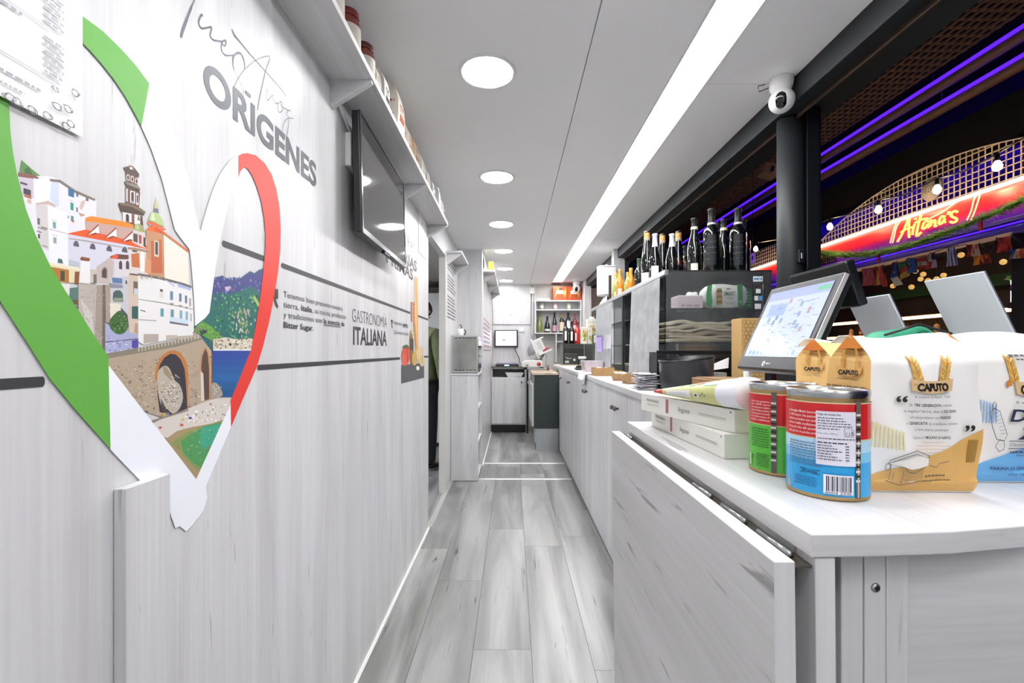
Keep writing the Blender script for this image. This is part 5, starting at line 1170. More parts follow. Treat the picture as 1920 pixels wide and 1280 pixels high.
MB().lathe([(.014, 0), (.015, .03), (.008, .045), (.008, .06)], (.478, 6.12, .9403), 10).build('glass_body', mat('sauce_red', '#8a3424', .3), t); MB().lathe([(.009, .06), (.009, .072), (.0005, .073)], (.478, 6.12, .9403), 10).build('cap', mat('cap_brown', '#5a3a2a', .5), t)

# security cameras
def seccam(label, x, y, s):
    t = thing('security_camera', label, 'camera', (x, y, H))
    MB().lathe([(.042*s, 0), (.044*s, -.010*s), (.040*s, -.035*s), (.030*s, -.055*s), (.0005, -.058*s)], (x, y, H-.0005), 24, cap=False).build('ceiling_base', WHITE, t)
    c = Vector((x, y-.004*s, H-.085*s)); m = MB(); R_ = .046*s
    m.lathe([(max(R_*math.sin(PI*i/14), .0004), -R_*math.cos(PI*i/14)) for i in range(15)], c, 24, cap=False); m.build('camera_ball', WHITE, t)
    dv = Vector((-x*.72, -y*.62, -.28*y)).normalized(); q = dv.to_track_quat('Z', 'Y').to_matrix().to_4x4()
    m = MB(); m.lathe([(.026*s, .0385*s), (.022*s, .0425*s), (.012*s, .0462*s), (.0005, .0473*s)], (0, 0, 0), 20, cap=False, sx=.82, sy=1.15); m.v = [Matrix.Translation(c) @ q @ v for v in m.v]; m.build('lens_window', mat('lens_black', '#08080a', .08, coat=.5), t)
    return t
t = seccam('white ball security camera on the ceiling above the till', 1.045, 1.77, 1.0)
MB().tube([(1.01, 1.79, H-.02), (.975, 1.80, H-.03), (.972, 1.80, H-.008), (1.0, 1.80, H-.002)], .0018, 6).build('cable', BLACK, t)
seccam('white ball security camera on the ceiling above the orange boxes', .965, 6.88, 1.25)

# ================================================================ LEFT SIDE PAST THE DOOR
t = thing('narrow_cabinet', 'narrow whitewashed cabinet with open side shelves past the doorway', 'cabinet', (-.44, 4.4, 0))
MB().box(-.568, -.318, 4.20, 4.218, .004, .975).build('front_panel', W_Z, t, bevel=.001); MB().box(-.572, -.312, 4.195, 4.69, .977, .994).build('top', W_Y, t, bevel=.001)
MB().box(-.568, -.545, 4.218, 4.69, 0.004, .977).build('side_panel', W_Z, t)
for z in (.02, .34, .66): MB().box(-.545, -.318, 4.218, 4.69, z, z+.016).build('shelf', W_Y, t)
MB().box(-.565, -.545, 4.219, 4.68, .036, .34).build('inner_back', DARK, t)
for k, (y, z, c) in enumerate(((4.35, .356, '#c8c8c4'), (4.5, .356, '#8a8a88'), (4.4, .676, '#b0a898'))):
    tt = thing('stored_box', ['pale', 'grey', 'beige'][k]+' storage box on the open side shelf of the narrow cabinet', 'box', (-.42, y, z+.0003)); MB().box(-.50, -.34, y-.05, y+.05, z+.0003, z+.18).build('carton', mat('stored_'+c[1:], c, .6), tt, bevel=.003)
t = thing('steel_oven', 'small stainless steel and glass heated cabinet on the narrow cabinet', 'oven', (-.45, 4.4, .995))
SMOKE = mat('oven_side', '#b8bbb6', .22, metal=.85, vary=.35, vscale=5)
MB().box(-.562, -.326, 4.228, 4.66, 1.006, 1.338).build('body', SMOKE, t, bevel=.003)
MB().box(-.568, -.320, 4.222, 4.236, 1.0, 1.014).box(-.568, -.320, 4.222, 4.236, 1.332, 1.346).box(-.568, -.556, 4.222, 4.236, 1.014, 1.332).box(-.332, -.320, 4.222, 4.236, 1.014, 1.332).build('frame', ALU, t)
for zz in (1.024, 1.322):
    for k in range(6): MB().box(-.535+.034*k, -.535+.034*k+.022, 4.2265, 4.229, zz-.003, zz+.003).build('vent_slot', DARK, t)
MB().box(-.326, -.318, 4.25, 4.64, 1.03, 1.14).build('door', mat('oven_glass', '#101114', .08, coat=.5), t); MB().box(-.326, -.318, 4.25, 4.64, 1.16, 1.30).build('door', mat('oven_glass'), t)
MB().box(-.318, -.306, 4.27, 4.62, 1.142, 1.156).build('handle', STEEL, t); MB().box(-.326, -.320, 4.25, 4.62, 1.31, 1.335).build('violet_display', mat('violet_led', '#8a60e0', .3, emit='#9a70ff', estr=1.2), t)
for (x, y) in ((-.55, 4.25), (-.34, 4.25), (-.55, 4.64), (-.34, 4.64)): MB().box(x-.01, x+.01, y-.01, y+.01, .9945, 1.006).build('foot', BLACK, t)
t = thing('white_mug', 'white mug with black handle on top of the steel heated cabinet', 'mug', (-.505, 4.42, 1.347))
MB().lathe([(.028, 0), (.031, .004), (.031, .07), (.029, .07), (.028, .006), (.0005, .006)], (-.505, 4.42, 1.3472), 18, cap=False).build('cup', WHITE, t); MB().tube([(-.475, 4.42, 1.405), (-.458, 4.42, 1.40), (-.455, 4.42, 1.38), (-.462, 4.42, 1.362), (-.477, 4.42, 1.36)], .005, 8).build('handle', BLACK, t)
MB().tube([(-.505, 4.42, 1.36), (-.495, 4.42, 1.43), (-.50, 4.42, 1.45), (-.515, 4.42, 1.455)], .005, 6).build('stirrer', BLACK, t)
# text poster on the partition
t = thing('partition_text_poster', 'printed dark text block on the partition wall below the short shelf', 'poster', (XL, 4.2, 1.5))
d = Decal(onwall, .0008); r_ = random.Random(5)
for k in range(17):
    if k in (3, 9): continue
    d.lines(3.98, 4.55-r_.uniform(0, .12), 1.985-.0305*k, .013, '#55565a')
d.build('print', t)
# things on the inner shelf and prints below it
t = thing('green_tin', 'olive green square tin on the inner wall shelf', 'tin', (-.24, 4.95, ST)); MB().box(-.262, -.205, 4.90, 4.96, ST, ST+.095).build('tin_body', mat('olive_tin', '#a8a43c', .3, metal=.3), t, bevel=.004); MB().box(-.258, -.209, 4.904, 4.956, ST+.095, ST+.10).build('lid', mat('olive_tin_lid', '#8f8c34', .3, metal=.4), t)
t = thing('white_board_leaning', 'white sheet leaning against the wall on the inner shelf', 'board', (-.30, 5.1, ST)); MB().hexa([(-.292, 4.86, ST), (-.288, 4.86, ST), (-.288, 5.1, ST), (-.292, 5.1, ST)], [(-.312, 4.86, ST+.17), (-.308, 4.86, ST+.17), (-.308, 5.1, ST+.17), (-.312, 5.1, ST+.17)]).build('sheet', WHITE, t)
t = thing('inner_wall_prints', 'faint lettering printed on the inner wall below its shelf', 'lettering', (-.315, 5.8, 1.4)); d = Decal(lambda y, z, l: (-.315+l, y, z), .0008)
for k in range(8): d.lines(4.95, 6.3, 1.55-.05*k, .02, '#a8a2ac' if k % 3 else '#c09aa4')
d.build('print', t)
# ================================================================ NEAR COUNTER (end unit with drop leaf)
NT = 1.052                                        # its top
nc = thing('end_counter', 'whitewashed end counter with rounded front edge in the right foreground', 'counter', (.7, .66, 0))
fr_ = [(.241, .367), (.30, .369), (.36, .3735), (.435, .386), (.52, .41), (.62, .455), (.74, .53), (.86, .62)]
pl = fr_+[(.95, .70), (1.02, .80), (1.05, .956), (.241, .956)]
MB().prism(pl, 2, NT-.019, NT).build('top', W_Y, nc, bevel=.0012, endmat=W_X)
# front boards below the top
def board(x0, x1, y0, y1, nm='front_board', m_=W_Z, z0=0.0): return MB().box(x0, x1, y0, y1, z0, NT-.0195).build(nm, m_, nc, bevel=.0012)
board(.279, .2978, .386, .95); bd = board(.2992, .3175, .3865, .95)
MB().lathe([(.0005, -.0012), (.003, -.0012), (.0042, 0)], (.3085, .3865, .999), 14, axis=1).build('screw', STEEL, bd)
MB().lathe([(.0005, -.0018), (.0018, -.0014)], (.3085, .3865, .999), 8, axis=1, cap=False).build('screw_socket', DARK, bd)
board(.3182, .3375, .387, .95)
MB().prism([(.3376, .392), (.45, .397), (.56, .43), (.68, .50), (.80, .585), (.80, .60), (.67, .515), (.55, .445), (.44, .412), (.3376, .407)], 2, 0, NT-.0195).build('curved_panel', W_X, nc)
MB().box(.347, .360, .3905, .392, 1.0265, 1.0285).build('bracket_tab', mat('tab_brass', '#a89c86', .4, metal=.6), nc)
MB().box(.3376, 1.0, .94, .953, 0, NT-.0195).build('rear_panel', W_X, nc)
# support board under the edge and the folded leaf
lf = thing('drop_leaf', 'whitewashed hinged drop leaf hanging down the aisle side of the end counter', 'table leaf', (.22, .66, .4))
def slab(nm, xt0, xt1, xb0, xb1, y0, y1, z0, z1, m_):
    return MB().hexa([(xb0, y0, z0), (xb1, y0, z0), (xb1, y1, z0), (xb0, y1, z0)], [(xt0, y0, z1), (xt1, y0, z1), (xt1, y1, z1), (xt0, y1, z1)]).build(nm, m_, lf, bevel=.001, endmat=W_Z)
slab('leaf', .2078, .2250, .216, .2332, .362, .955, .36, 1.0325, W_LEAF)
slab('support_board', .2455, .2620, .252, .2685, .369, .955, .30, 1.0322, W_Z)
hz = MB()
MB().box(.2255, .2450, .372, .95, 1.0225, 1.0245).build('hinge_strip', mat('hinge_dark', '#6f6a62', .4, metal=.7), lf)
for y in (.385, .46, .54, .9): MB().tube([(.2355, y, 1.0275), (.2355, y+.05, 1.0275)], .003, 10).build('hinge_knuckle', STEEL, lf)

# ---- pasta boxes
def pasta(label, M_, L_, W_, Ht, seed):
    t = thing('pasta_box', label, 'box', M_.translation, 'white pasta boxes on the end counter')
    def Tm(x, y, z): return M_ @ Vector((x, y, z))
    m = MB(); m.hexa([Tm(0, 0, 0), Tm(W_, 0, 0), Tm(W_, L_, 0), Tm(0, L_, 0)], [Tm(0, 0, Ht), Tm(W_, 0, Ht), Tm(W_, L_, Ht), Tm(0, L_, Ht)]); m.build('carton', mat('cream_card', '#eceae3', .5), t, bevel=.0008)
    d = Decal(lambda a, z, l: Tm(-l, L_-a, z), .0003)   # left long side, read from far end to near end
    k = L_/.28
    d.text('MONOGRANO', .024*k, .0195, .0048, '#6f6c68', w=.046*k); d.text('FELICETTI', .026*k, .0125, .0035, '#9a9792', w=.042*k)
    d.rect(.094*k, .103*k, .0055, Ht-.003, '#a8686a')
    d.text('linguine', .135*k, .0130, .0078, '#77746f', w=.034*k, shear=.15)
    d.rect(.195*k, .262*k, .0172, .0180, '#8a8782'); d.rect(.195*k, .262*k, .0150, .0157, '#b0ada8')
    d.ell(.272*k, Ht-.0042, .0014, .0014, '#55524e'); d.build('print', t)
    d = Decal(lambda a, z, l: Tm(a, -l, z), .0003); d.rect(.0, W_, Ht-.0008, Ht, '#cfccc2'); d.build('flap_seam', t)
Ml = Matrix.Translation((.2895, .622, NT+.0003)) @ Rz(math.atan2(.2895-.2765, .283))
pasta('lower white pasta box printed linguine lying on the end counter', Ml, .283, .085, .0335, 1)
Mu = Matrix.Translation((.3065, .628, NT+.0342)) @ Rz(math.atan2(.3065-.2525, .243))
pasta('upper white pasta box printed linguine under the cone packet', Mu, .262, .078, .0325, 2)

# ---- cone packet
A = Vector((.2615, .835, NT+.0740)); B = Vector((.322, .612, NT+.0905)); ax = (B-A); LN = ax.length; q = ax.to_track_quat('Z', 'Y').to_matrix().to_4x4()
MC = Matrix.Translation(A) @ q
ct = thing('cone_packet', 'green and white cone-shaped packet with red tip lying on the pasta boxes', 'packet', tuple(A))
def conec(z0, z1, r0, r1, nm, c, n=28, rough=.35):
    m = MB(); m.lathe([(r0, z0), ((r0+r1)/2, (z0+z1)/2), (r1, z1)], (0, 0, 0), n, cap=False)
    m.v = [MC @ Vector((v.x*1.15, v.y*.92, v.z)) for v in m.v]
    for v in m.v: v.z = max(v.z, NT+.0672)
    return m.build(nm, mat('cone_'+c[1:], c, rough), ct)
conec(0, .034, .0022, .0065, 'red_tip', '#d23a30'); conec(.034, .19, .0065, .0222, 'green_wrap', '#cdd08a'); conec(.19, LN, .0222, .0245, 'white_end', '#e6e8f0')
m = MB(); m.lathe([(.0244, LN), (.012, LN+.006), (.0005, LN+.004)], (0, 0, 0), 24, cap=False); m.v = [MC @ Vector((v.x*1.15, v.y*.92, v.z)) for v in m.v]
for v in m.v: v.z = max(v.z, NT+.0672)
m.build('folded_end', WHITE, ct)
# frame of the cone: direction in its XY plane that faces the camera
Mi = MC.inverted(); camd = (Mi @ Vector((0, 0, CH))); a_cam = math.atan2(camd.y, camd.x)
upd = (Mi.to_3x3() @ Vector((0, 0, 1))); a_up = math.atan2(upd.y, upd.x); sg = 1 if math.sin(a_up-a_cam) > 0 else -1
def CM(u, v, l):
    r = .0022+(.0065-.0022)*min(u/.034, 1) if u < .034 else .0065+(.0222-.0065)*(u-.034)/.156 if u < .19 else .0222+.0023*(u-.19)/(LN-.19)
    a = a_cam+sg*v; return MC @ Vector(((r+l)*1.15*math.cos(a), (r+l)*.92*math.sin(a), u))
d = Decal(CM, .0005, .00005)
def patch(u0, u1, v0, v1, c): d.rect(u0, u1, v0, v1, c, 6, 6)
patch(.05, .125, -.55, .25, '#eeeef0'); patch(.155, .189, .62, 1.0, '#a6dce6'); patch(.085, .10, .75, 1.0, '#8cc08a'); patch(.11, .13, .8, 1.05, '#8cc08a'); patch(.13, .155, .95, 1.25, '#d8705c'); patch(.135, .148, -.45, -.05, '#f0f0ee'); patch(.1385, .1445, -.36, -.14, '#2a2a2c')
for k in range(9):
    u = .06+.0065*k; d.stroke([(u+.0012*math.sin(j*1.7+k), -.42+.11*j) for j in range(5)], .0011, '#a8a2b0')
for k in range(3): patch(.155+.005*k, .157+.005*k, -.3+.15*(k % 2), -.15+.15*(k % 2), '#2a2a2c')
d.build('print', ct)

# ---- tomato cans
def can(label, x, y, r, h, body, top, bot, rz, seed, front=False):
    t = thing('tomato_can', label, 'can', (x, y, NT), 'tomato cans on the end counter')
    rings = [(r*.955, .0003), (r*.985, .0006), (r*1.0, .003), (r*.985, .006), (r*.975, .010)]
    z = .022
    zz = []
    n_r = 9
    for k in range(n_r+1): zz.append((r*(.972 if k % 2 else .98), .020+(h-.050)*k/n_r))
    rings += zz+[(r*.975, h-.012), (r*.985, h-.007), (r*1.0, h-.004), (r*.995, h-.0005), (r*.965, h), (r*.955, h-.003), (r*.94, h-.0042), (.0005, h-.004)]
    MB().lathe(rings, (x, y, NT), 48, cap=False).build('tin_body', mat('tin_gold', '#b59a68', .28, metal=.75), t)
    MB().lathe([(r*.94, h-.0038), (r*.955, h-.0028), (r*.966, h+.0002), (r*.998, h-.0002), (r*1.003, h-.004), (r*.988, h-.0075)], (x, y, NT), 48, cap=False).build('rim', STEEL, t)
    R_ = r*.982
    def mp(a, zq, l): return (x+(R_+l)*math.cos(rz+a/R_), y+(R_+l)*math.sin(rz+a/R_), NT+zq)
    d = Decal(mp, .0005, .00004)
    n = 40; P_ = PI*R_
    return t, d, R_, P_
# camera-facing angle for the can
r = .0372; hC = .109
x1, y1 = .3325, .4815
t, d, R_, P_ = can('front tomato can with red and blue label, white sticker and barcode', x1, y1, r, hC, 0, 0, 0, math.atan2(-y1, -x1), 1)
zt_ = hC-.0125
d.rect(-P_, P_, .0045, .060, '#2aa4e0', 40); d.rect(-P_, P_, .038, .060, '#7cc4ea', 40); d.rect(-P_, P_, .048, .060, '#b4daf0', 40)
d.rect(-P_, P_, .0605, zt_, '#cf2227', 40); d.rect(-P_, P_, .0600, .0612, '#d8c08a', 40); d.rect(-P_, P_, zt_-.0006, zt_+.0006, '#e0cfa0', 40)
d.poly([(-.0415, .006), (-.0355, .006), (-.038, .011), (-.0415, .016)], '#d89a88')
words = ['la famiglia Mutti lavora', 'dal 1899 sempre. Una passione', 'coltivare pomodori con cura', 'l’amore della tradizione', 'che porta fino alla tavola', 'ogni giorno in poche ore']
for k, w in enumerate(words): d.text(w, -.039, .0852-.0042*k, .0024, '#f3e4e0', w=.030, shear=.15, bold=.01)
for k in range(9): d.lines(-.037, -.004, .0545-.0028*k, .0011, '#5a7a9c')
for k in range(4): d.lines(-.030, -.008, .0195-.0026*k, .0011, '#1c6ea8')
d.stroke([(-.0235, .0285), (-.0235, .0245), (-.0055, .0245), (-.0055, .0285)], .0007, '#123a5c', close=True); d.text('800-865060', -.0215, .0256, .0018, '#123a5c', w=.014, bold=.03)
# seam with tick marks
d.rect(.0245, .0295, .004, hC-.010, '#6b6058', 1, 8); d.rect(.0262, .0275, .005, .06, '#c9c0b0', 1, 8)
for k in range(15): d.rect(.0242, .0285, .020+.0046*k, .0222+.0046*k, '#2c2826' if k % 2 else '#e0dbd2')
# sticker and barcode
d.rect(-.0085, .0235, .0355, .0885, '#e4e1ee', 10, 2)
sk = '#3a3a48'
d.text('Pulpa de tomate fina', -.0072, .0846, .0019, '#22222c', w=.018, bold=.02)
for k, (w, c) in enumerate(((.020, sk), (.022, sk), (.026, '#4a4a5c'), (.028, '#55556a'), (.017, '#55556a'))): d.lines(-.0072, -.0072+w, .0813-.0026*k, .00085, c)
d.text('Peso neto: 400 g e', -.0072, .0660, .0014, sk, w=.016)
d.lines(-.0072, .0225, .0612, .00085, sk); d.lines(-.0072, .016, .0570, .0011, '#2a2a34')
for k in range(6):
    d.lines(-.0072, .004+.004*(k % 3), .0543-.0027*k, .0008, sk); d.lines(.0145, .0175, .0543-.0027*k, .0009, sk)
d.stroke([(.0135, .0645), (.0135, .0725), (.019, .0725), (.0212, .070), (.0212, .0645)], .0004, sk, close=True); d.stroke([(.0145, .0655), (.0145, .0685), (.0162, .0678), (.0175, .0685), (.0175, .0655)], .0004, sk, close=True); d.stroke([(.019, .0655), (.0195, .069), (.0188, .070), (.0202, .0685), (.0205, .0655)], .0005, sk)
d.rect(-.0025, .0208, .0075, .0265, '#f0f0f6', 8, 1)
xb = -.0005; r_ = random.Random(11)
while xb < .019:
    w = r_.choice((.0003, .0003, .0006, .0009)); d.rect(xb, xb+w, .0105 if r_.random() < .9 else .0098, .0252, '#2c2440'); xb += w+r_.choice((.00035, .0005, .0008))
d.text('8004 2336', -.0010, .0080, .0021, '#3a3448', w=.020)
d.build('printed_label', t, attrmat('can_print', .3))
x2, y2 = .3345, .5640
t, d, R_, P_ = can('rear tomato can with red and green label beside the pasta boxes', x2, y2, r, hC, 0, 0, 0, math.atan2(-y2, -x2), 2)
d.rect(-P_, P_, .0045, .0590, '#57b83a', 40); d.rect(-P_, P_, .0598, zt_, '#c41f26', 40); d.rect(-P_, P_, .0590, .0600, '#d8c08a', 40); d.rect(-P_, P_, zt_-.0006, zt_+.0006, '#e0cfa0', 40)
for k, w in enumerate(['lavora con passione', 'dal 1899 anni', 'il vero pomodoro italiano', 'coltivato in filiera produttiva', 'raccolto per giorni, al controllo', 'e al confezionamento, chi', 'nel gusto e confezionata']): d.text(w, -.040, .0862-.0037*k, .0022, '#f0d8d4', w=.027, shear=.15, bold=.01)
for k in range(8): d.lines(-.039, -.014, .0535-.0030*k, .0010, '#2a5a24')
for k in range(7): d.lines(-.030, -.0135, .0235-.0024*k, .0010, '#2a5a24')
d.stroke([(-.0355+.0022*math.cos(a_*.7), .019+.0022*math.sin(a_*.7)) for a_ in range(8)], .0009, '#1c3a18'); d.rect(-.0415, -.0385, .008, .022, '#cfe0c8', 2, 1)
d.rect(-.0110, -.0055, .004, hC-.010, '#5d5650', 1, 8)
for k in range(15): d.rect(-.0112, -.0060, .018+.0048*k, .0204+.0048*k, '#2c2826' if k % 2 else '#d8d2c8')
d.build('printed_label', t, attrmat('can_print', .3))

# ---- flour bags
def flour_bag(label, P0, w, dp, h, rz, side, seed, group, lean=0.0, facec='#efedea', topc=None, opening=None):
    """gusseted paper bag; local x across the front, y depth, front faces -y. returns thing and mapper for the front print"""
    t = thing('flour_bag', label, 'bag', P0, group); M_ = Matrix.Translation(P0) @ Rz(rz); r_ = random.Random(seed)
    nz, nx = 32, 20
    def prof(v):                                     # width and depth factors along the height
        b = 1+.035*math.sin(PI*min(v*1.1, 1)); kd = 1+.06*math.sin(PI*v)
        if v > .84: kd *= 1-((v-.84)/.16)**1.5*.86
        if v < .06: kd *= .93+.07*v/.06; b *= .965+.035*v/.06
        return b*(1-.05*v), kd
    cr = [[r_.uniform(-1, 1) for _ in range(4)] for _ in range(3)]
    def pt(u, v, f, l=0.0):
        """u,v in 0..1 on the front (f=-1) or back (f=1)"""
        kw, kd = prof(v); x = (u-.5)*w*kw; bulge = .10*dp*math.sin(PI*u)*math.sin(PI*min(max(v, 0), 1))
        cz = .0022*math.sin(7*u+cr[0][0]*3+5*v)*math.sin(6*v+cr[0][1]*3)+.0014*math.sin(15*u+11*v+cr[1][0]*3)
        y = f*(dp/2*kd+bulge+cz*(1 if .08 < v < .97 else 0)+l)+lean*v*h*-1
        return M_ @ Vector((x, y+.0, v*h))
    def face(f, col, nm):
        vs = []; fs = []
        for j in range(nz+1):
            for i in range(nx+1): vs.append(pt(i/nx, j/nz, f))
        for j in range(nz):
            for i in range(nx): a = j*(nx+1)+i; fs.append((a, a+1, a+nx+2, a+nx+1) if f < 0 else (a, a+nx+1, a+nx+2, a+1))
        return MB().add(vs, fs, True).build(nm, mat('bagpaper_'+col[1:], col, .62, bump=.25, bscale=30), t)
    face(-1, facec, 'front_panel'); face(1, facec, 'back_panel')
    for s_ in (0, 1):
        vs = []; fs = []
        for j in range(nz+1):
            v = j/nz; a = pt(s_, v, -1); b = pt(s_, v, 1); md = (a+b)/2; inx = M_.to_3x3() @ Vector(((1 if s_ == 0 else -1)*(.004+.020*max(0, (v-.86)/.14)), 0, 0)); vs += [a, md+inx, b]
        for j in range(nz):
            for i in range(2): a = j*3+i; fs.append((a, a+3, a+4, a+1))
        MB().add(vs, fs).build('side_gusset', mat('bagpaper_'+side[1:], side, .6), t)
    vs = [pt(0, 0, -1), pt(1, 0, -1), pt(1, 0, 1), pt(0, 0, 1)]; MB().add(vs, [(0, 3, 2, 1)]).build('base', mat('bagpaper_'+side[1:]), t)
    # folded top flap rolled to the back
    vs = []; fs = []
    for i in range(nx+1):
        u = i/nx; a = pt(u, 1, -1); b = pt(u, 1, 1); up = Vector((0, 0, .004+.003*math.sin(5*u+seed))); bk = M_.to_3x3() @ Vector((0, dp*.42, -.004)); vs += [a, a+up+bk*.25, b+up*1.2+bk*.5, b+bk]
    for i in range(nx):
        for j in range(3): a = i*4+j; fs.append((a, a+4, a+5, a+1))
    o = MB().add(vs, fs, True).build('top_fold', mat('bagpaper_'+(topc or facec)[1:], topc or facec, .6), t); so = o.modifiers.new('s', 'SOLIDIFY'); so.thickness = .0012
    if opening:
        for s_ in (0, 1):
            a, b = pt(s_, .93, -1), pt(s_, .93, 1); c_ = (pt(s_, 1, -1)+pt(s_, 1, 1))/2+Vector((0, 0, .006)); MB().add([a, b, c_], [(0, 1, 2)]).build('gusset_fold', mat('fold_'+opening[1:], opening, .6), t)
    return t, (lambda u, v, l: pt(u, v, -1, l)), pt
def subdiv_poly(d, poly, c, n=10):
    """polygon on a curved front: cut into strips"""
    us = [p[0] for p in poly]; u0, u1 = min(us), max(us)
    def span(u):
        ys = []
        for i in range(len(poly)):
            (a, b), (e, f) = poly[i], poly[(i+1) % len(poly)]
            if (a-u)*(e-u) <= 0 and a != e: ys.append(b+(f-b)*(u-a)/(e-a))
        return (min(ys), max(ys)) if ys else None
    n *= 2; pts = []; fs = []; m_ = 18
    cols_ = []
    for i in range(n+1):
        u = u0+(u1-u0)*min(max(i/n, .0005), .9995); s = span(u)
        if s is None: continue
        cols_.append([(u, s[0]+(s[1]-s[0])*j/m_) for j in range(m_+1)])
    for i, cc in enumerate(cols_):
        pts += cc
        if i:
            for j in range(m_): a = (i-1)*(m_+1)+j; fs.append((a, a+m_+1, a+m_+2, a+1))
    d.raw(pts, fs, c); d._up()
def wheat(d, u, v, s, mir):
    for k in range(6):
        for sd in (-1, 1):
            cu, cv = u+mir*(.008*k*s)+sd*.010*s, v-.02*s+.027*k*s; d.poly([(cu-sd*.008*s, cv-.016*s), (cu+sd*.034*s, cv+.012*s), (cu+sd*.032*s, cv+.042*s), (cu-sd*.004*s, cv+.012*s)], ['#d8a03c', '#e2b45a'][k % 2])
    d.poly([(u-.004*s-mir*.02*s, v-.06*s), (u+.004*s-mir*.02*s, v-.06*s), (u+.003*s+mir*.03*s, v+.15*s), (u-.003*s+mir*.03*s, v+.15*s)], '#c48a30')
def banner(d, cu, cv, s, asp, c='#d9b98a', word='CAPUTO', clip=None):
    pts = []; n = 14
    for i in range(n+1): a = (i/n-.5)*2; pts.append((cu+a*.26*s, cv-.02*s*a*a*-1+.0))
    top = [(p[0]*1.0, p[1]+.055*s*asp) for p in pts]; bot = [(cu+(p[0]-cu)*.92, p[1]-.055*s*asp) for p in pts]
    k = len(pts); d.raw(top+bot, [(i, i+1, k+i+1, k+i) for i in range(k-1)], c); d._up()
    d.lift += .0004; d.text(word, cu-.195*s, cv-.030*s*asp, .062*s*asp, '#1f1a18', w=.39*s, bold=.05)
# white and yellow bag in front
W1, D1, H1 = .112, .066, .162
t, mp, ptf = flour_bag('white flour bag with golden lower corner and CAPUTO banner, in front', (.4275, .508, NT+.0003), W1, D1, H1, -.02, '#ecc27c', 3, 'flour bags on the end counter', lean=.03, opening='#e08a2e')
d = Decal(mp, .0007, .00004); asp = W1/H1
subdiv_poly(d, [(0, 0.01), (1, .01), (1, .42), (.85, .36), (.62, .27), (.40, .21), (.2, .16), (0, .11)], '#d9ab62', 16)
for k in range(9): subdiv_poly(d, [(.02+.03*k, .30), (.034+.03*k, .30-.003*k), (.034+.03*k, .46-.008*k), (.02+.03*k, .465-.008*k)], '#e2dba0', 1)
for k in range(7): subdiv_poly(d, [(.88+.012*k, .20), (.888+.012*k, .20), (.888+.012*k, .345), (.88+.012*k, .35)], '#a8823c', 1)
wheat(d, .37, .735, 1.0, -1); wheat(d, .63, .735, 1.0, 1)
d.poly([(.30, .72), (.335, .745), (.345, .70), (.31, .695)], '#c88436'); d.poly([(.70, .72), (.665, .745), (.655, .70), (.69, .695)], '#c88436')
banner(d, .50, .685, .80, asp*1.25)
d.text('Il mulino di Napoli · 1924', .335, .618, .014, '#5a5654', w=.33)
tx = '#4a4644'; gl = '“”'
d.text('“', .20, .53, .095, '#2e2a28', w=.085, bold=.02); d.text('”', .82, .345, .095, '#2e2a28', w=.085, bold=.02)
rows = [('Da', 'TRE GENERAZIONI', 'produciamo', .30, .68), ('le migliori farine, fatte di', 'SOLO GRANO', '', .26, .73), ('ed interpretiamo con', 'PASSIONE', '', .31, .67), ('e', 'GENEROSITÀ', 'la tradizione culinaria', .28, .73), ('e l’arte bianca partenopei.', '', '', .35, .66), ('Caputo è il', 'MULINO DI NAPOLI.', '', .33, .68)]
for k, (a, b, c, u0, u1) in enumerate(rows):
    tot = len(a)+len(b)*1.25+len(c)+2; u = u0; v = .565-.0385*k-(.012 if k == 5 else 0)
    for s_, bo, f_ in ((a, 0, 1), (b, .03, 1.25), (c, 0, 1)):
        if s_: w_ = (u1-u0)*len(s_)*f_/tot; d.text(s_, u, v, .0165, tx, w=w_, bold=bo, shear=0 if bo else .12); u += w_+(u1-u0)/tot
for k, (u0, u1) in enumerate(((.42, .60), (.36, .68), (.36, .68), (.38, .64))): d.lines(u0, u1, .335-.022*k, .004, '#e0b07a')
# drawn pasta machine
DK = '#5c564e'
def ol(pts, w=.0045, close=True): d.stroke(pts, w, DK, close)
subdiv_poly(d, [(.16,.20),(.38,.255),(.50,.235),(.50,.19),(.33,.165),(.22,.19)], '#e6e2da', 6)
ol([(.15,.195),(.36,.265),(.50,.235),(.28,.175)]); ol([(.15,.195),(.16,.22),(.37,.285),(.50,.25),(.50,.235)], close=False); ol([(.28,.175),(.30,.15),(.36,.14),(.50,.20),(.50,.235)], close=False)
ol([(.17,.195),(.17,.09),(.20,.085),(.20,.14)], close=False); ol([(.14,.085),(.26,.055),(.27,.065),(.27,.16)], close=False); ol([(.26,.055),(.42,.09),(.43,.17)], close=False); ol([(.50,.19),(.58,.175),(.60,.20),(.68,.215)], close=False); ol([(.148+.02*math.cos(a_), .175+.022*math.sin(a_)) for a_ in [x*.7 for x in range(9)]])
for k in range(10): ol([(.28+.014*k, .135+.004*k), (.28+.014*k, .075+.004*k)], .0025, False)
d.lines(.45, .66, .118, .010, '#6a5638'); d.lines(.42, .72, .088, .009, '#6a5638'); d.build('printed_front', t)
def gus(u, v, l):
    a, b = ptf(0, v, 1), ptf(0, v, -1); p = a.lerp(b, u); return Vector((p.x+.0036*(1-abs(2*u-1))-l-.0004, p.y, p.z))
d = Decal(gus, .0006, .00003)
def gtx(s_, u0, u1, v, h, bo=0.0): d.text(s_, u0, v, h, '#3a2c18', w=u1-u0, bold=bo)
wheat(d, .33, .80, .95, -1); wheat(d, .67, .80, .95, 1); banner(d, .5, .765, 1.2, .40, c='#e6b468')
gtx('Il mulino di Napoli', .25, .75, .715, .012); gtx('DI SEMOLA RIMACINATA', .06, .94, .655, .020, .03)
for k in range(9): d.lines(.08, .92, .62-.032*k, .012 if k % 3 == 1 else .008, '#4a3a20' if k % 3 == 1 else '#8a7040')
d.build('printed_side', t)
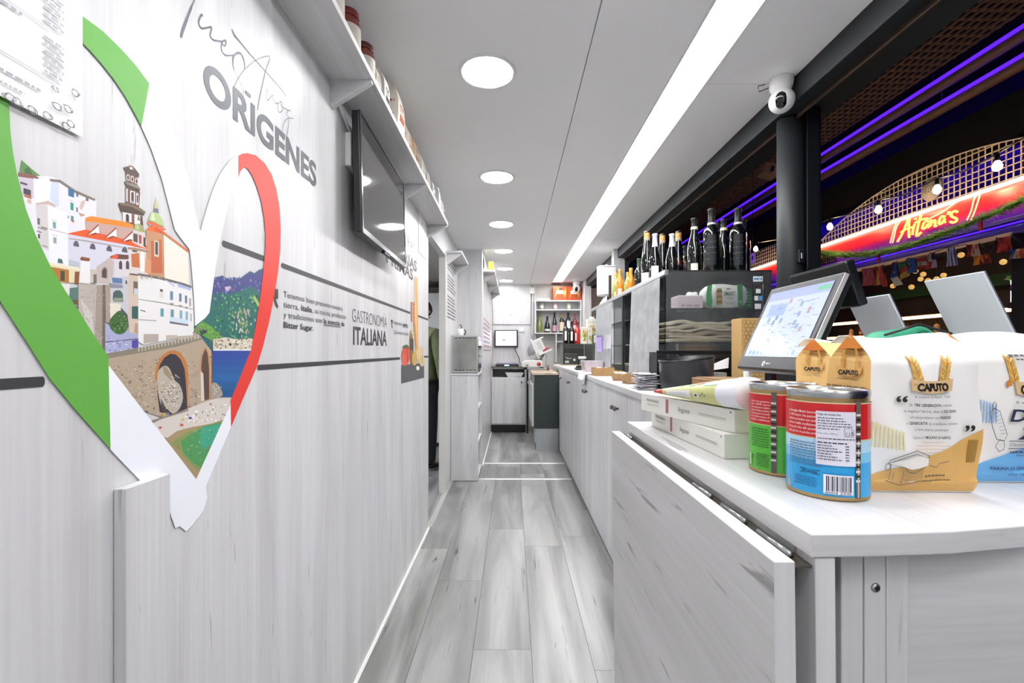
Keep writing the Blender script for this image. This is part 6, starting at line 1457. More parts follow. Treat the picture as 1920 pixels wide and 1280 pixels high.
# blue bag
W2 = .115
t, mp, ptf2 = flour_bag('white flour bag with blue lower corner and CAPUTO banner, at the right edge', (.567, .545, NT+.0003), W2, .072, .165, -.03, '#6fb0ea', 5, 'flour bags on the end counter', lean=.03, opening='#2f6fc0')
d = Decal(mp, .0007, .00004)
subdiv_poly(d, [(0, .01), (1, .01), (1, .34), (.6, .27), (.3, .20), (0, .10)], '#6db2e8', 14)
for k in range(8): subdiv_poly(d, [(.01+.026*k, .42), (.021+.026*k, .415), (.021+.026*k, .58-.006*k), (.01+.026*k, .585-.006*k)], '#8cbcea', 1)
wheat(d, .36, .715, 1.05, -1); wheat(d, .74, .715, 1.05, 1); d.poly([(.27, .69), (.31, .715), (.32, .665), (.28, .66)], '#c88436')
banner(d, .55, .640, .80, asp*1.45); d.lines(.32, .82, .86, .013, '#5a5654'); d.lines(.38, .78, .835, .010, '#77716e'); d.text('Il mulino di Napoli', .35, .548, .018, '#5a5654', w=.42)
d.text('Doppio', .31, .43, .078, '#2c3450', w=.56, shear=.25, bold=.02); d.text('Zero', .40, .31, .078, '#2c3450', w=.42, shear=.25, bold=.02)
d.rect(.32, .82, .295, .299, '#2c3450', 6); d.text('Classica per tutti gli usi', .33, .262, .020, '#3a3a48', w=.46, shear=.12); d.rect(.32, .82, .245, .249, '#2c3450', 6); d.lines(.34, .80, .215, .012, '#4a4a58'); d.lines(.42, .66, .192, .009, '#5a7a9c'); d.text('FARINA DI GRANO TENERO', .19, .098, .020, '#274a78', w=.62, bold=.03); d.text('alta resa', .36, .06, .018, '#274a78', w=.2, shear=.2)
DK = '#4a4a58'
ol([(.13,.49),(.16,.515),(.21,.50),(.29,.34),(.27,.30),(.20,.31),(.15,.40)], .005); ol([(.15,.515),(.145,.54),(.165,.56),(.185,.545),(.175,.515)], .005); ol([(.22,.305),(.20,.26),(.235,.225),(.27,.24),(.275,.27),(.262,.30)], .005)
for k in range(7): ol([(.155+.012*k, .48-.022*k), (.20+.012*k, .495-.024*k)], .002, False)
d.build('printed_front', t)
# golden semolina bag, its narrow printed side towards the aisle
t, mp, ptg = flour_bag('golden semolina bag printed CAPUTO Semola behind the tomato cans', (.4735, .641, NT+.0003), .105, .072, .160, 0, '#ecc27c', 21, 'flour bags on the end counter', facec='#ecc27c', topc='#f2e8d8', opening='#d97a26')
def gus2(u, v, l):
    a, b = ptg(0, v, 1), ptg(0, v, -1); p = a.lerp(b, u); return Vector((p.x+.0036*(1-abs(2*u-1))-l-.0004, p.y, p.z))
d = Decal(gus2, .0006, .00003); wheat(d, .33, .80, .95, -1); wheat(d, .67, .80, .95, 1); banner(d, .5, .765, 1.2, .40, c='#e6b468')
d.text('Il mulino di Napoli', .22, .705, .012, '#6a5a40', w=.56); d.text('Semola', .16, .575, .062, '#2c2418', w=.66, shear=.3); d.build('printed_side', t)

# ================================================================ TILL AREA
ps = thing('till_monitor', 'black touch-screen till monitor tilted back, showing a pale order screen', 'monitor', (.80, 1.33, WT))
TB, TT = Vector((.737, 0, 1.145)), Vector((.853, 0, 1.405)); uv = (TT-TB); HT = uv.length; uv.normalize(); nv = Vector((-uv.z, 0, uv.x))   # outward normal (to the aisle)
if nv.x > 0: nv = -nv
def TP(y, s, l): return Vector((TB.x, y, TB.z))+uv*s+nv*l        # s along height, l outwards
ya, yb = 1.167, 1.50
def tb(a, b, c, e, l0, l1): return [TP(a, c, l0), TP(b, c, l0), TP(b, c, l1), TP(a, c, l1)], [TP(a, e, l0), TP(b, e, l0), TP(b, e, l1), TP(a, e, l1)]
MB().hexa(*tb(ya, yb, 0, HT, -.030, 0)).build('casing', mat('till_casing', '#1a1b1d', .3), ps, bevel=.006, seg=3)
MB().hexa(*tb(ya-.003, ya, .004, HT-.004, -.012, -.001)).build('bright_edge', mat('till_edge', '#dcd8d6', .25, metal=.5), ps)
d = Decal(lambda a, s, l: TP(yb-a, s, l), .0012, .00006); WS = yb-ya
x0, x1, s0, s1 = .022, WS-.022, .042, HT-.022
d.rect(x0, x1, s0, s1, '#c3cdf0'); d.rect(x0, x1, s1-.03, s1, '#a9b2dc'); d.rect(x1-.055, x1-.004, s1-.022, s1-.008, '#7fc0a0'); r_ = random.Random(2)
d.rect(x0+.03, x0+.12, s1-.085, s1-.045, '#a3b4ee'); d.rect(x0+.0, x0+.11, s0+.015, s1-.09, '#cdd5f4')
for k in range(70):
    a = r_.uniform(x0+.01, x1-.03); s = r_.uniform(s0+.02, s1-.04); w = r_.uniform(.006, .028); d.rect(a, min(a+w, x1), s, s+.0022, r_.choice(['#7d88b8', '#98a2cc', '#8892c0', '#aeb8e0']))
for k in range(14):
    a = r_.uniform(x0+.05, x1-.04); s = r_.uniform(s0+.03, s1-.05); d.rect(a, a+.013, s, s+.016, r_.choice(['#b4aab0', '#9aa0b4', '#bcb4c0', '#8a94b8', '#b49ca8', '#90a4bc']))
for k in range(11): d.rect(x0+.03+.022*k, x0+.044+.022*k, s0+.005, s0+.018, '#8fa8e4')
d.build('screen_image', ps, attrmat('till_screen', .12, emit=.62, spec=.8))
d = Decal(lambda a, s, l: TP(yb-a, s, l), .0008, .00006); d.ell(WS*.45, .020, .007, .008, '#dfe4ea', 12); d.ell(WS*.45+.002, .019, .003, .004, '#1a1b1d', 8); d.lines(WS*.45+.012, WS*.45+.034, .0185, .004, '#b8bcc4'); d.build('badge', ps)
MB().tube([TP(1.33, .12, -.028), (.90, 1.33, 1.16), (.885, 1.33, 1.06)], [.04, .045, .05], 16).build('neck', BLACK, ps)
MB().lathe([(.11, 0), (.115, .008), (.10, .03), (.05, .045), (.0005, .046)], (.90, 1.33, WT+.0005), 28, cap=False, sx=.9, sy=1.1).build('foot', BLACK, ps)
Mr = Matrix.Translation((.893, 1.30, 1.378)) @ Matrix.Rotation(-.32, 4, 'Y'); MB().obox(Mr, .028, .24, .125).build('rear_display', mat('rear_display', '#141517', .28), ps, bevel=.006)
t = thing('brown_drawer', 'tan wooden box in front of the till monitor foot', 'box', (.70, 1.5, WT))
MB().box(.63, .765, 1.34, 1.60, WT, 1.108).build('box', mat('tan_wood_dark', '#a07c50', .6, vary=.2, vscale=18), t, bevel=.002)
MB().box(.64, .755, 1.35, 1.59, 1.108, 1.111).build('lid', mat('tan_wood_lid', '#8d6c46', .6), t)
t = thing('price_tag', 'small white handwritten tag standing on the tan wooden box', 'tag', (.70, 1.43, 1.111)); MB().hexa([(.722, 1.42, 1.1112), (.748, 1.42, 1.1112), (.748, 1.422, 1.1112), (.722, 1.422, 1.1112)], [(.725, 1.428, 1.137), (.752, 1.428, 1.137), (.752, 1.43, 1.137), (.725, 1.43, 1.137)]).build('card', PAPER, t)
d = Decal(lambda x, z, l: (x, 1.4185+(z-1.111)*.3-l, z), .0006)
for k in range(3): d.stroke([(.728+.004*j, 1.130-.006*k+.0015*math.sin(j*2.3+k)) for j in range(6)], .0008, '#5a5a62')
d.build('print', t)
# honeycomb patterned cards
def honey(label, x0, x1, y0, y1, z0, z1):
    t = thing('honeycomb_box', label, 'box', ((x0+x1)/2, (y0+y1)/2, z0)); MB().box(x0, x1, y0, y1, z0, z1).build('carton', mat('honey_card', '#c9a46a', .5), t, bevel=.002)
    d = Decal(lambda x, z, l: (x, y0-l, z), .0006); s = .011; j = 0; z = z0+s
    while z < z1-s:
        x = x0+s+(s*.87 if j % 2 else 0)
        while x < x1-s: d.stroke([(x+s*.92*math.cos(PI/6+k*PI/3), z+s*.92*math.sin(PI/6+k*PI/3)) for k in range(6)], .0012, '#8f6c3c', True); x += s*1.74
        z += s*1.5; j += 1
    for (u, v, r_) in ((.5, .72, .017), (.35, .15, .010), (.75, .4, .008)): d.ell(x0+(x1-x0)*u, z0+(z1-z0)*v, r_, r_*1.2, '#2b2622', 14)
    d.build('print', t)
honey('upright tan honeycomb-patterned box between the display case and the till', 1.005, 1.11, 2.00, 2.09, WT, 1.345)
honey('low tan honeycomb-patterned box under the till monitor', .70, .80, 1.20, 1.27, WT, 1.115)
# sign holders with grey backs
def sign(label, y0, y1, xt, zt, xb, zb):
    t = thing('sign_holder', label, 'sign holder', ((xt+xb)/2, (y0+y1)/2, zb), 'slanted sign holders seen from behind'); th = .004
    nx_ = Vector((-(zt-zb), 0, -(xb-xt))).normalized()*th
    a, b = Vector((xb, y0, zb)), Vector((xb, y1, zb)); c, e = Vector((xt, y1, zt)), Vector((xt, y0, zt))
    MB().hexa([a, a-nx_, b-nx_, b], [e, e-nx_, c-nx_, c]).build('back_board', mat('sign_back', '#e6eaf0', .5), t)
    MB().hexa([a-nx_, a-nx_*1.8, b-nx_*1.8, b-nx_], [e-nx_, e-nx_*1.8, c-nx_*1.8, c-nx_]).build('front_sheet', mat('sign_edge', '#6f747c', .3), t)
    MB().box(xb-.02, xb+.04, y0+.01, y1-.01, WT, zb+.004).build('foot', ALU, t)
sign('large grey-backed sign holder leaning behind the flour bags', .968, 1.105, 1.0, 1.368, 1.155, 1.06)
sign('smaller grey-backed sign holder leaning beside the till monitor', 1.212, 1.36, 1.0, 1.350, 1.14, 1.06)
t = soft_pack('green_pouch', 'green zipped pouch with pale leaf pattern behind the flour bags', 'pouch', .80, .965, .985, 1.075, WT+.0005, 1.252, mat('green_fabric', '#2f9a74', .55, vary=.2, vscale=20), 6, nx=10)
d = Decal(lambda x, z, l: (x, .983-l-.002, z), .0012); r_ = random.Random(9)
for k in range(9):
    x, z = r_.uniform(.82, .95), r_.uniform(1.14, 1.24); a = r_.uniform(-.6, .6); pts = [(0, 0), (.012, .006), (.026, .005), (.036, 0), (.026, -.004), (.012, -.005)]
    d.poly([(x+p*math.cos(a)-q_*math.sin(a), z+p*math.sin(a)+q_*math.cos(a)) for p, q_ in pts], r_.choice(['#8fd0b0', '#a8d8bc', '#1f7a5c']))
d.build('leaf_pattern', t)
MB().tube([(.81, .99, 1.235), (.88, .985, 1.258), (.955, .99, 1.238)], .003, 6).build('zip', mat('zip_dark', '#2a2c2c', .4), t)
t = thing('black_printer', 'black rounded receipt printer behind the till monitor', 'printer', (1.0, 1.45, WT)); MB().box(.985, 1.10, 1.40, 1.56, WT, 1.13).build('body', BLACK, t, bevel=.02, seg=3); MB().box(1.0, 1.09, 1.42, 1.425, 1.128, 1.14).build('paper_slot', WHITE, t)
t = thing('payment_sticker_pane', 'narrow clear pane with payment stickers beside the column', 'sign', (1.16, 2.1, WT))
MB().box(1.135, 1.19, 2.16, 2.164, WT+.0005, 1.565).build('pane', GLASS, t)
d = Decal(lambda x, z, l: (x, 2.16-l, z), .0006)
d.rect(1.142, 1.188, 1.53, 1.555, '#dfe6ee'); d.lines(1.146, 1.184, 1.539, .007, '#4a86b4'); d.rect(1.155, 1.178, 1.475, 1.495, '#e8e8ea'); d.rect(1.148, 1.166, 1.44, 1.462, '#e4e4e6'); d.rect(1.169, 1.186, 1.44, 1.462, '#5aa0d8'); d.rect(1.150, 1.18, 1.40, 1.425, '#d8dce2'); d.ell(1.157, 1.505, .006, .006, '#3a3a3c'); d.ell(1.178, 1.508, .006, .006, '#5a3a3a')
d.build('print', t)
# ================================================================ OUTSIDE: THE MARKET HALL
XO = 4.0
def OW(p, X=XO): y = X*F/(p[0]-VX); return (y, CH-(p[1]-VY)*y/F)
struct(box('floor_hall', mat('hall_floor', '#4a4744', .35, vary=.2, vscale=2), None, 1.36, 9, -3, 16, -.06, 0))
struct(box('ceiling_hall', mat('hall_ceiling', '#17130f', .8), None, 1.36, 9, -3, 16, 4.9, 5.0))
struct(box('wall_hall', mat('hall_wall', '#4a3f8c', .7), None, 8.6, 8.7, -3, 16, 0, 4.9))
struct(box('wall_hall_end', mat('hall_wall_end', '#2c2740', .8), None, 1.36, 9, 15.9, 16, 0, 4.9))
# perforated metal ceiling battens
cm_ = MB()
for i in range(40): cm_.box(1.42+.07*i, 1.445+.07*i, -1, 13, 3.97, 3.985)
for i in range(140): cm_.box(1.42, 4.2, -1+.1*i, -.965+.1*i, 3.98, 3.995)
o = cm_.build('ceiling_grid', mat('grid_brown', '#6a5442', .6), None); tag(o, 'dark metal mesh hanging under the market hall ceiling', 'ceiling mesh', kind='stuff')
struct(box('ceiling_hall_panel', mat('hall_panel', '#0e0c0b', .9), None, 1.36, 4.2, -1, 13, 4.02, 4.05))
VIO = mat('violet_neon', '#5a1eff', .4, emit='#4a18ff', estr=1.0)
for k, (x, z) in enumerate(((4.62, 4.06), (4.72, 3.86))):
    t = thing('lit_duct', ('upper' if k == 0 else 'lower')+' round duct with a violet light line crossing the market hall', 'duct', (x, 5, z))
    MB().tube([(x, -1, z), (x, 14, z)], .055, 16).build('pipe', mat('duct_beige', '#8a6a58', .5), t)
    MB().tube([(x-.045, -1, z+.05), (x-.045, 14, z+.05)], .02, 8).build('light_line', VIO, t)
    for y in (1, 5, 9): MB().tube([(x, y, z), (x, y, 4.9)], .008, 6).build('hanger', BLACK, t)
t = thing('hall_beam', 'dark timber beam under the violet ducts of the market hall', 'beam', (4.9, 5, 3.5)); MB().box(4.85, 5.05, -1, 14, 3.28, 3.70).build('beam', mat('beam_black', '#12100f', .7), t)
t = thing('added_violet_wash', 'added violet tube tinting the far market hall wall, hidden behind the beam', 'light', (8.4, 5, 3.9)); MB().tube([(8.45, -1, 4.82), (8.45, 14, 4.82)], .03, 8).build('tube', mat('added_wash_glow', '#4a20ff', .4, emit='#4a20ff', estr=14), t); MB().box(8.47, 8.6, -1, 14, 4.78, 4.86).build('holder', BLACK, t)  # out-of-sight tube added to wash the far wall with violet light

# ---- opposite stall
fa = thing('stall_fascia', 'curved red fascia of the opposite stall with painted-in red and violet light', 'sign', (XO, 5.5, 2.15))
m_ = bpy.data.materials.new('fascia_painted_glow'); m_.use_nodes = True; nt = m_.node_tree; b = nt.nodes['Principled BSDF']; b.inputs['Roughness'].default_value = .3
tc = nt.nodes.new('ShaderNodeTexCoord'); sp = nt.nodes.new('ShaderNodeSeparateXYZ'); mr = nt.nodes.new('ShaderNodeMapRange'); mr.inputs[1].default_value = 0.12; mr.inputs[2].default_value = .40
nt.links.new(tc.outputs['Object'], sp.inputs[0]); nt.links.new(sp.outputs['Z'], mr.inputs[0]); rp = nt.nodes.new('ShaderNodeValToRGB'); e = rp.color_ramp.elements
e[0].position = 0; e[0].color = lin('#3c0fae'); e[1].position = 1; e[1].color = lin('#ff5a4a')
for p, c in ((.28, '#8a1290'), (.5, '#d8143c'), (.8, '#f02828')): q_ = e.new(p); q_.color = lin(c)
nt.links.new(mr.outputs[0], rp.inputs[0]); nt.links.new(rp.outputs[0], b.inputs['Base Color']); nt.links.new(rp.outputs[0], b.inputs['Emission Color']); b.inputs['Emission Strength'].default_value = .16  # gradient and emission stand in for lamp light falling on the panel
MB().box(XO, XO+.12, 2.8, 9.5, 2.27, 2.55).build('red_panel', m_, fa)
for k, (z0, z1, xx) in enumerate(((2.235, 2.27, -.02), (2.195, 2.235, .01), (2.15, 2.195, -.03))): MB().box(XO+xx, XO+.14, 2.8, 9.5, z0, z1).build('moulding', mat('violet_paint', '#5a4a9c', .35), fa, bevel=.004)
MB().tube([(XO-.035, 2.8, 2.545), (XO-.035, 9.5, 2.545)], .016, 8).build('light_tube', mat('warm_tube', '#ffffff', .4, emit='#ffe0c4', estr=3.2), fa)
MB().tube([(XO-.06, 2.8, 2.205), (XO-.06, 9.5, 2.205)], .006, 6).build('violet_tube', VIO, fa)
MB().box(XO+.02, XO+.10, 2.8, 9.5, 2.55, 2.58).build('top_cap', mat('cap_white', '#cfcac4', .5), fa)
# neon name and loops
NE = mat('neon_yellow', '#ffd27a', .4, emit='#ffb060', estr=.7); nm = thing('neon_name', "yellow neon lettering reading Aitana's on the red fascia", 'sign', (XO-.05, 4.3, 2.35))
def CR(l): return [(1640+x/5.82, 260+y/5.82) for x, y in l]
for nme, pts in (('letter', [(280,1125),(330,1040),(400,880),(410,860),(405,960),(410,1080)]), ('letter_bar', [(320,1020),(380,985),(440,965)]), ('letter', [(470,930),(450,1000),(445,1050)]), ('letter_dot', [(484,868),(478,884)]), ('letter', [(540,830),(510,940),(490,1040),(500,1060),(540,1020)]), ('letter_bar', [(470,920),(540,885),(610,870)]),
                 ('letter', [(625,905),(590,900),(560,940),(555,980),(585,975),(615,930),(610,960),(625,965)]), ('letter', [(650,880),(635,960),(660,910),(690,890),(695,920),(690,955),(710,950)]), ('letter', [(800,850),(765,850),(740,890),(740,930),(770,920),(800,870),(790,905),(805,910)]), ('apostrophe', [(850,790),(838,830)]), ('letter', [(940,800),(905,790),(870,820),(880,850),(925,870),(925,900),(890,915),(860,905)])):
    P = smooth_poly(CR(pts), 3, False); MB().tube([(XO-.03, *OW(p)) for p in P], .011, 8).build(nme, NE, nm)
lp = thing('neon_loops', 'thin pale neon lines looping across the red fascia beside the name', 'sign', (XO-.05, 4.3, 2.35)); NL = mat('neon_pale', '#ffd9b0', .4, emit='#ffcfa0', estr=.5)
for pts in ([(190,1140),(215,1040),(240,960),(275,880)], [(215,1140),(235,1060),(260,960),(320,870)], [(1030,890),(1080,780),(1110,660),(1180,560)], [(1075,890),(1120,780),(1160,660),(1185,570)], [(600,880),(760,800),(900,700),(1000,640)]):
    MB().tube([(XO-.02, *OW(p)) for p in smooth_poly(CR(pts), 3, False)], .006, 6).build('neon_line', NL, lp)
# white wire grid with arched top
gr_ = thing('wire_grid', 'arched white wire grid standing on top of the red fascia', 'grid', (XO, 5, 2.58))
def archz(y):
    a = 2.60+max(0, .40*(1-((y-4.45)/1.62)**2)) if abs(y-4.45) < 1.62 else 2.60
    return max(a, 2.60+(.26 if y > 6.3 else 0)*min(1, (y-6.3)/.5 if y > 6.3 else 0), 2.60)
gm = MB(); y = 2.85
while y < 9.3:
    z1 = archz(y)
    if z1 > 2.605: gm.box(XO+.045, XO+.051, y-.004, y+.004, 2.58, z1)
    y += .055
z = 2.60
while z < 3.02:
    y = 2.85; st_ = None
    while y < 9.3:
        ok = archz(y) >= z-.001
        if ok and st_ is None: st_ = y
        if (not ok or y > 9.2) and st_ is not None: gm.box(XO+.045, XO+.051, st_, y, z-.004, z+.004); st_ = None
        y += .02
    z += .055
o = gm.build('wires', mat('wire_white', '#c9b8a4', .4), gr_); o['kind'] = 'stuff'
MB().tube([(XO+.048, 2.85+.05*i, archz(2.85+.05*i)) for i in range(66)], .006, 6).build('top_wire', mat('wire_white'), gr_)
t = thing('round_plaque', 'round grey plaque with faint letters mounted on the wire grid', 'plaque', (XO, 4.37, 2.7)); cy, cz = OW((1742, 355)); MB().lathe([(.0005, -.012), (.105, -.012), (.108, .0)], (XO+.03, cy, cz), 28, axis=0).build('disc', mat('plaque_grey', '#8a8580', .5), t)
d = Decal(lambda y, z, l: (XO+.016-l, y, z), .0008); d.text('BI', cy+.04, cz-.03, .06, '#c8c0b4', flip=-1); d.build('letters', t)
# bulb string
def bulb(label, px, py, X=3.7, s=1.0, est=55):
    y, z = OW((px, py), X); t = thing('string_bulb', label, 'light bulb', (X, y, z), 'bulbs hanging along the opposite stall')
    MB().lathe([(.0005, -.045*s), (.025*s, -.03*s), (.030*s, -.005*s), (.02*s, .022*s), (.012*s, .035*s)], (X, y, z), 14, cap=False).build('glass_bulb', mat('bulb_glow', '#ffe0b0', .4, emit='#ffdca8', estr=est), t)
    MB().lathe([(.014*s, .033*s), (.016*s, .04*s), (.016*s, .085*s), (.005*s, .09*s)], (X, y, z), 12).build('socket', BLACK, t); return (X, y, z+.09*s)
bp = [bulb(l, a, b_) for l, a, b_ in (('glowing bulb nearest the black column on the stall bulb string', 1556, 424), ('second glowing bulb from the column on the stall bulb string', 1647, 392), ('glowing bulb in front of the round plaque', 1757, 354), ('brightest glowing bulb, rightmost on the stall bulb string', 1870, 310), ('small glowing bulb seen between the bottles and the column', 1417, 466))]
bp.sort(key=lambda p: p[1]); m = MB(); pts = [(3.7, bp[0][1]-1.0, bp[0][2]+.2)]
for i, p in enumerate(bp):
    if i: q_ = bp[i-1]; pts.append((3.7, (p[1]+q_[1])/2, min(p[2], q_[2])-.03))
    pts.append(p)
o = MB().tube(pts, .006, 6).build('bulb_cable', BLACK, None); tag(o, 'black cable carrying the glowing bulbs along the opposite stall', 'cable')
# garland
gl = thing('pine_garland', 'green tinsel pine garland swagged below the neon name', 'garland', (3.85, 5, 2.3)); rg = random.Random(4)
cpx = [(1520,468),(1560,476),(1600,478),(1640,474),(1680,466),(1720,455),(1760,441),(1800,426),(1840,410),(1880,393),(1925,372),(1990,350)]
cp = smooth_poly(cpx, 5, False); vs = []; fs = []
GP = [Vector((3.86, *OW(p, 3.86))) for p in cp]
MB().tube(GP, .012, 6).build('wire_core', mat('garland_core', '#2c4a20', .8), gl)
for i in range(len(GP)-1):
    sgm = GP[i+1]-GP[i]; nn = int(sgm.length*1900)
    for k in range(nn):
        c = GP[i]+sgm*rg.random(); dv = Vector((rg.gauss(0, 1), rg.gauss(0, 1), rg.gauss(0, 1))).normalized(); w = dv.orthogonal().normalized()*.006; e_ = c+dv*rg.uniform(.045, .09); q0 = len(vs); vs += [c+w, c-w, e_]; fs.append((q0, q0+1, q0+2))
o = MB().add(vs, fs).build('needles', mat('pine_needles', '#8ad05c', .6, vary=.6, vscale=25), gl); o['kind'] = 'stuff'
for (px, py) in ((1839, 420), (1648, 482)):
    y, z = OW((px, py), 3.84); MB().box(3.83, 3.845, y-.012, y+.012, z-.05, z+.03).build('red_bow', mat('bow_red', '#b01c20', .5), gl)

# flags
fp = []
def flag(label, pts, bands, vertical, extra=None):
    """pts: photo corners TL,TR,BR,BL on the stall plane; bands: list of colours across"""
    X = 3.92; q = [Vector((X, *OW(p, X))) for p in pts]; fp.extend((q[0], q[1])); t = thing('hanging_flag', label, 'flag', tuple((q[2]+q[3])/2), 'small flags strung along the opposite stall')
    def P(u, v, l=0): 
        p = (q[0]*(1-u)+q[1]*u)*(1-v)+(q[3]*(1-u)+q[2]*u)*v; return (p.x+.012*math.sin(u*5+v*3)-l, p.y, p.z)
    vs = []; fs = []; n = 6
    for i in range(n+1):
        for j in range(n+1): vs.append(P(i/n, j/n))
    for i in range(n):
        for j in range(n): a = i*(n+1)+j; fs.append((a, a+1, a+n+2, a+n+1))
    o = MB().add(vs, fs, True).build('cloth', mat('flag_'+bands[0][1:], bands[0], .7), t); so = o.modifiers.new('s', 'SOLIDIFY'); so.thickness = .002; so.offset = 0
    d = Decal(lambda u, v, l: P(u, v, l+.0015), .0006, .0003); k = len(bands)
    for i, c in enumerate(bands):
        if vertical: d.rect(i/k, (i+1)/k, 0, 1, c, 2, 6)
        else: d.rect(0, 1, i/k, (i+1)/k, c, 6, 2)
    if extra: extra(d)
    d.build('printed_bands', t)
def rc(x0, x1, y0, y1, sk=0): return [(x0, y0), (x1, y0-sk), (x1, y1-sk), (x0, y1)]
flag('red banner with a white lettered panel left of the yellow and red flag', rc(1616,1639,505,537,3), ['#b03a4a', '#b03a4a'], False, lambda d: d.rect(.15, .9, .3, .55, '#c8b0c0'))
flag('red, yellow and red flag hung beside the till monitor', rc(1640,1656,500,536,3), ['#c0281e', '#d8a82a', '#c0281e'], True)
flag('plain red flag with small white star right of the yellow and red flag', rc(1655,1662,512,538,1), ['#c8281e', '#c8281e'], False)
flag('dark blue flag with white stars', [(1674,492),(1682,490),(1681,518),(1668,522)], ['#2a3a9c', '#2a3a9c'], True, lambda d: [d.ell(u, v, .08, .05, '#e8e8f0', 6) for u, v in ((.3,.35),(.6,.25),(.5,.6),(.35,.8),(.75,.7))])
flag('white flag with a dark mark below the starry blue flag', [(1669,521),(1685,518),(1691,533),(1676,538)], ['#e6dcc8', '#e6dcc8'], True, lambda d: d.rect(.5, .75, .45, .75, '#5a3a30'))
flag('green, red and yellow flag with a star, hung at a slant', [(1681,496),(1699,489),(1704,516),(1688,527)], ['#2f7a3c', '#c8321e', '#d8b43a'], False, lambda d: d.ell(.5, .5, .08, .08, '#d8b43a', 6))
flag('blue flag with a pale yellow cross', rc(1701,1718,485,513,2), ['#2a5aae', '#2a5aae'], True, lambda d: (d.rect(.4, .6, 0, 1, '#c8b46a'), d.rect(0, 1, .32, .48, '#c8b46a')))
flag('red and white flag with a dark emblem', rc(1718,1738,484,506,2), ['#b8301e', '#d8c8b4', '#c8281e'], False, lambda d: d.ell(.45, .5, .12, .12, '#4a3a2a', 8))
flag('white, blue and red flag with a star', rc(1737,1748,479,505,2), ['#d2c4b0', '#c8281e'], False)
flag('dark blue and pale pink narrow flag', rc(1746,1755,474,503,2), ['#2a2860', '#d8a8c8'], False)
flag('blue and white vertically striped flag', rc(1774,1793,465,500,3), ['#d8d4dc', '#4a4ab0', '#d8d4dc', '#4a4ab0', '#d8d4dc', '#4a4ab0', '#d8d4dc', '#4a4ab0'], True, lambda d: d.rect(0, .55, .82, 1, '#d85a3a'))
flag('red, pale and red flag right of the striped flag', rc(1812,1836,459,482,3), ['#c0301e', '#d8b4a0'], True)
flag('orange and dark red flag behind a glowing lamp', rc(1824,1856,480,498,5), ['#e08a1e', '#8a1a1e'], True)
flag('plain red flag with a dark green star', rc(1869,1895,446,474,4), ['#c01f1a', '#c01f1a'], False, lambda d: d.ell(.55, .42, .13, .16, '#6a2a1a', 5))
flag('blue, checked white and orange flag at the right edge', rc(1892,1925,468,486,3), ['#2a4aa0', '#e0cdb8', '#d85a28'], True, lambda d: [d.rect(.36+.06*i, .42+.06*i, .15+.16*j, .31+.16*j, '#d87a4a') for i in range(5) for j in range(5) if (i+j) % 2])
fp.sort(key=lambda p: p.y); o = MB().tube([(p.x, p.y, p.z+.004) for p in fp], .004, 5).build('flag_string', BLACK, None); tag(o, 'thin dark string holding the small flags along the opposite stall', 'string')
# pendant globes
for k, (px, py) in enumerate(((1716,508),(1731,514),(1726,523),(1740,526),(1756,523),(1769,516),(1709,538),(1674,536),(1881,491),(1802,478))):
    X = 4.35+.14*(k % 3); y, z = OW((px, py), X); w = ['leftmost of the upper row', 'second of the upper row', 'lowest left of the cluster', 'in the middle of the cluster', 'right of the middle', 'at the right end of the cluster', 'hanging alone below the flags', 'below the white flag', 'in front of the black pillar', 'beside the striped flag'][k]
    t = thing('globe_pendant', 'small glass globe pendant with gold highlights given as glow, '+w, 'lamp', (X, y, z), 'glass globe pendants in the opposite stall')
    MB().lathe([(max(.027*math.sin(PI*i/10), .0004), -.027*math.cos(PI*i/10)) for i in range(11)], (X, y, z), 14, cap=False).build('globe', mat('globe_highlight_glow', '#d8b878', .2, emit='#ffc870', estr=.28), t); MB().tube([(X, y, z+.027), (X, y, 2.5)], .003, 5).build('cord', BLACK, t)  # faint emission stands in for gold highlights on clear glass
# stall interior
struct(box('wall_stall_back', mat('stall_back', '#4a4038', .7, vary=.3, vscale=3), None, 5.9, 5.95, 2.6, 9.5, 0, 2.6))
struct(box('ceiling_stall', mat('stall_ceiling', '#5a5450', .7), None, XO+.14, 5.95, 2.6, 9.5, 2.5, 2.55))
struct(box('wall_stall_side', mat('stall_pillar', '#0c0b0c', .6), None, 4.1, 4.5, 3.62, 3.74, 0, 2.5))
t = thing('green_valance', 'dark green band along the back of the opposite stall', 'band', (5.8, 5, 2.0)); MB().box(5.8, 5.9, 3.8, 8.5, 1.98, 2.12).build('band', mat('green_band', '#1f4a26', .6), t)
t = thing('stall_counter', 'counter of the opposite stall with a warm lit edge', 'counter', (4.2, 5.5, 0)); MB().box(3.95, 4.5, 3.75, 9.2, 0, 1.05).build('body', mat('stall_counter', '#5a2a24', .5), t); MB().box(3.9, 4.55, 3.75, 9.2, 1.05, 1.10).build('top', mat('stall_top', '#8a6a50', .3), t)
t = thing('stall_shelf', 'warm lit back shelf of the opposite stall', 'shelf', (5.7, 5.5, 1.4))
for z in (1.42, 1.66): MB().box(5.55, 5.9, 4.2, 8.0, z, z+.03).build('board', mat('stall_wood', '#7a5a40', .5), t); MB().box(5.53, 5.55, 4.2, 8.0, z-.02, z+.02).build('light_strip', mat('warm_strip', '#ffd9a0', .4, emit='#ffc890', estr=3.5), t)
rb_ = random.Random(8); ORD = 'first second third fourth fifth sixth seventh eighth ninth tenth eleventh twelfth thirteenth fourteenth fifteenth sixteenth'.split()
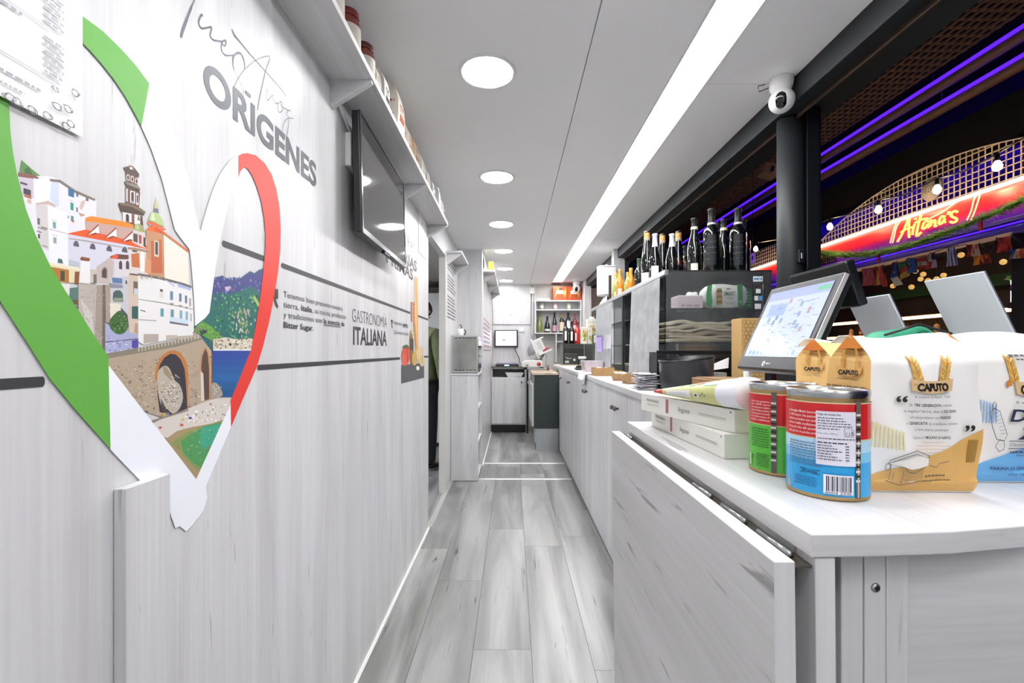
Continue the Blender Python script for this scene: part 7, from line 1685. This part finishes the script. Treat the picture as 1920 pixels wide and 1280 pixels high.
for k in range(16):
    y = 4.35+.22*k; c = rb_.choice(['#7a2018', '#2a5a2a', '#a85a1c', '#c8b08a', '#4a2a6a', '#b03030']); nmn = {'#7a2018': 'dark red', '#2a5a2a': 'green', '#a85a1c': 'amber', '#c8b08a': 'pale', '#4a2a6a': 'violet', '#b03030': 'red'}[c]
    t = bottle('liquor_bottle', 'small %s liquor bottle, %s from the right on the opposite stall back shelf' % (nmn, ORD[k]), 5.7, y, 1.4505, rb_.uniform(.15, .19), .034, glassc=c, group='liquor bottles in the opposite stall', lab='#d8ccb8', labz=(.15, .4), face=PI)
for k, (px, py, c, s_, w) in enumerate(((1692,585,'#c8381c',.05,'red'),(1705,583,'#d8501c',.045,'orange'),(1684,594,'#d8286a',.045,'pink'),(1698,600,'#b02a3a',.04,'dark red'))):
    X = 4.2; y, z = OW((px, py), X); y = 4.85-.12*k; t = thing('fruit_piece', w+' fruit piled on the opposite stall counter', 'fruit', (X, y, 1.1005), 'fruit on the opposite stall counter'); zf = 1.1005+s_
    MB().lathe([(max(s_*math.sin(PI*i/10), .0004), -s_*math.cos(PI*i/10)*.95) for i in range(11)], (X, y, zf), 14, cap=False).build('fruit', mat('fruit_'+c[1:], c, .4), t); MB().tube([(X, y, zf+s_*.9), (X+.006, y, zf+s_*1.15)], .004, 5).build('stem', mat('stem', '#4a5a2a', .6), t)
y, z = OW((1724, 580), 4.25); y = 4.64+.0; y = 4.62-.28; t = thing('white_jar', 'white labelled bottle on the opposite stall counter', 'bottle', (4.25, y, 1.1005))
MB().lathe([(.055, 0), (.06, .02), (.06, .30), (.03, .38), (.025, .46)], (4.25, y, 1.1005), 18).build('bottle_body', mat('jar_white', '#d8c8b8', .4), t); MB().lathe([(.03, .46), (.03, .50), (.0005, .502)], (4.25, y, 1.1005), 14).build('cap', mat('cap_violet', '#3a2a9a', .4), t); MB().lathe([(.0606, .1), (.0606, .22)], (4.25, y, 1.1005), 18, cap=False).build('label', mat('jar_pinklabel', '#c87a8a', .5), t)
for k, y in enumerate((4.3, 5.4, 6.6)):
    t = thing('added_stall_lamp', 'added warm square ceiling lamp lighting the opposite stall, '+['nearest', 'middle', 'farthest'][k], 'light', (4.75, y, 2.5), 'added ceiling lamps of the opposite stall'); MB().box(4.6, 4.9, y-.2, y+.2, 2.47, 2.5).build('casing', WHITE, t); MB().box(4.62, 4.88, y-.18, y+.18, 2.465, 2.4705).build('diffuser', mat('added_stall_lamp_glow', '#ffe8c8', .4, emit='#ffdcb0', estr=4), t)  # lamps added to brighten the flags and the stall interior
# lit menu and cold cabinet at the right edge
t = thing('lit_menu_box', 'white lit menu box above the drinks fridge at the right edge', 'sign', (4.3, 3.4, 1.6)); y0, z0 = OW((1930, 552), 4.2); y1, z1 = OW((1894, 524), 4.2)
MB().box(4.2, 4.35, y0-.5, y1, 1.60, 1.80).build('box', mat('menu_lit', '#ffffff', .4, emit='#f4f4ff', estr=1.1), t, bevel=.005); MB().box(4.19, 4.36, y0-.5, y1+.01, 1.56, 1.60).build('frame', BLACK, t)
MB().tube([(4.19, y1-.03+.02*math.sin(k*1.2), 1.77+.0-.028*k) for k in range(8)], .005, 6).build('scribble', mat('scribble', '#5a3a6a', .5), t)
t = thing('drinks_fridge', 'lit glass-door drinks fridge at the right edge of the opposite stall', 'fridge', (4.3, 3.3, 0)); 
MB().box(4.28, 4.8, 2.75, 3.60, 0, 1.55).build('body', mat('fridge_in', '#bfe4ec', .5, emit='#bfe8f4', estr=.5), t); MB().box(4.2, 4.28, 3.56, 3.61, 0, 1.56).box(4.2, 4.28, 2.75, 3.56, 1.50, 1.56).build('frame', mat('fridge_green', '#2a4a44', .4), t); MB().box(4.2, 4.21, 2.75, 3.56, 0, 1.5).build('door_glass', GLASS, t)
for k in range(5): bottle('fridge_bottle', 'dark bottle inside the drinks fridge, number %s from the black pillar' % ['one', 'two', 'three', 'four', 'five'][k], 4.245, 3.50-.09*k, 1.18, .24, .026, glassc='#1a2a30', lab='#c8dce0', face=PI, group='bottles in the drinks fridge')
t = thing('green_plant', 'small green plant on the white wall at the right edge', 'plant', (4.6, 3.5, 1.9)); y, z = OW((1916, 515), 4.5)
MB().lathe([(.04, -.12), (.05, -.05), (.05, -.04)], (4.5, y, z), 12).build('pot', WHITE, t); vs = []; fs = []
for k in range(60):
    dv = Vector((rg.gauss(0, 1), rg.gauss(0, 1), abs(rg.gauss(0, 1)))).normalized(); c = Vector((4.5, y, z-.04)); e_ = c+dv*.11; w = dv.orthogonal().normalized()*.02; q0 = len(vs); vs += [c, c+dv*.06+w, e_, c+dv*.06-w]; fs.append((q0, q0+1, q0+2, q0+3))
o = MB().add(vs, fs).build('leaves', mat('plant_green', '#5fae3c', .5), t); o['kind'] = 'stuff'
struct(box('wall_white_stall', mat('stall_white', '#d8d4cc', .6), None, 4.85, 4.9, 2.6, 3.62, 0, 2.5))
t = thing('stall_lamp', 'white strip lamp under the ceiling of the neighbouring stall', 'light', (4.5, 3.2, 2.45)); MB().box(4.45, 4.55, 2.7, 3.55, 2.40, 2.44).build('tube', mat('strip_white', '#ffffff', .4, emit='#ffffff', estr=6), t); MB().box(4.44, 4.56, 2.69, 3.56, 2.44, 2.50).build('holder', WHITE, t)
t = thing('beer_sign', 'dark beer sign ending in STEL with a gold ribbon by the column', 'sign', (3.9, 5.8, 2.1)); y0, z0 = OW((1533, 502), 3.9); y1, z1 = OW((1564, 474), 3.9)
MB().box(3.9, 3.93, y1, y0, z0+.02, z1+.02).build('board', mat('sign_plum', '#3a1a44', .4), t); d = Decal(lambda y, z, l: (3.9-l, y, z), .001); d.text('AMSTEL', y0-.02, (z0+z1)/2-.03, .07, '#c8a890', flip=-1, bold=.02, w=(y0-y1)*.95); d.build('letters', t)
pts = [Vector((3.87, *OW(p, 3.87))) for p in ((1534,480),(1540,476),(1546,484),(1541,494),(1536,488))]; MB().tube(pts, [.02,.035,.03,.02,.01], 8).build('gold_ribbon', mat('gold_ribbon', '#c89a4a', .3, metal=.6), t)
# hall spotlights and floodlight
for k, (px, py, Y) in enumerate(((1276, 412, 5.7), (1192, 478, 7.6))):
    x = (px-VX)*Y/F; z = CH-(py-VY)*Y/F; t = thing('cylinder_spotlight', ('nearer' if k == 0 else 'farther')+' black cylinder spotlight glowing below in the market hall', 'light', (x, Y, z), 'black cylinder spotlights of the hall')
    MB().lathe([(.078, .004), (.078, .20), (.0005, .201)], (x, Y, z), 24, cap=False).build('housing', mat('spot_black', '#0c0c0e', .4), t); MB().lathe([(.0005, .008), (.074, .008)], (x, Y, z), 24, cap=False).build('lens', mat('spot_glow', '#ffffff', .4, emit='#fff0ea', estr=14), t); MB().tube([(x, Y, z+.2), (x, Y, 3.97)], .012, 6).build('stem', BLACK, t)
    MB().box(x-.085, x-.079, Y-.03, Y+.03, z, z+.2).build('violet_edge', VIO, t)
x, z = (1441-VX)*4.6/F, CH-(321-VY)*4.6/F; t = thing('floodlight', 'beige boxy floodlight hanging in the market hall left of the column', 'light', (x, 4.6, z)); MB().obox(Matrix.Translation((x, 4.6, z)) @ Matrix.Rotation(.3, 4, 'Y'), .15, .12, .12).build('housing', mat('flood_beige', '#9a8060', .5), t, bevel=.006); MB().obox(Matrix.Translation((x, 4.53, z)) @ Matrix.Rotation(.3, 4, 'Y'), .03, .02, .05).build('cable_box', BLACK, t); MB().tube([(x, 4.6, z+.06), (x, 4.6, 3.97)], .01, 6).build('stem', BLACK, t)
t = thing('violet_tag', 'small violet paper tag hanging by the bulb left of the column', 'tag', (3.6, 8, 2.4)); y, z = OW((1411, 482), 3.6); MB().box(3.6, 3.604, y-.06, y+.06, z-.09, z+.06).build('card', mat('violet_card_glow', '#a07ae0', .5, emit='#8a60e0', estr=.2), t); d = Decal(lambda y, z, l: (3.6-l, y, z), .001); d.ell(y, z-.01, .025, .035, '#4a2a9a', 10); d.build('mark', t); MB().tube([(3.602, y, z+.06), (3.602, y, 3.97)], .003, 5).build('cord', BLACK, t)  # card of the tag brightened by a little emission in its colour
# far stalls down the hall
fs_ = thing('far_stall', 'distant dark stall with a violet lit name board at the end of the hall', 'stall', (2.2, 11, 0))
MB().box(1.42, 3.4, 11.0, 12.5, 0, 1.1).build('counter', mat('far_counter', '#5a3a2a', .6), fs_); MB().box(1.42, 3.4, 12.5, 12.6, 1.1, 3.2).build('rear', mat('far_rear', '#3a2018', .7), fs_); MB().box(1.42, 3.4, 10.95, 11.05, 2.58, 2.86).build('name_board', mat('far_board', '#1c1038', .5), fs_)
d = Decal(lambda x, z, l: (x, 10.95-l, z), .004); d.text('CALIBRA', 1.55, 2.63, .17, '#9a6aff', w=.85, bold=.02); d.build('name_letters', fs_, attrmat('far_neon', .4, emit=1.6))
for k in range(7):
    x, y, z = 1.5+.09*k, 11.2+.1*(k % 3), 1.45+.12*((k*5) % 7); t = thing('far_bulb', 'small warm bulb in the distant stall, %s' % ['lowest left', 'upper left', 'left of centre', 'centre', 'right of centre', 'upper right', 'far right'][k], 'light bulb', (x, y, z), 'warm bulbs in the distant stall')
    MB().lathe([(.0005, -.04), (.03, -.02), (.034, .0), (.02, .03), (.012, .045)], (x, y, z), 10, cap=False).build('glass_bulb', mat('far_bulb_glow', '#ffd8a0', .4, emit='#ffcf90', estr=6), t); MB().tube([(x, y, z+.04), (x, y, 2.6)], .004, 5).build('cord', BLACK, t)
t = thing('far_blue_screen', 'small glowing blue and white screen in the distant stall', 'screen', (1.75, 11.0, 2.2)); MB().box(1.60, 1.95, 11.02, 11.06, 2.2, 2.42).build('case', BLACK, t); d = Decal(lambda x, z, l: (x, 11.02-l, z), .002); d.rect(1.62, 1.93, 2.22, 2.30, '#4a7ad8'); d.rect(1.62, 1.93, 2.31, 2.40, '#c8d8f0'); d.build('screen_image', t, attrmat('far_neon', .4, emit=1.6))

# ================================================================ PERSON IN THE BACK ROOM
def skin_mesh(name, verts, edges, material, parent, root=0, sub=2):
    me = bpy.data.meshes.new(name); off = ORIG[parent.name]; me.from_pydata([tuple(Vector(v[:3])) for v in verts], edges, []); o = meshobj(name, me, parent); me.materials.append(material)
    sk = o.modifiers.new('skin', 'SKIN'); sk.use_smooth_shade = True
    sv = me.skin_vertices[0].data if me.skin_vertices else None
    if sv is None:
        return o
    for i, v in enumerate(verts):
        r0 = v[3]; r1 = v[4] if len(v) > 4 else v[3]; sv[i].radius = (r0, r1); sv[i].use_root = (i == root)
    ss = o.modifiers.new('sub', 'SUBSURF'); ss.levels = sub; ss.render_levels = sub
    return o
pn = thing('person', 'person in olive green jacket and dark trousers standing in the back room doorway', 'person', (-.925, 4.66, 0), rz=-.55)
SK = mat('skin', '#b98a70', .5); OL = mat('olive_jacket', '#6c7250', .75, vary=.2, vscale=10, bump=.3, bscale=50); TR = mat('dark_trousers', '#17181c', .7, vary=.3, vscale=12)
# local frame: faces +y; height 1.70
bodyv = [(0, 0, .95, .10), (0, .005, 1.15, .10), (0, .0, 1.38, .105), (0, -.005, 1.46, .05), (0, .012, 1.53, .048), (0, .02, 1.60, .072, .085), (0, .022, 1.66, .066, .078),
         (.17, -.005, 1.38, .045), (.235, .0, 1.14, .038), (.245, .045, .90, .028), (.245, .055, .83, .022, .034), (-.17, -.005, 1.38, .045), (-.235, .0, 1.14, .038), (-.245, .045, .90, .028), (-.245, .055, .83, .022, .034),
         (.09, 0, .90, .085), (.10, .01, .50, .055), (.105, -.01, .09, .040), (.11, .07, .045, .026), (-.09, 0, .90, .085), (-.10, .01, .50, .055), (-.105, -.01, .09, .040), (-.11, .07, .045, .026)]
bodye = [(0,1),(1,2),(2,3),(3,4),(4,5),(5,6),(2,7),(7,8),(8,9),(9,10),(2,11),(11,12),(12,13),(13,14),(0,15),(15,16),(16,17),(17,18),(0,19),(19,20),(20,21),(21,22)]
bodyo = skin_mesh('body', bodyv, bodye, SK, pn)
for s_ in (1, -1):
    fv = []; fe = []; wx, wy, wz = .245*s_, .058, .82
    for k, (dx, L_) in enumerate(((-.022, .075), (-.008, .085), (.008, .080), (.021, .064))):
        q0 = len(fv); fv += [(wx, wy+dx*1.0+.0, wz, .0095), (wx+.003*s_, wy+dx*1.25, wz-L_*.5, .0085), (wx-.006*s_, wy+dx*1.2+.004, wz-L_*.8, .008), (wx-.016*s_, wy+dx*1.1+.006, wz-L_, .0065)]; fe += [(q0, q0+1), (q0+1, q0+2), (q0+2, q0+3)]
        o = skin_mesh('finger', fv, fe, SK, bodyo, sub=1); fv, fe = [], []
    skin_mesh('thumb', [(wx, wy+.02, wz+.02, .011), (wx-.018*s_, wy+.042, wz-.005, .010), (wx-.022*s_, wy+.048, wz-.035, .008)], [(0,1),(1,2)], SK, bodyo, sub=1)
skin_mesh('jacket', [(0, 0, .86, .165, .13), (0, .0, 1.0, .165, .13), (0, -.005, 1.2, .175, .125), (0, -.012, 1.36, .165, .105), (0, -.01, 1.445, .085, .075), (0, -.002, 1.475, .066, .062),
          (.175, -.008, 1.375, .072), (.235, -.005, 1.15, .064), (.25, .03, .95, .052), (.25, .042, .885, .044), (-.175, -.008, 1.375, .072), (-.235, -.005, 1.15, .064), (-.25, .03, .95, .052), (-.25, .042, .885, .044)],
          [(0,1),(1,2),(2,3),(3,4),(4,5),(3,6),(6,7),(7,8),(8,9),(3,10),(10,11),(11,12),(12,13)], OL, pn, 1)
skin_mesh('trousers', [(0, 0, .92, .155, .12), (.09, .0, .84, .10), (.10, .01, .50, .080), (.105, -.01, .12, .068), (.105, -.01, .06, .066), (-.09, .0, .84, .10), (-.10, .01, .50, .080), (-.105, -.01, .12, .068), (-.105, -.01, .06, .066)], [(0,1),(1,2),(2,3),(3,4),(0,5),(5,6),(6,7),(7,8)], TR, pn)
for s_ in (1, -1):
    MB().add([(s_*.11+a, b, c) for a, b, c in ((-.045,-.09,.001),(.045,-.09,.001),(.05,.08,.001),(.025,.17,.001),(-.025,.17,.001),(-.05,.08,.001),(-.042,-.085,.08),(.042,-.085,.08),(.042,.04,.085),(.022,.15,.045),(-.022,.15,.045),(-.042,.04,.085))],
             [(5,4,3,2,1,0),(6,7,8,9,10,11)]+[(i, (i+1) % 6, 6+(i+1) % 6, 6+i) for i in range(6)], True).build('shoe', BLACK, pn, local=True, sub=1)
# hair cap, ears, face
m = MB(); vs = []; fs = []; nu, nv_ = 20, 12
for j in range(nv_+1):
    for i in range(nu):
        a = 2*PI*i/nu; ph = PI*.68*j/nv_; fr_k = 1-.35*max(0, math.sin(a))**2
        ph2 = ph*(fr_k if math.sin(a) > 0 else 1.08); rx, ry, rz_ = .084, .100, .108
        w = 1+.02*math.sin(a*9+j); vs.append((rx*w*math.sin(ph2)*math.cos(a), .018+ry*w*math.sin(ph2)*math.sin(a), 1.622+rz_*math.cos(ph2)))
for j in range(nv_):
    for i in range(nu): fs.append((j*nu+i, j*nu+(i+1) % nu, (j+1)*nu+(i+1) % nu, (j+1)*nu+i))
o = MB().add(vs, fs, True).build('hair', mat('dark_hair', '#2a1e1a', .7, bump=.6, bscale=80), pn, local=True); so = o.modifiers.new('s', 'SOLIDIFY'); so.thickness = .008; so.offset = 1
for s_ in (1, -1): MB().lathe([(.0005, -.006), (.010, -.004), (.013, 0), (.009, .005), (.0005, .006)], (s_*.083, .018, 1.60), 12, axis=0, cap=False, sx=1.0, sy=1.6).build('ear', SK, bodyo, local=True)
MB().add([(-.014,.098,1.575),(.014,.098,1.575),(0,.124,1.578),(0,.100,1.612)], [(0,1,2),(0,2,3),(1,3,2)], True).build('nose', SK, bodyo, local=True)
for s_ in (1, -1): MB().lathe([(.0005, -.011), (.009, -.005), (.011, 0), (.009, .005), (.0005, .010)], (s_*.03, .094, 1.61), 10, cap=False).build('eye', WHITE, bodyo, local=True)
MB().box(-.022, .022, .094, .104, 1.545, 1.553).build('mouth', mat('lips', '#8a5048', .5), bodyo, local=True, bevel=.002)
# faint emitters need no explicit light sampling (they still glow and light the room by ordinary bounces)
for _m in bpy.data.materials:
    if _m.name in ('violet_neon', 'neon_yellow', 'neon_pale', 'globe_highlight_glow', 'far_bulb_glow', 'lcd_blue', 'violet_led', 'screen_glow', 'till_screen', 'far_neon', 'lilac_paper_glow', 'violet_card_glow', 'fascia_painted_glow', 'menu_lit', 'fridge_in', 'warm_strip', 'added_wash_glow'):
        try: _m.cycles.emission_sampling = 'NONE'
        except Exception: pass
